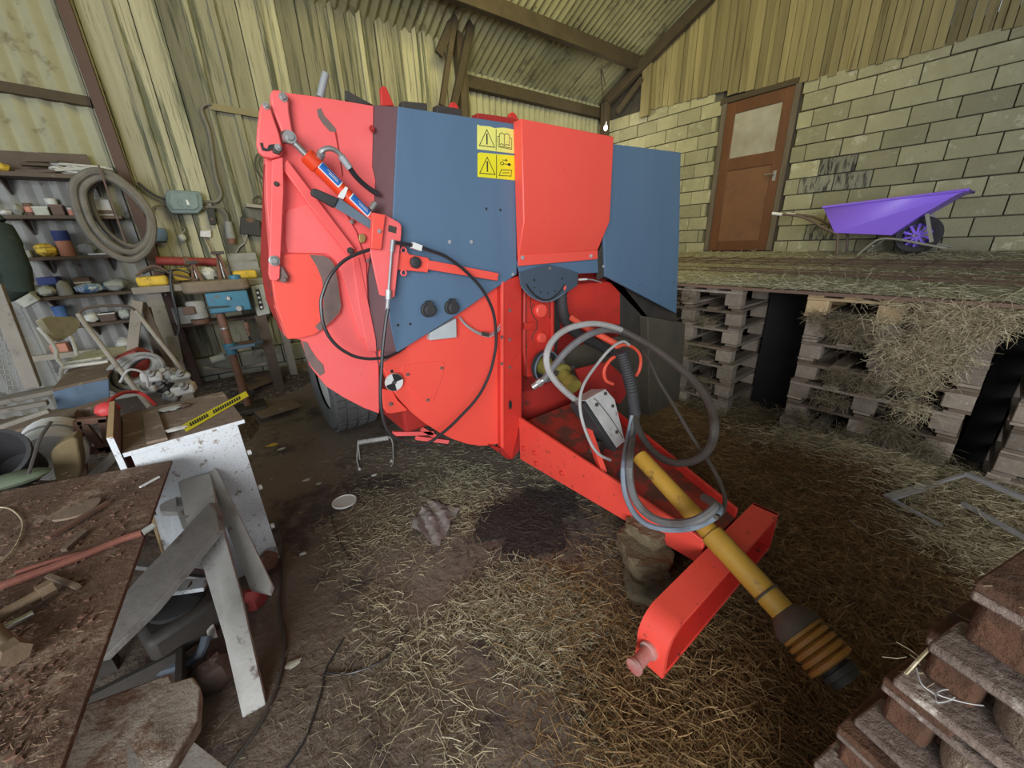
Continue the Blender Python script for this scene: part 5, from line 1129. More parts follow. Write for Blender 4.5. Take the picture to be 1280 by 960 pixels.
# third shelf
bx('book', 'book', 20, 319, 32, 300, z3, C['pale'], 'worn pale booklet leaning on the third shelf')
bx('net_bag', 'bag', 46, 319, 74, 304, z3, C['net'], 'yellow net bag on the third shelf', kind='bag', d=.16)
bx('tin', 'tin', 75, 318, 96, 289, z3, C['salmon'], 'tall salmon tin with a dark blue top on the third shelf', kind='can', sub=[('cap', C['navy'], .62, 1.02, 'dark blue cap')])
bx('bag', 'bag', 99, 319, 124, 303, z3, C['grey'], 'grey plastic bag on the third shelf beside the salmon tin', kind='bag')
bx('tray', 'tray', 112, 320, 146, 316, z3, C['white'], 'flat white tray on the third shelf under the hose coil', y=5.36)
bx('screw_box', 'box', 34, 320, 42, 313, z3, C['grey'], 'tiny grey box on the third shelf between booklet and yellow net')
# fourth shelf
bx('rag', 'rag', 30, 370, 52, 356, z4, C['grey'], 'dusty grey rag at the left of the fourth shelf', kind='bag', d=.2)
bx('rag', 'rag', 49, 369, 74, 357, z4, C['pale'], 'beige cloth under the blue box on the fourth shelf', kind='bag', d=.2)
bx('box', 'box', 52, 358, 77, 346, z4+.10, C['navy'], 'flat dark blue box lying on the cloths of the fourth shelf', y=5.46, d=.16)
bx('bowl', 'bowl', 72, 367, 93, 350, z4, C['grey'], 'upturned grey metal bowl on the fourth shelf', kind='dome')
bx('bag', 'bag', 95, 366, 134, 354, z4, C['stripe'], 'blue and white striped plastic bag on the fourth shelf', kind='bag', d=.2)
bx('box', 'box', 97, 360, 118, 346, z4+.07, C['brown'], 'dark brown box behind the striped bag on the fourth shelf', y=5.48, sub=[('tape', C['white'], .3, .5, None)])
bx('bag', 'bag', 134, 365, 163, 347, z4, C['pale'], 'pale greenish plastic bag at the right end of the fourth shelf', kind='bag', d=.2)
o = thing('block', 'pale grey block hanging below the left end of the fourth shelf', 'block', W(35, 385, y=5.28)); part('body', G().bar(W(26, 368, y=5.28), W(42, 380, y=5.28), .10, .12), C['pale'], o, bev=.01)
# fifth shelf
bx('bucket', 'bucket', 71, 403, 91, 382, z5, C['blue'], 'blue plastic bucket on the low shelf', kind='cone', d=.2)
bx('bag', 'bag', 108, 404, 127, 391, z5, C['white'], 'white crumpled bag on the low shelf', kind='bag')
bx('crate', 'crate', 128, 403, 149, 390, z5, C['brown'], 'dark brown crate of small parts on the low shelf', sub=[('parts', C['white'], .85, 1.0, None)])
bx('bag', 'bag', 151, 402, 168, 386, z5, C['pale'], 'light bag at the right end of the low shelf', kind='bag')
bx('lamp_unit', 'lamp', 220, 403, 246, 383, z6, C['white'], 'white round-faced electric unit on the board under the bench', kind='box', y=5.35)
bx('bottle', 'bottle', 247, 403, 254, 388, z6, C['pale'], 'small pale bottle under the bench beside the white unit', kind='bottle', y=5.33)
bx('bag', 'bag', 148, 440, 178, 420, W(160, 440, y=5.35).z, C['white'], 'white and blue plastic bag heaped low behind the chair', y=5.4, kind='bag', d=.25)
bx('paper_stack', 'papers', 70, 446, 92, 428, W(80, 447, y=5.4).z, C['salmon'], 'pinkish stack of papers behind the chair', y=5.45)
lr = thing('ground_rail', 'pale horizontal rail behind the chair near the floor', 'rail', W(80, 447, y=5.3)); part('bar', G().bar(W(36, 449, y=5.3), W(122, 439, y=5.3), .05, .05), WOODG, lr)

# ---- hanging coil of thick hose
COILM = mat('dusty_grey_rubber_hose', (.17, .155, .13), (.10, .09, .078), rough=.8, scale=12, bump=.1, rnd=.1)
cl = thing('hose_coil', 'thick grey hose coiled and hung on the brown post', 'hose', W(150, 325, y=5.2))
base = [(91.6, 236), (103.6, 219), (122, 214), (143, 220.5), (170, 242), (188.6, 268), (191, 295), (183, 313.5), (165, 325), (143.4, 319), (119.5, 301), (101, 274)]
cc = (143, 270)
for k, (s_, dx, dy, yy_) in enumerate(((1, 0, 0, 5.16), (.84, 4, -1, 5.15), (.93, 2, 5, 5.24), (.76, 9, -4, 5.24))):
    part('loop', G().tube([W(cc[0]+(a_-cc[0])*s_+dx, cc[1]+(b_-cc[1])*s_+dy, y=yy_) for a_, b_ in base], (.031, .026, .024, .020)[k], 9, 4, closed=True), COILM, cl)
part('hook', G().cyl(W(128, 216, y=5.14), W(128, 216, y=5.5), .012), DARK, cl)
o = thing('hanging_bar', 'thin brown bar hanging in front of the hose coil', 'bar', W(158, 306, y=5.1)); part('bar', G().bar(W(123, 206, y=5.09), W(158, 306, y=5.09), .012, .018, up=(0, 1, 0)), C['brown'], o)

# ---- electrics on the plank wall
YW = YL-.03
jb = thing('junction_box', 'grey-green enamelled junction box on the plank wall', 'junction box', W(230, 268, y=YW))
part('box_body', G().plate(PX([(209, 237), (248, 239), (253, 245), (254, 260), (248, 267), (214, 267), (208, 258), (206, 244)], y=YW-.10), (0, .10, 0)), C['teal'], jb, bev=.012)
part('lid', G().plate(PX([(213, 240), (246, 242), (249, 258), (244, 262), (216, 262), (211, 254)], y=YW-.112), (0, .014, 0)), C['teal'], jb, bev=.006)
part('sticker', G().plate(PX([(232, 249), (235, 251), (237, 256), (234, 256)], y=YW-.1135), (0, .001, 0)), WHITE, jb, 'small white sticker')
def wcab(name, pts, r, mt, lab, cat='cable', y=YW-.03): return solo(name, G().tube([W(a_, b_, y=y) for a_, b_ in pts], r, 7), mt, lab, cat)
wcab('conduit', [(254, 252), (262, 252), (270, 252), (275, 247), (276, 240), (271, 225), (267, 205), (264, 180), (260, 160), (254, 145), (252, 136), (256, 131), (264, 130)], .014, COILM, 'grey conduit rising up the plank wall from the junction box')
wcab('cable', [(206, 249), (197, 246), (188, 241), (180, 235), (172, 228)], .012, CABLE, 'short black cable leaving the junction box to the left')
wcab('cable', [(207, 258), (198, 257), (191, 260), (190, 268)], .007, COILM, 'thin grey cable curving down left of the junction box')
wcab('cable', [(254, 259), (268, 259), (277, 261), (283, 268), (285, 278)], .013, COILM, 'grey cable from the junction box to the hanging plug')
sw = thing('switch', 'black switch box under the right end of the junction box', 'switch', W(264, 281, y=YW)); part('body', G().plate(PX([(258, 261), (268, 260), (271, 280), (263, 281)], y=YW-.06), (0, .06, 0)), C['black'], sw, bev=.006); part('button', G().cyl(W(265, 274, y=YW-.06), W(265, 274, y=YW-.075), .014), C['brown'], sw)
pgx = thing('plug', 'grey heavy plug hanging on the plank wall', 'plug', W(289, 305, y=YW)); part('body', G().cyl(W(285, 277, y=YW-.05), W(289, 298, y=YW-.05), .035, .045), C['grey'], pgx); part('collar', G().cyl(W(289, 297, y=YW-.05), W(290, 305, y=YW-.05), .043, .036), C['rust'], pgx)
bs = thing('flat_case', 'black flat case hanging on the plank wall beside the baler', 'case', W(313, 297, y=YW)); part('body', G().plate(PX([(301, 270), (325, 276), (327, 296), (300, 292)], y=YW-.05), (0, .05, 0)), C['black'], bs, bev=.008); part('patch', G().plate(PX([(306, 273), (313, 272), (319, 276), (312, 279)], y=YW-.053), (0, .003, 0)), C['rust'], bs, 'faded reddish patch')
wcab('cable', [(309, 293), (306, 303), (299, 309), (295, 316)], .008, C['grey'], 'thin grey cable hanging from the black flat case')
gs = thing('socket', 'grey wall socket right of the hose coil', 'socket', W(203, 303, y=YW)); part('body', G().plate(PX([(195, 284), (206, 286), (210, 293), (209, 302), (195, 302)], y=YW-.07), (0, .07, 0)), C['crate'], gs, bev=.01)
sl = thing('lamp', 'tiny white glass lamp hook on the plank wall under the junction box', 'lamp', W(228, 300, y=YW)); part('glass', G().blob(W(228, 297, y=YW-.05), (.07, .07, .08)), C['pale'], sl); part('hook', G().tube([W(228, 292, y=YW-.05), W(231, 287, y=YW-.04), W(226, 283, y=YW-.02)], .006, 6), STEEL, sl)
ct = thing('clamp', 'small metal clamp screwed to the plank wall', 'clamp', W(257, 297, y=YW)); part('plate', G().plate(PX([(250, 288), (264, 288), (264, 297), (250, 296)], y=YW-.03), (0, .03, 0)), STEEL, ct, bev=.004); part('rod', G().bar(W(256, 296, y=YW-.04), W(268, 320, y=YW-.04), .012, .012), C['rust'], ct)
hs_ = thing('wall_shelf', 'little wooden ledge with a coil of wire beside the baler', 'shelf', W(321, 260, y=YW)); part('board', G().bar(W(307, 257, y=YW-.08), W(345, 261, y=YW-.08), .14, .035), WOODG, hs_, bev=.004)
wcab('wire_coil', [(316, 250), (322, 245), (328, 249), (326, 255), (318, 255), (317, 249), (324, 246), (329, 251)], .008, DARK, 'small coil of wire on the wooden ledge', 'wire', YW-.08)
wcab('wire_loop', [(331, 190), (322, 193), (319, 203), (322, 216), (331, 225), (336, 214), (330, 196), (324, 202), (328, 215), (336, 224)], .007, CABLE, 'loose loop of black wire hung on the plank wall', 'wire')

# ---- workbench
wbz = W(200, 357, y=5.0).z
wkb = thing('workbench', 'dusty wooden workbench against the plank wall', 'workbench', (W(240, 357, y=5.0).x, 5.2, gh(0, 5.2)))
xa, xb = W(164, 360, y=4.98).x, W(352, 352, y=4.98).x
part('bench_top', G().span((xa, 4.95, wbz-.06), (xb, 5.45, wbz)), WOODG, wkb, bev=.006)
P4 = [W(183, 367, y=5.02), W(205, 376, y=5.02), W(225, 446, y=5.02), W(206, 448, y=5.02)]; P4[0].z = P4[1].z = wbz-.06; P4[2].z = P4[3].z = gh(-.3, 5)
part('leg', G().plate(P4, (0, .06, 0)), WOODG, wkb, bev=.005)
part('leg', G().span((xb-.12, 5.1, 0.1), (xb-.04, 5.18, wbz-.06)), WOODG, wkb, bev=.005)
part('leg', G().span((xa+.04, 5.33, 0.1), (xa+.12, 5.41, wbz-.06)), WOODG, wkb, bev=.005)
part('brace', G().bar(W(205, 366, y=5.1), W(193, 378, y=5.1), .03, .05), WOODG, wkb)
zb = wbz
o = thing('red_pipe', 'long dark red pipe lying on the workbench', 'pipe', W(235, 330, y=5.40)); a_, b_ = W(195, 326, y=5.42), W(278, 328, y=5.42); part('tube', G().cyl(a_, b_, .042, n=16), C['red'], o); part('collar', G().cyl(a_*.6+b_*.4, a_*.52+b_*.48, .05, n=16), C['rust'], o)
o['label'] = 'long dark red pipe resting on the tools at the back of the workbench'
bx('packet', 'packet', 173, 356, 212, 345, zb, C['yellow'], 'larger yellow packet at the front left of the workbench', y=5.1, d=.2, kind='box', bev=.02)
bx('packet', 'packet', 217, 345, 237, 335, zb+.02, C['yellow'], 'smaller yellow packet under the red pipe', y=5.3, d=.12)
bx('bag', 'bag', 250, 350, 274, 334, zb, C['white'], 'clear bluish plastic bag on the workbench between the clamps', y=5.25, kind='bag')
bx('packet', 'packet', 293, 350, 322, 338, zb, C['yellow'], 'faded yellow sack at the right of the workbench', y=5.12, d=.15, bev=.02)
bx('box', 'box', 290, 345, 326, 316, zb, C['grey'], 'grey wooden box standing at the back right of the workbench', y=5.36, d=.16, sub=[('slat', WOODG, .3, .36, None), ('slat', WOODG, .66, .72, None)])
for k, (x0_, x1_, t_, lb_) in enumerate(((238, 255, 330, 'left rusty screw clamp standing on the workbench'), (272, 290, 318, 'right rusty screw clamp standing on the workbench'))):
    c = W((x0_+x1_)/2, 348, y=5.16); w_ = W(x1_, 348, y=5.16).x-W(x0_, 348, y=5.16).x; zt_ = W(x0_, t_, y=5.16).z
    o = thing('clamp', lb_, 'clamp', (c.x, 5.16, zb))
    part('frame', G().plate([V((c.x-w_/2, 5.14, zb)), V((c.x-w_*.2, 5.14, zb)), V((c.x-.01, 5.14, zt_-.03)), V((c.x+w_*.2, 5.14, zb)), V((c.x+w_/2, 5.14, zb)), V((c.x+w_*.15, 5.14, zt_)), V((c.x-w_*.15, 5.14, zt_))], (0, .05, 0)), C['rust'], o, bev=.004)
    part('jaw', G().span((c.x-w_*.45, 5.12, zt_-.0), (c.x+w_*.45, 5.2, zt_+.03)), DARK, o, bev=.004)
    part('screw', G().cyl((c.x, 5.16, zb+.02), (c.x, 5.16, zt_), .012), STEEL, o)
for k, (pts, mt_, lb_) in enumerate((([(178, 342), (190, 337), (205, 340), (222, 337), (237, 341)], CABLE, 'black cable tangle across the left of the workbench'), ([(170, 345), (184, 335), (196, 333), (214, 342), (230, 346), (246, 350)], C['brown'], 'brown cable snaking over the workbench tools'), ([(214, 338), (213, 350), (216, 370), (221, 390), (224, 410), (220, 425), (212, 438)], CABLE, 'black cable hanging over the front of the workbench'))):
    solo('cable', G().tube([W(a_, b_, y=4.93 if k == 2 else 5.12) for a_, b_ in pts], .012, 7), mt_, lb_, 'cable')
pn = thing('control_panel', 'grey electric panel with a black slotted strip beside the baler', 'panel', W(326, 396, y=4.9))
part('panel_body', G().plate(PX([(314, 358), (329, 355), (338, 392), (322, 396)], y=4.9), (0, .06, 0)), C['pale'], pn, bev=.006)
part('strip', G().plate(PX([(319, 362), (324, 361), (330, 386), (325, 388)], y=4.895), (0, .006, 0)), C['black'], pn)
for t in range(4): part('slot', G().cyl(W(322+t*1.6, 366+t*6, y=4.893), W(322+t*1.6, 366+t*6, y=4.899), .012, n=10), STEEL, pn)
part('stand', G().span((W(326, 396, y=4.9).x-.05, 4.90, gh(0, 4.9)), (W(326, 396, y=4.9).x+.05, 4.96, W(322, 394, y=4.9).z)), WOODD, pn)

# ---- drill press
DY = 4.72
DBL = mat('drill_blue_paint', (.045, .19, .30), (.035, .14, .22), rough=.5, scale=6, bump=.05, rnd=0, dirt=(.12, .11, .09), dirt_at=.60, dscale=12)
cb_ = W(298, 468, y=DY); ct_ = W(276, 392, y=DY); gz = gh(cb_.x, DY)
dp = thing('drill_press', 'old blue pillar drill with a dusty belt cover beside the workbench', 'drill', (cb_.x, DY, gz))
xc = cb_.x; zh0, zh1 = W(270, 391, y=DY).z, W(270, 365, y=DY).z
part('column', G().cyl((xc, DY, gz), (xc, DY, zh1), .036, n=18), C['rust'], dp, 'rusty round column')
part('column_collar', G().cyl((xc, DY, zh0-.16), (xc, DY, zh0-.145), .045, n=18), STEEL, dp)
part('base', G().span((xc-.13, DY-.18, gz-.02), (xc+.16, DY+.14, gz+.035)), DARK, dp, bev=.01)
xh0, xh1 = W(259, 378, y=DY).x, W(312, 378, y=DY).x
hd = part('drill_head', G().span((xh0, DY-.08, zh0), (xh1, DY+.09, zh1)), DBL, dp, 'blue drill head', bev=.012)
part('depth_knob', G().cyl(((xh0+xh1)/2+.06, DY-.12, zh0+.03), ((xh0+xh1)/2+.06, DY-.08, zh0+.03), .024), STEEL, hd)
part('depth_knob', G().cyl(((xh0+xh1)/2, DY-.11, zh1-.06), ((xh0+xh1)/2, DY-.08, zh1-.06), .016), STEEL, hd)
part('feed_handle', G().cyl(((xh0+xh1)/2-.02, DY-.12, zh0+.06), ((xh0+xh1)/2-.20, DY-.14, zh0+.07), .007), DARK, hd)
xb0, xb1 = W(226, 358, y=DY).x, W(313, 358, y=DY).x; zc0, zc1 = zh1+.005, W(270, 350, y=DY).z
n_ = 12; prof = [V((xb1-.1+.1*math.sin(math.pi*t/n_), DY+.01-.1*math.cos(math.pi*t/n_), zc0)) for t in range(n_+1)]+[V((xb0+.1-.1*math.sin(math.pi*t/n_), DY+.01+.1*math.cos(math.pi*t/n_), zc0)) for t in range(n_+1)]
part('belt_cover', G().plate(prof, (0, 0, zc1-zc0)), mat('dusty_brown_cover', (.22, .17, .12), (.14, .11, .08), rough=.9, scale=7, bump=.2, rnd=0), dp, 'dust-covered long belt cover', bev=.02)
part('blue_cap', G().lathe([(.045, 0), (.05, .01), (.05, .05), (.03, .058)], ((xh0+xh1)/2+.1, DY-.03, zc1-.02), (0, 0, 1), 18), DBL, dp)
xm0, xm1 = W(231, 380, y=DY).x, W(258, 380, y=DY).x
mo = part('motor', G().lathe([(.05, 0), (.075, .01), (.078, .15), (.06, .17)], ((xm0+xm1)/2, DY, zh0-.04), (0, 0, 1), 20), C['grey'], dp, 'grey-brown motor')
part('terminal_box', G().span((xm0-.03, DY-.10, zh0+.02), (xm0+.06, DY-.05, zh0+.09)), C['brown'], mo, bev=.005)
part('motor_foot', G().lathe([(.02, -.06), (.07, -.04), (.078, 0)], ((xm0+xm1)/2, DY, zh0-.04), (0, 0, 1), 20), C['rust'], mo)
xk = W(306, 400, y=DY).x
part('chuck', G().lathe([(.012, 0), (.012, .06), (.022, .07), (.026, .12), (.018, .14)], (xk, DY-.02, W(306, 420, y=DY).z), (0, 0, 1), 14), C['rust'], dp)
zt_ = W(310, 428, y=DY).z
tbl = part('drill_table', G().plate([V((xc-.02, DY-.11, zt_-.03)), V((xk+.02, DY-.11, zt_-.03)), V((xk+.11, DY-.0, zt_-.03)), V((xk+.05, DY+.12, zt_-.03)), V((xc-.02, DY+.12, zt_-.03))], (0, 0, .03)), C['crate'], dp, bev=.004)
part('table_dirt', G().blob((xk-.03, DY, zt_+.005), (.16, .14, .02), 12, 6, .1, 3), C['rust'], tbl)
part('table_arm', G().cyl((xc, DY, zt_-.09), (xc, DY, zt_+.02), .05, n=16), DBL, dp)

# ---- left edge: mesh framed panel and dark green jacket
mp_ = thing('mesh_panel', 'wooden framed wire mesh panel leaning at the left picture edge', 'mesh panel', W(40, 492, y=3.9))
part('frame_beam', G().bar(W(-8, 355, y=3.9), W(42, 484, y=3.9), .07, .06, up=(0, 1, 0)), WOODG, mp_, bev=.004)
gm = G()
for k in range(14):
    a = W(-30, 400+k*7, y=3.95); b = W(8+k*2.6, 402+k*6.5, y=3.95); gm.bar(a, b, .004, .004)
for k in range(9):
    gm.bar(W(-28+k*7, 398+max(0, k-5)*9, y=3.95), W(-10+k*7, 492, y=3.95), .004, .004)
part('wire_mesh', gm, C['grey'], mp_, stuff=True)
jk = thing('jacket', 'dark green jacket hanging at the left picture edge', 'jacket', W(0, 375, y=4.6))
pj = [W(a_, b_, y=4.6) for a_, b_ in ((-40, 275), (-8, 274), (6, 285), (14, 300), (24, 315), (34, 335), (37, 352), (30, 368), (12, 378), (-10, 380), (-40, 382))]
g = G().plate(pj, (0, .16, 0)); o = part('body', g, C['dgreen'], jk, bev=.04)
part('sleeve', G().tube([W(-6, 285, y=4.55), W(8, 310, y=4.5), W(20, 338, y=4.5), W(26, 362, y=4.52)], [.09]*5+[.08]*6+[.07]*5, 12, 5), C['dgreen'], jk)
part('collar', G().tube([W(-25, 276, y=4.58), W(-12, 270, y=4.56), W(0, 278, y=4.55)], .04, 10), C['dgreen'], jk)
part('hanger_hook', G().cyl(W(-12, 272, y=4.6), W(-12, 250, y=5.5), .01), DARK, jk)
# ---- chair
ch = thing('chair', 'old chair with cream plywood back and white tube frame', 'chair', W(110, 485, y=4.3))
yC_ = 4.3
part('backrest', G().plate([W(a_, b_, y=y_) for a_, b_, y_ in ((43, 401, 4.25), (52, 398, 4.3), (84, 398, 4.5), (92, 402, 4.55), (95, 409, 4.55), (88, 418, 4.5), (72, 428, 4.35), (64, 426, 4.3), (54, 416, 4.25))], (.03, .02, .01)), C['ply'], ch, 'worn cream plywood backrest', bev=.006)
tw = simple('chipped_white_tube', (.62, .61, .55))
part('back_tube', G().tube([W(48, 409, y=4.27), W(62, 425, y=4.26), W(70, 437, y=4.26), W(72, 449, y=4.24), W(80, 458, y=4.2)], .013, 8), tw, ch, 'chipped white tube')
part('back_tube', G().tube([W(88, 419, y=4.5), W(93, 432, y=4.5), W(97, 444, y=4.5), W(104, 446, y=4.5)], .013, 8), tw, ch)
part('seat', G().plate([W(80, 456, y=4.2), W(128, 449, y=4.2), W(166, 441, y=4.5), W(160, 434, y=4.55), W(108, 442, y=4.5)], (0, 0, .02)), C['ply'], ch, 'dusty plywood seat', bev=.005)
part('seat_tube', G().tube([W(76, 475, y=4.15), W(77, 463, y=4.15), W(84, 459, y=4.15), W(135, 452, y=4.15)], .012, 8), tw, ch)
for (a_, b_, c_, d_, y_) in ((107, 462, 108, 478, 4.4), (76, 470, 76, 490, 4.15)): part('leg', G().cyl(W(a_, b_, y=y_), W(c_, d_, y=y_), .012), tw, ch)
part('leg', G().tube([W(118, 476, y=4.3), W(121, 462, y=4.3), W(128, 457, y=4.3), W(142, 460, y=4.3)], .012, 8), tw, ch)

# ---- heap: big background pieces first
def plank(name, a, b, w, h, mt, lab, cat='plank', group=None, up=(0, 0, 1)):
    o = link(name, G().bar(a, b, w, h, up), mt, None, bev=.004); return tag(o, lab, cat, group)
RIM = C['rust']
hp0 = G()
def heap(cx_, cy_, rx, ry, h_, mt, lab, seed):
    g = G(); n = 26; k = 9; rgx = random.Random(seed)
    for j in range(k+1):
        for i in range(n):
            a = 2*math.pi*i/n; r = j/k; z = h_*(1-r*r)*(1+rgx.uniform(-.22, .22))
            g.v.append((cx_+rx*r*math.cos(a), cy_+ry*r*math.sin(a), gh(cx_+rx*r*math.cos(a), cy_+ry*r*math.sin(a))-.02+max(0, z)))
    g.f = [(j*n+i, j*n+(i+1) % n, (j+1)*n+(i+1) % n, (j+1)*n+i) for j in range(k) for i in range(n)]
    return tag(link('scrap_heap', g, mt, ang=60), lab, 'debris', kind='stuff')
DEB = mat('mixed_dusty_debris', (.12, .09, .07), (.05, .04, .035), rough=.95, scale=18, amt=.7, bump=1.0, bscale=35, rnd=0, dirt=(.26, .23, .19), dirt_at=.58, dscale=22, grime=(.16, .07, .04, .6))
heap(-1.35, 3.5, .95, 1.0, .34, DEB, 'low heap of dirty debris under the scrap at the left', 4)
heap(-.75, 4.4, .9, .7, .26, DEB, 'low heap of dirty debris below the workbench', 5)
bcx = thing('blue_crate', 'dusty blue metal crate lying below the chair', 'crate', W(105, 505, y=3.7))
part('side', G().plate(PX([(66, 490), (100, 480), (136, 474), (137, 500), (110, 508), (72, 512)], y=3.7), (0, .02, 0)), C['crate'], bcx, bev=.004)
part('top', G().plate([W(66, 490, y=3.7), W(136, 474, y=3.7), W(136, 474, y=3.7)+V((0, .5, .02)), W(66, 490, y=3.7)+V((0, .5, .02))], (0, 0, .02)), WOODB, bcx, bev=.004)
for k, (a_, b_, y_, w_, h_, mt_, lb_) in enumerate((((-20, 505), (128, 475), 3.85, .16, .03, WOODG, 'greyish plank lying across the scrap below the chair'), ((-20, 518), (60, 503), 3.6, .05, .03, WOODG, 'thin pale lath at the left edge under the mesh panel'), ((-20, 541), (62, 513), 3.45, .04, .025, WOODG, 'thin pale lath just below the other one at the left edge'), ((-30, 590), (70, 540), 2.95, .07, .07, C['rust'], 'rusty brown pipe sloping down to the left picture edge'), ((-30, 572), (100, 520), 3.05, .10, .06, WOODB, 'brown rough plank above the white drum'), ((-30, 556), (140, 503), 3.2, .12, .05, WOODB, 'bark-brown slab of wood above the rusty pipe'), ((110, 602), (150, 562), 2.65, .05, .04, WOODG, 'weathered stick leaning towards the white cabinet'))):
    plank('plank' if 'plank' in lb_ or 'slab' in lb_ else ('pipe' if 'pipe' in lb_ else 'lath'), W(a_[0], a_[1], y=y_), W(b_[0], b_[1], y=y_), w_, h_, mt_, lb_, 'pipe' if 'pipe' in lb_ else 'wood')
# white drum, brown sack, black bucket, green bag, iron frame
dr = thing('drum', 'dirty white plastic drum lying in the scrap', 'drum', W(70, 600, y=2.9)); a_, b_ = W(75, 572, y=2.75), W(58, 545, y=3.1)
part('shell', G().lathe([(.11, 0), (.125, .02), (.125, .26), (.11, .28), (.04, .29)], W(64, 572, y=2.66), (-.1, 1, .02), 26), mat('smeared_white_plastic', (.74, .76, .78), (.58, .57, .55), rough=.6, scale=5, bump=.05, rnd=0, dirt=(.22, .16, .12), dirt_at=.60, dscale=8), dr)
part('hoop', G().lathe([(.130, .10), (.130, .12)], W(64, 572, y=2.66), (-.1, 1, .02), 26), C['grey'], dr)
bgs = thing('sack', 'olive brown sack leaning on the white drum', 'sack', W(85, 600, y=2.6)); part('body', G().plate(smooth(PX([(64, 565), (78, 553), (95, 547), (99, 562), (102, 585), (97, 600), (72, 602), (66, 582)], y=2.48), 4, True), (0, .10, 0)), mat('olive_brown_sack', (.20, .15, .075), (.13, .10, .05), rough=.9, scale=6, bump=.2, rnd=0), bgs, bev=.03)
bk = thing('bucket', 'black plastic bucket lying tilted at the left edge', 'bucket', W(30, 605, y=2.5)); part('shell', G().lathe([(.08, 0), (.115, .20), (.125, .20), (.125, .215), (.11, .215), (.075, .02)], W(30, 588, y=2.60), (-.1, -.8, .75), 26), BLACK, bk)
part('handle', G().tube([W(64, 527, y=2.35), W(50, 548, y=2.3), W(43, 570, y=2.3), (W(36, 592, y=2.3))], .006, 6), DARK, bk)
solo('green_bag', G().blob(W(10, 601, y=2.34), (.24, .12, .05), 16, 8, .08, 3), C['green'], 'grey-green plastic sheet in front of the black bucket', 'plastic sheet')
ifr = thing('iron_frame', 'brown iron frame standing between the drum and the white cabinet', 'frame', W(118, 600, y=2.75))
for (a_, b_) in (((97, 526), (106, 604)), ((128, 523), (138, 565)), ((97, 527), (134, 523)), ((104, 530), (130, 562)), ((106, 565), (138, 560))):
    part('bar', G().bar(W(a_[0], a_[1], y=2.75), W(b_[0], b_[1], y=2.75), .035, .03), C['rust'], ifr)
# red thing and hose, coil, engine parts, hoop
rv = thing('red_float', 'small bright red round float in the scrap beside the cabinet', 'float', W(134, 522, y=2.75)); part('body', G().blob(W(134, 512, y=2.78), (.10, .09, .085), 12, 8, .06, 2), mat('bright_red_plastic', (.68, .06, .06), rough=.5, rnd=0, bump=.05), rv)
part('hose', G().tube([W(135, 505, y=2.8), W(142, 497, y=2.9), (W(155, 491, y=3.0)), W(170, 490, y=3.1), W(182, 495, y=3.1), W(194, 506, y=3.1)], .010, 7), mat('bright_red_plastic', (.68, .06, .06)), rv)
cc2 = thing('cable_coil', 'coil of dusty grey cable piled by the chair', 'cable', W(170, 490, y=3.9))
for k in range(9):
    rr = 1-.055*k; pts = []
    for t in range(12):
        a = 2*math.pi*t/12; pts.append(W(168+(35-k*.8)*rr*math.cos(a)+k, 466+(22)*rr*math.sin(a)-8*math.cos(a)-k*.7, y=3.9+.03*(k % 3)))
    part('loop', G().tube(pts, .018, 7, 3, closed=True), COILM if k % 3 else C['grey'], cc2)
rbk = thing('red_tub', 'dull red plastic tub half hidden behind the cable coil', 'tub', W(165, 480, y=4.2)); part('shell', G().plate(PX([(132, 458), (150, 448), (168, 440), (186, 446), (186, 470), (150, 480), (134, 474)], y=4.2), (0, .25, 0)), C['red'], rbk, bev=.01); part('rim', G().bar(W(132, 458, y=4.19), W(170, 440, y=4.19), .02, .03), C['red'], rbk)
rgx = random.Random(12)
eng = [(190, 470, .11, 'white', 'pale plastic housing among the motor parts, topmost'), (206, 468, .12, 'grey', 'round grey casting among the motor parts'), (225, 470, .10, 'pale', 'pale grey cover at the right of the motor parts'), (185, 486, .10, 'pale', 'pale valve body low at the left of the motor parts'), (204, 484, .13, 'black', 'black motor part under the grey casting'), (230, 486, .13, 'white', 'whitish finned engine cover beside the white cabinet'), (215, 495, .10, 'grey', 'grey bracket lowest of the motor parts')]
for (px, py, s_, m_, lb_) in eng:
    c = W(px, py, y=3.6+.1*((px*7) % 5)/5); s_ *= .85; o = thing('machine_part', lb_, 'machine part', c-V((0, 0, s_*.5)))
    rot = Matrix.Rotation(rgx.uniform(-.5, .5), 3, 'Z') @ Matrix.Rotation(rgx.uniform(-.4, .4), 3, 'Y')
    part('casting', G().box(c, (s_*(1.0+.5*((px*3) % 4)/4), s_, s_*(.5+.4*((px*5) % 3)/3)), rot), C[m_], o, bev=.015)
    part('flange', G().lathe([(s_*.26, 0), (s_*.28, .015), (s_*.16, .018), (s_*.16, .04)], c+V((rgx.uniform(-.02, .02), -s_*.4, s_*.2)), (rgx.uniform(-.5, .5), -.6, .8), 14), C['grey'] if m_ != 'grey' else C['pale'], o)
    for k in range(2): part('stud', G().cyl(c+V((s_*.3*(k*2-1), -s_*.3, s_*.3)), c+V((s_*.3*(k*2-1), -s_*.45, s_*.5)), .010), STEEL, o)
hoop = thing('bent_pole_frame', 'bent grey pole frame leaning over the scrap in front of the shelves', 'pole', W(160, 505, y=3.5))
part('pole', G().tube([W(188, 510, y=3.3), W(165, 481, y=3.55), W(140, 449, y=3.8), W(118, 420, y=4.0), W(105, 403, y=4.15), W(98, 393, y=4.2)], .016, 9, 2), WOODG, hoop)
part('arch', G().tube([W(98, 394, y=4.2), W(103, 387, y=4.2), W(120, 383, y=4.2), W(145, 382, y=4.2), W(160, 383, y=4.2), W(170, 389, y=4.2), W(178, 400, y=4.18)], .010, 8), WOODD, hoop)
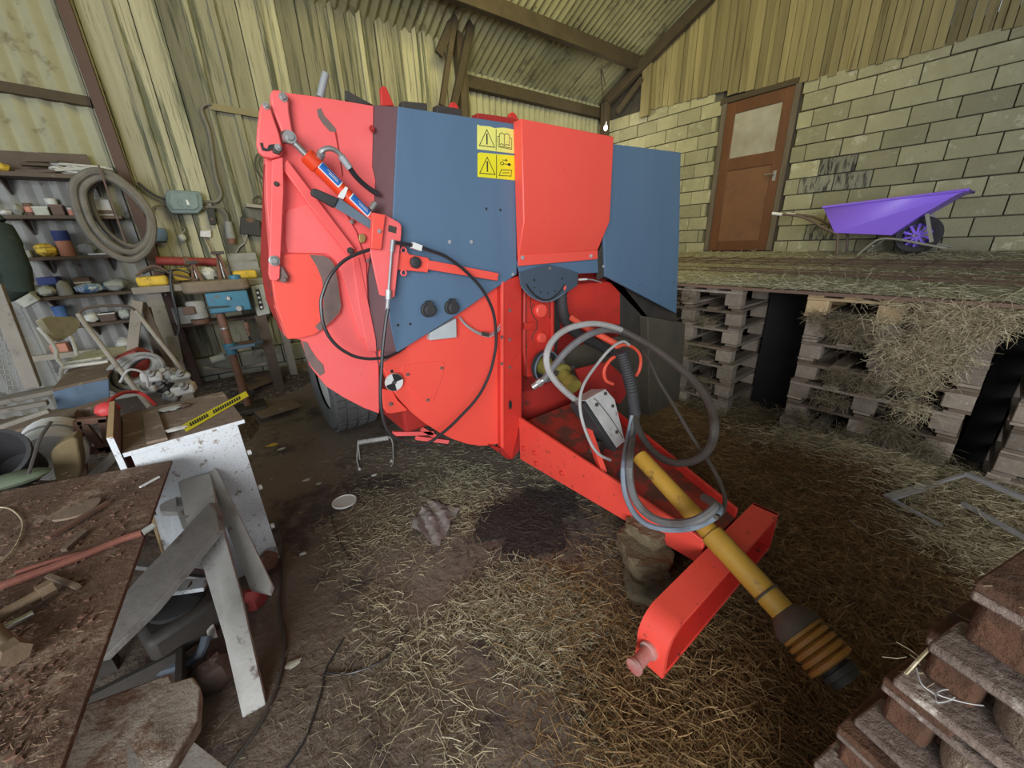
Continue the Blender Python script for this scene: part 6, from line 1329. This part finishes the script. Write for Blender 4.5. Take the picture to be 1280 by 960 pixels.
part('pole', G().tube([W(170, 389, y=4.2), W(190, 415, y=4.1), W(215, 446, y=3.95), W(242, 484, y=3.8)], .015, 9, 2), WOODG, hoop)
for (a_, b_, c_, d_, y_, w_, mt_, lb_) in ((172, 376, 165, 441, 4.5, .07, WOODG, 'short grey board standing upright behind the bent pole'), (178, 378, 214, 460, 4.6, .05, WOODD, 'dark slanting stick leaning on the workbench leg'), (183, 384, 200, 450, 4.65, .06, WOODD, 'dark board beside the workbench leg'), (215, 420, 222, 452, 4.9, .09, WOODG, 'short grey board at the foot of the bench leg')):
    plank('stick', W(a_, b_, y=y_), W(c_, d_, y=y_), w_, .03, mt_, lb_, 'wood', up=(0, 1, 0))
wcab('grey_wire', [(150, 478), (160, 463), (175, 464), (183, 472), (185, 484)], .008, PALEHOSE, 'pale wire looping over the motor parts', 'wire', 3.4)

# ---- white cabinet
gp = W(350, 697, z=0)
def z_at(x, y, py):
    lo, hi = 0, 1.6
    for _ in range(40):
        m_ = (lo+hi)/2; q_ = V((x, y, m_))-CAM; yy_ = 480+FPX*q_.dot(cd)/q_.dot(fw)
        if yy_ > py: lo = m_
        else: hi = m_
    return lo
zc = z_at(gp.x, gp.y, 530)
cTR = V((gp.x, gp.y, zc)); cTL = W(163, 568, z=zc); ux = (cTR-cTL); ux.z = 0; ux.normalize(); uy = V((-ux.y, ux.x, 0))
if uy.y < 0: uy = -uy
WHP = mat('speckled_white_laminate', (.72, .76, .79), (.62, .66, .69), rough=.55, scale=3, amt=.3, bump=.05, rnd=0, dirt=(.26, .21, .16), dirt_at=.60, dscale=26, grime=(.42, .33, .25, .60))
DUSTW = mat('dust_covered_board', (.26, .195, .145), (.17, .125, .09), rough=.95, scale=5, amt=.5, bump=.4, bscale=30, rnd=0, dirt=(.36, .30, .24), dirt_at=.60, dscale=9)
EDGEW = mat('raw_chipboard_edge', (.60, .42, .22), (.50, .34, .18), rough=.8, scale=20, rnd=0)
cabn = thing('cabinet', 'white speckled cabinet carcass with a dust-covered top', 'cabinet', (cTR.x, cTR.y, 0))
Lx = (cTR-cTL).length
bTL = V((cTL.x, cTL.y, .0)); 
sp = part('side_panel', G().plate([bTL, gp, cTR, cTL], uy*.018), WHP, cabn, 'white panel speckled with dirt', bev=.002)
bk_ = W(307, 486, z=zc); dpt = (bk_-cTR).dot(uy); dpt = min(max(dpt, .25), .6)
part('top_panel', G().plate([cTL-uy*.01-ux*.02, cTR-uy*.01+ux*.03, cTR+uy*dpt+ux*.03, cTL+uy*dpt-ux*.02], (0, 0, .018)), DUSTW, cabn, 'brown dust-covered top board', bev=.002)
part('top_edge', G().plate([cTL-uy*.014-ux*.02, cTR-uy*.014+ux*.03, cTR-uy*.010+ux*.03, cTL-uy*.010-ux*.02], (0, 0, .018)), WHP, cabn, 'white front edge strip')
hU = .10
pa_ = cTL-ux*.045-uy*.012
up_ = part('upright', G().plate([pa_+V((0, 0, -.30)), pa_+ux*.02+V((0, 0, -.30)), pa_+ux*.02+V((0, 0, hU)), pa_+V((0, 0, hU))], uy*dpt), DUSTW, cabn, 'greyed upright end board')
part('cut_edge', G().plate([pa_+V((0, 0, hU)), pa_+ux*.02+V((0, 0, hU)), pa_+ux*.02+V((0, 0, hU))+uy*dpt, pa_+V((0, 0, hU))+uy*dpt], (0, 0, .002)), EDGEW, up_, 'raw orange chipboard edge')
part('front_edge', G().plate([pa_-uy*.002+V((0, 0, -.30)), pa_-uy*.002+ux*.02+V((0, 0, -.30)), pa_-uy*.002+ux*.02+V((0, 0, hU)), pa_-uy*.002+V((0, 0, hU))], uy*.002), WHP, up_)
part('loose_strip', G().plate([cTL+ux*.06+uy*.01+V((0, 0, .019)), cTL+ux*.13+uy*.0+V((0, 0, .019)), cTL+ux*.12+uy*(dpt*.8)+V((0, 0, .019)), cTL+ux*.06+uy*(dpt*.8)+V((0, 0, .019))], (0, 0, .012)), DUSTW, cabn)
for t in (.25, .55, .8): 
    p = gp*(1-t)+cTR*t+ux*.004; part('hinge', G().lathe([(.014, 0), (.014, .016)], p+uy*.01, ux, 12), WHITE, cabn)
part('back_panel', G().plate([bTL+uy*dpt, gp+uy*dpt, cTR+uy*dpt, cTL+uy*dpt], -uy*.006), DUSTW, cabn)
hp_ = gp+V((0, 0, .07))-ux*.06-uy*.001; part('hole', G().cyl(hp_, hp_+uy*.002, .006), INK, cabn)
# hazard tape remnant on top
def topz(px, py): return W(px, py, z=zc+.0205)
tape = solo('tape_strip', G().plate([topz(227, 532), topz(307, 489), topz(311, 495), topz(233, 540)], (0, 0, .0012)), YELLOW, 'yellow printed tape strip lying on the cabinet top', 'tape')
g = G(); rgx = random.Random(2)
for k in range(22):     # smudged black printing, not readable in the photo
    t = .12+.80*k/22
    if k in (8, 9): continue
    a_ = topz(227+80*t, 532-43*t+2.2); b_ = topz(227+80*t+1.8, 532-43*t+1.2); c_ = topz(230+79*t+1.4, 537-43.5*t); d_ = topz(229+79*t, 538-43.5*t+.6)
    g.plate([p_+V((0, 0, .0013)) for p_ in (a_, b_, c_, d_)], (0, 0, .0004))
part('print', g, INK, tape, 'smudged black print', stuff=True)
solo('crumpled_end', G().blob(topz(219, 538)+V((0, 0, .006)), (.09, .05, .012), 12, 6, .2, 4), WHITE, 'crumpled whitish end of the yellow tape on the cabinet', 'tape')
solo('rag', G().blob(topz(214, 512)+V((0, 0, .008)), (.10, .07, .018), 12, 6, .25, 6), C['pale'], 'pale blue scrap of cloth on the cabinet top', 'rag')
solo('lump', G().blob(topz(232, 508)+V((0, 0, .008)), (.05, .05, .02), 10, 6, .25, 7), C['brown'], 'small brown lump on the cabinet top beside the blue scrap', 'lump')

# ---- rusty steel table at the near left
TZ = .80
a_, b_ = W(215, 575, z=TZ), W(75, 965, z=TZ); c_, d_ = W(-40, 622, z=TZ), W(-400, 965, z=TZ)
TBM = mat('rusty_dirty_steel_plate', (.155, .085, .052), (.085, .048, .032), rough=.85, scale=5, amt=.55, bump=.5, bscale=40, rnd=0, dirt=(.24, .17, .12), dirt_at=.57, dscale=9, grime=(.34, .24, .16, .66))
tb = thing('steel_table', 'rusty steel plate table covered in dirt at the near left', 'table', (-.9, 1.5, 0))
n_ = V((0, 0, 1))
part('table_plate', G().plate([V((b_.x-.02, .70, TZ)), V((b_.x, b_.y, TZ)), a_, V((c_.x, c_.y, TZ)), V((-1.9, c_.y+.1, TZ)), V((-1.9, .6, TZ))], (0, 0, -.012)), TBM, tb, bev=.002)
part('leg', G().span((-1.75, .9, 0), (-1.68, .97, TZ-.012)), DARK, tb); part('leg', G().span((-1.75, 2.0, 0), (-1.68, 2.07, TZ-.012)), DARK, tb); part('leg', G().span((-.75, 1.95, 0), (-.68, 2.02, TZ-.012)), DARK, tb); part('leg', G().span((-.72, .9, 0), (-.65, .97, TZ-.012)), DARK, tb)
part('cross_beam', G().span((-1.7, 1.2, TZ-.10), (-.52, 1.26, TZ-.012)), DARK, tb)
def tz(px, py, h_=0): return W(px, py, z=TZ+h_)
RR = mat('red_brown_rod', (.24, .075, .05), (.16, .06, .04), rough=.8, scale=12, bump=.2, rnd=0)
solo('red_rod', G().tube([tz(-20, 740, .012), tz(40, 718, .012), tz(100, 696, .012), tz(150, 675, .012), tz(178, 666, .014)], .011, 8, 2), RR, 'long red-brown rod lying across the steel table', 'rod')
solo('red_rod', G().tube([tz(20, 716, .010), tz(70, 700, .010), tz(110, 690, .008)], .007, 7, 2), RR, 'short thin red-brown rod beside the long one on the table', 'rod')
solo('pale_rod_end', G().cyl(tz(178, 666, .014), tz(192, 657, .016), .010), C['pale'], 'pale end piece at the tip of the red-brown rod', 'rod')
def boltx(nm, a, b, r, mt, lab, head=1.9):
    o = thing(nm, lab, 'bolt', (a+b)/2-V((0, 0, r))); part('shank', G().cyl(a, b, r, n=16), mt, o)
    d = (b-a).normalized(); part('head', G().cyl(b-d*.005, b+d*r*1.7, r*head, n=6), mt, o); return o
BRS = mat('greasy_brown_bolt', (.26, .18, .11), (.16, .11, .07), rough=.55, metal=.3, scale=9, rnd=0)
boltx('bolt', tz(-30, 786, .03), tz(52, 741, .03), .013, BRS, 'long greasy brown bolt on the steel table', 1.7)
boltx('bolt', tz(-40, 760, .035), tz(14, 812, .035), .017, BRS, 'thick short brown bolt nearest the camera on the table', 1.5)
solo('steel_pin', G().cyl(tz(6, 784, .012), tz(42, 766, .012), .008), mat('bright_steel_pin', (.75, .70, .60), rough=.25, metal=.9, rnd=0, bump=0), 'short bright steel pin between the two brown bolts', 'pin')
o = solo('disc', G().plate(smooth([tz(66, 652, .004), tz(85, 638, .004), (tz(110, 628, .004)), tz(126, 624, .004), tz(122, 634, .004), tz(100, 646, .004)], 5, True), (0, 0, .008)), WOODB, 'flat brown oval plate lying in the dirt of the steel table', 'plate')
solo('flat_bar', G().bar(tz(60, 672, .015), tz(135, 628, .015), .02, .01), C['rust'], 'rusty flat bar beside the brown oval plate', 'bar')
solo('white_stick', G().bar(tz(175, 609, .006), tz(199, 596, .006), .008, .006), WHITE, 'short white stick near the far corner of the table', 'stick')
solo('stick', G().bar(tz(80, 688, .008), tz(108, 664, .008), .016, .012), WOODB, 'short brown stick in the middle of the steel table', 'stick')
solo('stick', G().bar(tz(60, 720, .008), tz(98, 734, .008), .012, .010), WOODB, 'short brown stick beside the head of the long bolt', 'stick')
solo('wire', G().tube([tz(-10, 634, .006), tz(12, 636, .006), tz(27, 650, .006), (tz(26, 668, .006)), tz(14, 690, .006), tz(-8, 712, .006)], .0022, 6), HAYP, 'thin curved straw-coloured wire at the left of the table', 'wire')
rs = np.random.RandomState(55); n = 900
u = rs.uniform(0, 1, n); v_ = rs.uniform(0, 1, n); P = np.array([np.array(tz(-10+u[i]*(205-u[i]*0-150*v_[i]*.9), 600+v_[i]*350-25*u[i]*(1-v_[i]), .003)) for i in range(n)])
P = P[P[:, 0] < -.33-.0*P[:, 1]]; n = len(P)
strands('dirt_and_straw', P, np.column_stack([rs.normal(size=n), rs.normal(size=n), rs.uniform(0, .15, n)]), rs.uniform(.004, .022, n), .0014, mat('brown_chaff', (.27, .18, .11), (.14, .09, .055), rough=.9, scale=30, rnd=0, bump=0), 'fine chaff and dirt strewn over the steel table', seed=5)
g = G(); rgx = random.Random(77)
for k in range(420):
    px, py = rgx.uniform(-10, 200), rgx.uniform(600, 950)
    p = tz(px, py, .003)
    if p.x > -.34-.09*(2.1-p.y) or p.y > 2.1: continue
    s_ = rgx.uniform(.003, .011); g.box(p, (s_, s_*rgx.uniform(.5, 1.2), s_*.6), Matrix.Rotation(rgx.uniform(0, 3), 3, 'Z'))
tag(link('rust_flakes', g, C['rust']), 'flakes of rust and grit on the steel table', 'grit', kind='stuff')

# ---- grey timber trestle
TRW = mat('whitish_painted_old_timber', (.56, .55, .525), (.38, .36, .335), rough=.9, scale=6, stretch=(1, 1, 1), amt=.5, bump=.35, bscale=25, rnd=.08, dirt=(.17, .125, .10), dirt_at=.60, dscale=9)
WOODL = mat('light_grey_old_timber', (.30, .28, .26), (.17, .155, .14), rough=.9, scale=5, amt=.5, bump=.35, bscale=25, rnd=.05, dirt=(.13, .10, .085), dirt_at=.60, dscale=9)
trs = thing('trestle', 'whitish old timber trestle standing beside the steel table', 'trestle', W(316, 890, z=0))
def quad_beam(pts, mt, name='leg', lab=None, th=.045, par=trs):
    P = [W(a_, b_, z=c_) for a_, b_, c_ in pts]; n = (P[1]-P[0]).cross(P[2]-P[0]).normalized()
    if n.dot(CAM-P[0]) > 0: n = -n
    return part(name, G().plate(P, n*th), mt, par, lab, bev=.004)
quad_beam([(222, 601, .66), (262, 591, .66), (272, 640, .58), (300, 740, .36), (332, 880, .0), (303, 897, .0), (281, 800, .20), (248, 690, .46), (235, 660, .54)], TRW, 'leg', 'whitish front leg')
quad_beam([(213, 588, .66), (262, 574, .68), (272, 590, .66), (340, 730, .30), (336, 741, .28), (312, 735, .28), (275, 640, .50), (262, 594, .645), (225, 601, .63)], TRW, 'leg', 'shaded rear leg', th=.03)
quad_beam([(262, 628, .62), (270, 640, .61), (273, 663, .57), (188, 766, .42), (124, 828, .34), (105, 806, .36), (171, 725, .50)], WOODL, 'diagonal_brace', 'grey diagonal brace with a crack', th=.03)
quad_beam([(197, 618, .60), (220, 612, .60), (222, 640, .56), (200, 640, .56)], TRW, 'cleat', th=.03)
quad_beam([(218, 632, .58), (233, 632, .58), (240, 655, .52), (228, 662, .52)], TRW, 'cleat', th=.03)
quad_beam([(256, 775, .18), (262, 762, .20), (272, 796, .12), (260, 800, .12)], TRW, 'cleat', th=.04)
# white shelf board below
lb2 = thing('white_board', 'white laminated board standing behind the trestle brace', 'board', W(200, 700, z=.3))
part('board', G().plate([W(187, 645, z=.50), W(225, 640, z=.50), W(246, 650, z=.50), W(225, 700, z=.30), W(205, 695, z=.30)], (0, .015, 0)), WHP, lb2)
part('board_edge', G().plate([W(187, 645, z=.503), W(192, 643, z=.503), W(208, 692, z=.303), W(204, 697, z=.303)], (0, -.004, 0)), EDGEW, lb2)
# big board end in the foreground
bgb = thing('thick_plank', 'thick broken plank end nearest the camera at the bottom left', 'plank', W(170, 955, z=.4))
def zq(pts): return [W(a_, b_, z=c_) for a_, b_, c_ in pts]
top_ = zq([(60, 975, .50), (107, 880, .50), (213, 841, .50), (216, 852, .495), (241, 845, .50), (250, 858, .50), (247, 900, .47), (200, 975, .47)])
part('plank_body', G().plate(top_, (-.01, .02, -.07)), mat('dirt_caked_plank', (.40, .36, .31), (.24, .18, .13), rough=.95, scale=7, amt=.6, bump=.5, bscale=30, rnd=0, dirt=(.17, .10, .065), dirt_at=.54, dscale=7), bgb, bev=.006)
sp2 = thing('wedge', 'grey wooden wedge lying on the thick plank at the bottom edge', 'wedge', W(170, 955, z=.5)); part('body', G().plate(zq([(158, 925, .53), (185, 965, .53), (176, 980, .53), (160, 960, .53)]), (0, 0, -.02)), WOODG, sp2)
sp3 = thing('board_end', 'dark grey board end under the thick plank', 'plank', W(230, 955, z=.3)); part('body', G().plate(zq([(208, 960, .32), (235, 922, .32), (290, 965, .28), (300, 990, .28), (215, 990, .3)]), (0, .0, -.04)), WOODG, sp3)
# oily machine lump and bits beneath
el = thing('engine_casting', 'oily dark casting lying under the trestle', 'machine part', W(225, 840, z=0))
c = W(228, 775, z=.18)
part('casting', G().box(c, (.26, .22, .16), Matrix.Rotation(.3, 3, 'Z')), DARK, el, bev=.03)
part('cover', G().lathe([(.10, 0), (.10, .02), (.05, .04)], c+V((.0, .02, .085)), (.1, -.1, 1), 22), C['black'], el)
part('boss', G().lathe([(.03, 0), (.03, .02), (.016, .02)], c+V((.04, .03, .12)), (0, 0, 1), 16), C['brown'], el)
part('bracket', G().tube([W(258, 795, z=.16), W(250, 818, z=.12), W(225, 832, z=.10), W(190, 842, z=.10)], .018, 8, 2), simple('dark_blue_grey_iron', (.09, .11, .14)), el, 'blue-grey iron bracket')
part('side_plate', G().plate(zq([(188, 745, .25), (212, 742, .25), (205, 850, .05), (180, 850, .05)]), (0, .01, 0)), C['rust'], el)
solo('stone', G().blob(W(268, 840, z=.05), (.16, .13, .15), 12, 8, .14, 9), C['brown'], 'dark brown lump beside the trestle leg', 'stone')
solo('red_scrap', G().blob(W(318, 748, z=.05), (.10, .09, .13), 8, 6, .3, 11), C['red'], 'dull red scrap behind the rear trestle leg', 'scrap')
solo('rusty_scrap', G().blob(W(335, 705, z=.04), (.12, .09, .12), 9, 6, .3, 13), C['rust'], 'rust-brown scrap at the foot of the white cabinet', 'scrap')
solo('metal_bar', G().bar(W(160, 705, z=.40), W(262, 718, z=.25), .03, .02), C['grey'], 'grey metal bar behind the diagonal brace', 'bar')
solo('white_offcut', G().bar(W(215, 736, z=.32), W(258, 730, z=.30), .06, .02), WHP, 'small white offcut behind the trestle leg', 'board')
tub = thing('dark_crate', 'dark oily crate in the shadow under the steel table', 'crate', W(160, 830, z=0))
part('side', G().span((-.72, 1.30, .0), (-.42, 1.32, .16)), DARK, tub); part('side', G().span((-.72, 1.70, .0), (-.42, 1.72, .16)), DARK, tub); part('side', G().span((-.44, 1.32, .0), (-.42, 1.70, .16)), DARK, tub); part('bottom', G().span((-.72, 1.30, .0), (-.42, 1.72, .02)), C['black'], tub)

# ---- bits on the floor
def fz(px, py, h_=0.0):
    p = W(px, py, z=0.0); p = W(px, py, z=gh(p.x, p.y)); return p+V((0, 0, h_))
c = fz(431, 629); o = thing('lid', 'round white plastic lid lying on the floor', 'lid', c); part('disc', G().lathe([(.075, 0), (.080, .004), (.080, .012), (.074, .014), (.070, .009), (.0, .009)], c+V((0, 0, .006)), (.03, .02, 1), 32), WHITE, o)
g = G(); gw = 14; rgx = random.Random(3)
q = [fz(514, 660), fz(536, 628), fz(575, 640), fz(548, 688)]
for j in range(gw+1):
    for i in range(gw+1):
        u, v_ = i/gw, j/gw; p = (q[0]*(1-u)+q[1]*u)*(1-v_)+(q[3]*(1-u)+q[2]*u)*v_
        g.v.append((p.x+rgx.uniform(-.008, .008), p.y+rgx.uniform(-.008, .008), p.z+.012+.022*abs(math.sin(7*u+4*v_))*rgx.uniform(.5, 1.2)))
g.f = [(j*(gw+1)+i, j*(gw+1)+i+1, (j+1)*(gw+1)+i+1, (j+1)*(gw+1)+i) for j in range(gw) for i in range(gw)]
solo('plastic_bag', g, mat('muddy_plastic_film', (.36, .32, .30), (.22, .19, .175), rough=.35, scale=6, bump=.1, rnd=0), 'crumpled muddy grey plastic bag on the floor', 'plastic bag')
rh = thing('wrapped_rope', 'pale rope-wrapped handle with two hanging cord ends below the baler', 'rope', fz(470, 560))
a_, b_ = fz(450, 566, .10), fz(488, 560, .10); 
g = G(); n_ = 24; P_ = [a_*(1-t/n_)+b_*(t/n_) for t in range(n_+1)]; g.tube(P_, [.018+.004*(i % 2) for i in range(n_+1)], 10, 0)
part('grip', g, C['white'], rh)
part('cord', G().tube([a_, a_+V((-.01, -.02, -.02)), fz(447, 578, .02), fz(450, 588, .012)], .006, 7), C['white'], rh); part('cord', G().tube([b_, b_+V((.01, .0, .005)), b_+V((.02, -.02, -.05)), fz(492, 578, .012), fz(489, 584, .01)], .006, 7), C['white'], rh)
part('knot', G().blob(fz(450, 588, .014), (.03, .03, .03), 8, 6, .2, 1), C['white'], rh); part('knot', G().blob(fz(490, 578, .014), (.03, .03, .03), 8, 6, .2, 1), C['white'], rh)
part('stand_cord', G().cyl(a_, fz(450, 575, .0), .005), C['white'], rh)
solo('ground_cable', G().tube([fz(347, 652, .01), fz(353, 680, .01), fz(352, 720, .01), fz(350, 760, .01), fz(357, 800, .01), fz(350, 850, .01), fz(330, 900, .01), fz(300, 945, .01), fz(270, 985, .01)], .007, 7), HOSEB, 'brown cable trailing along the floor beside the trestle', 'cable')
solo('ground_cable', G().tube([fz(413, 640, .006), fz(420, 670, .006), fz(440, 705, .006)], .004, 6), CABLE, 'short thin black wire on the floor below the white lid', 'wire')
solo('ground_cable', G().tube([fz(430, 800, .008), fz(408, 838, .008), fz(404, 860, .008), fz(395, 890, .008), (fz(380, 930, .008)), fz(350, 975, .008)], .004, 6), CABLE, 'thin black wire curving over the floor at the bottom', 'wire')
solo('ground_cable', G().tube([fz(408, 842, .008), fz(430, 844, .008), fz(455, 838, .008), fz(485, 822, .008), fz(510, 790, .008)], .0035, 6), CABLE, 'thin black wire branching right over the floor', 'wire')
for k, (px, py, mt_, s_, lb_) in enumerate(((383, 601, 'white', .05, 'pale scrap on the dark floor left of the white lid'), (399, 605, 'pale', .04, 'smaller pale scrap beside the first one left of the lid'), (468, 594, 'white', .05, 'whitish flake on the floor under the rope handle'), (379, 693, 'white', .035, 'tiny white stick on the floor right of the cabinet foot'), (367, 830, 'ply', .06, 'curved wood shaving on the floor near the trestle leg'), (733, 933, 'white', .025, 'tiny white pebble at the bottom edge of the floor'), (487, 765, 'white', .02, 'tiny white crumb on the floor in the middle'), (340, 557, 'yellow', .10, 'crumpled yellow plastic beside the top of the cabinet'), (352, 562, 'white', .07, 'whitish plastic scrap next to the yellow one'))):
    c = fz(px, py, .006); solo('scrap', G().blob(c, (s_, s_*.6, .012), 9, 5, .3, k), C[mt_], lb_, 'scrap')
for k, (a_, b_, w_, lb_) in enumerate((((345, 470), (300, 488), .26, 'dirty board sunk in the floor behind the cabinet'), ((372, 505), (322, 520), .24, 'dirty board sunk in the floor beside the tyre'), ((372, 447), (318, 452), .22, 'dirty board sunk in the floor at the foot of the drill'))):
    p, q_ = fz(*a_, .012), fz(*b_, .012); solo('floor_plank', G().bar(q_, p, w_, .025), WOODB, lb_, 'board', bev=.004)
solo('tin_can', G().cyl(W(264, 451, y=4.9), W(281, 446, y=4.9), .04), C['pale'], 'pale crushed tin can on the floor under the bench', 'can')
wcab('ground_pole', [(255, 460), (290, 462), (330, 455), (345, 452)], .02, WOODG, 'long pale pole lying on the floor behind the drill', 'pole', 4.95)
heap(.1, 5.1, .8, .35, .10, DEB, 'dirty debris on the floor behind the drill', 8)
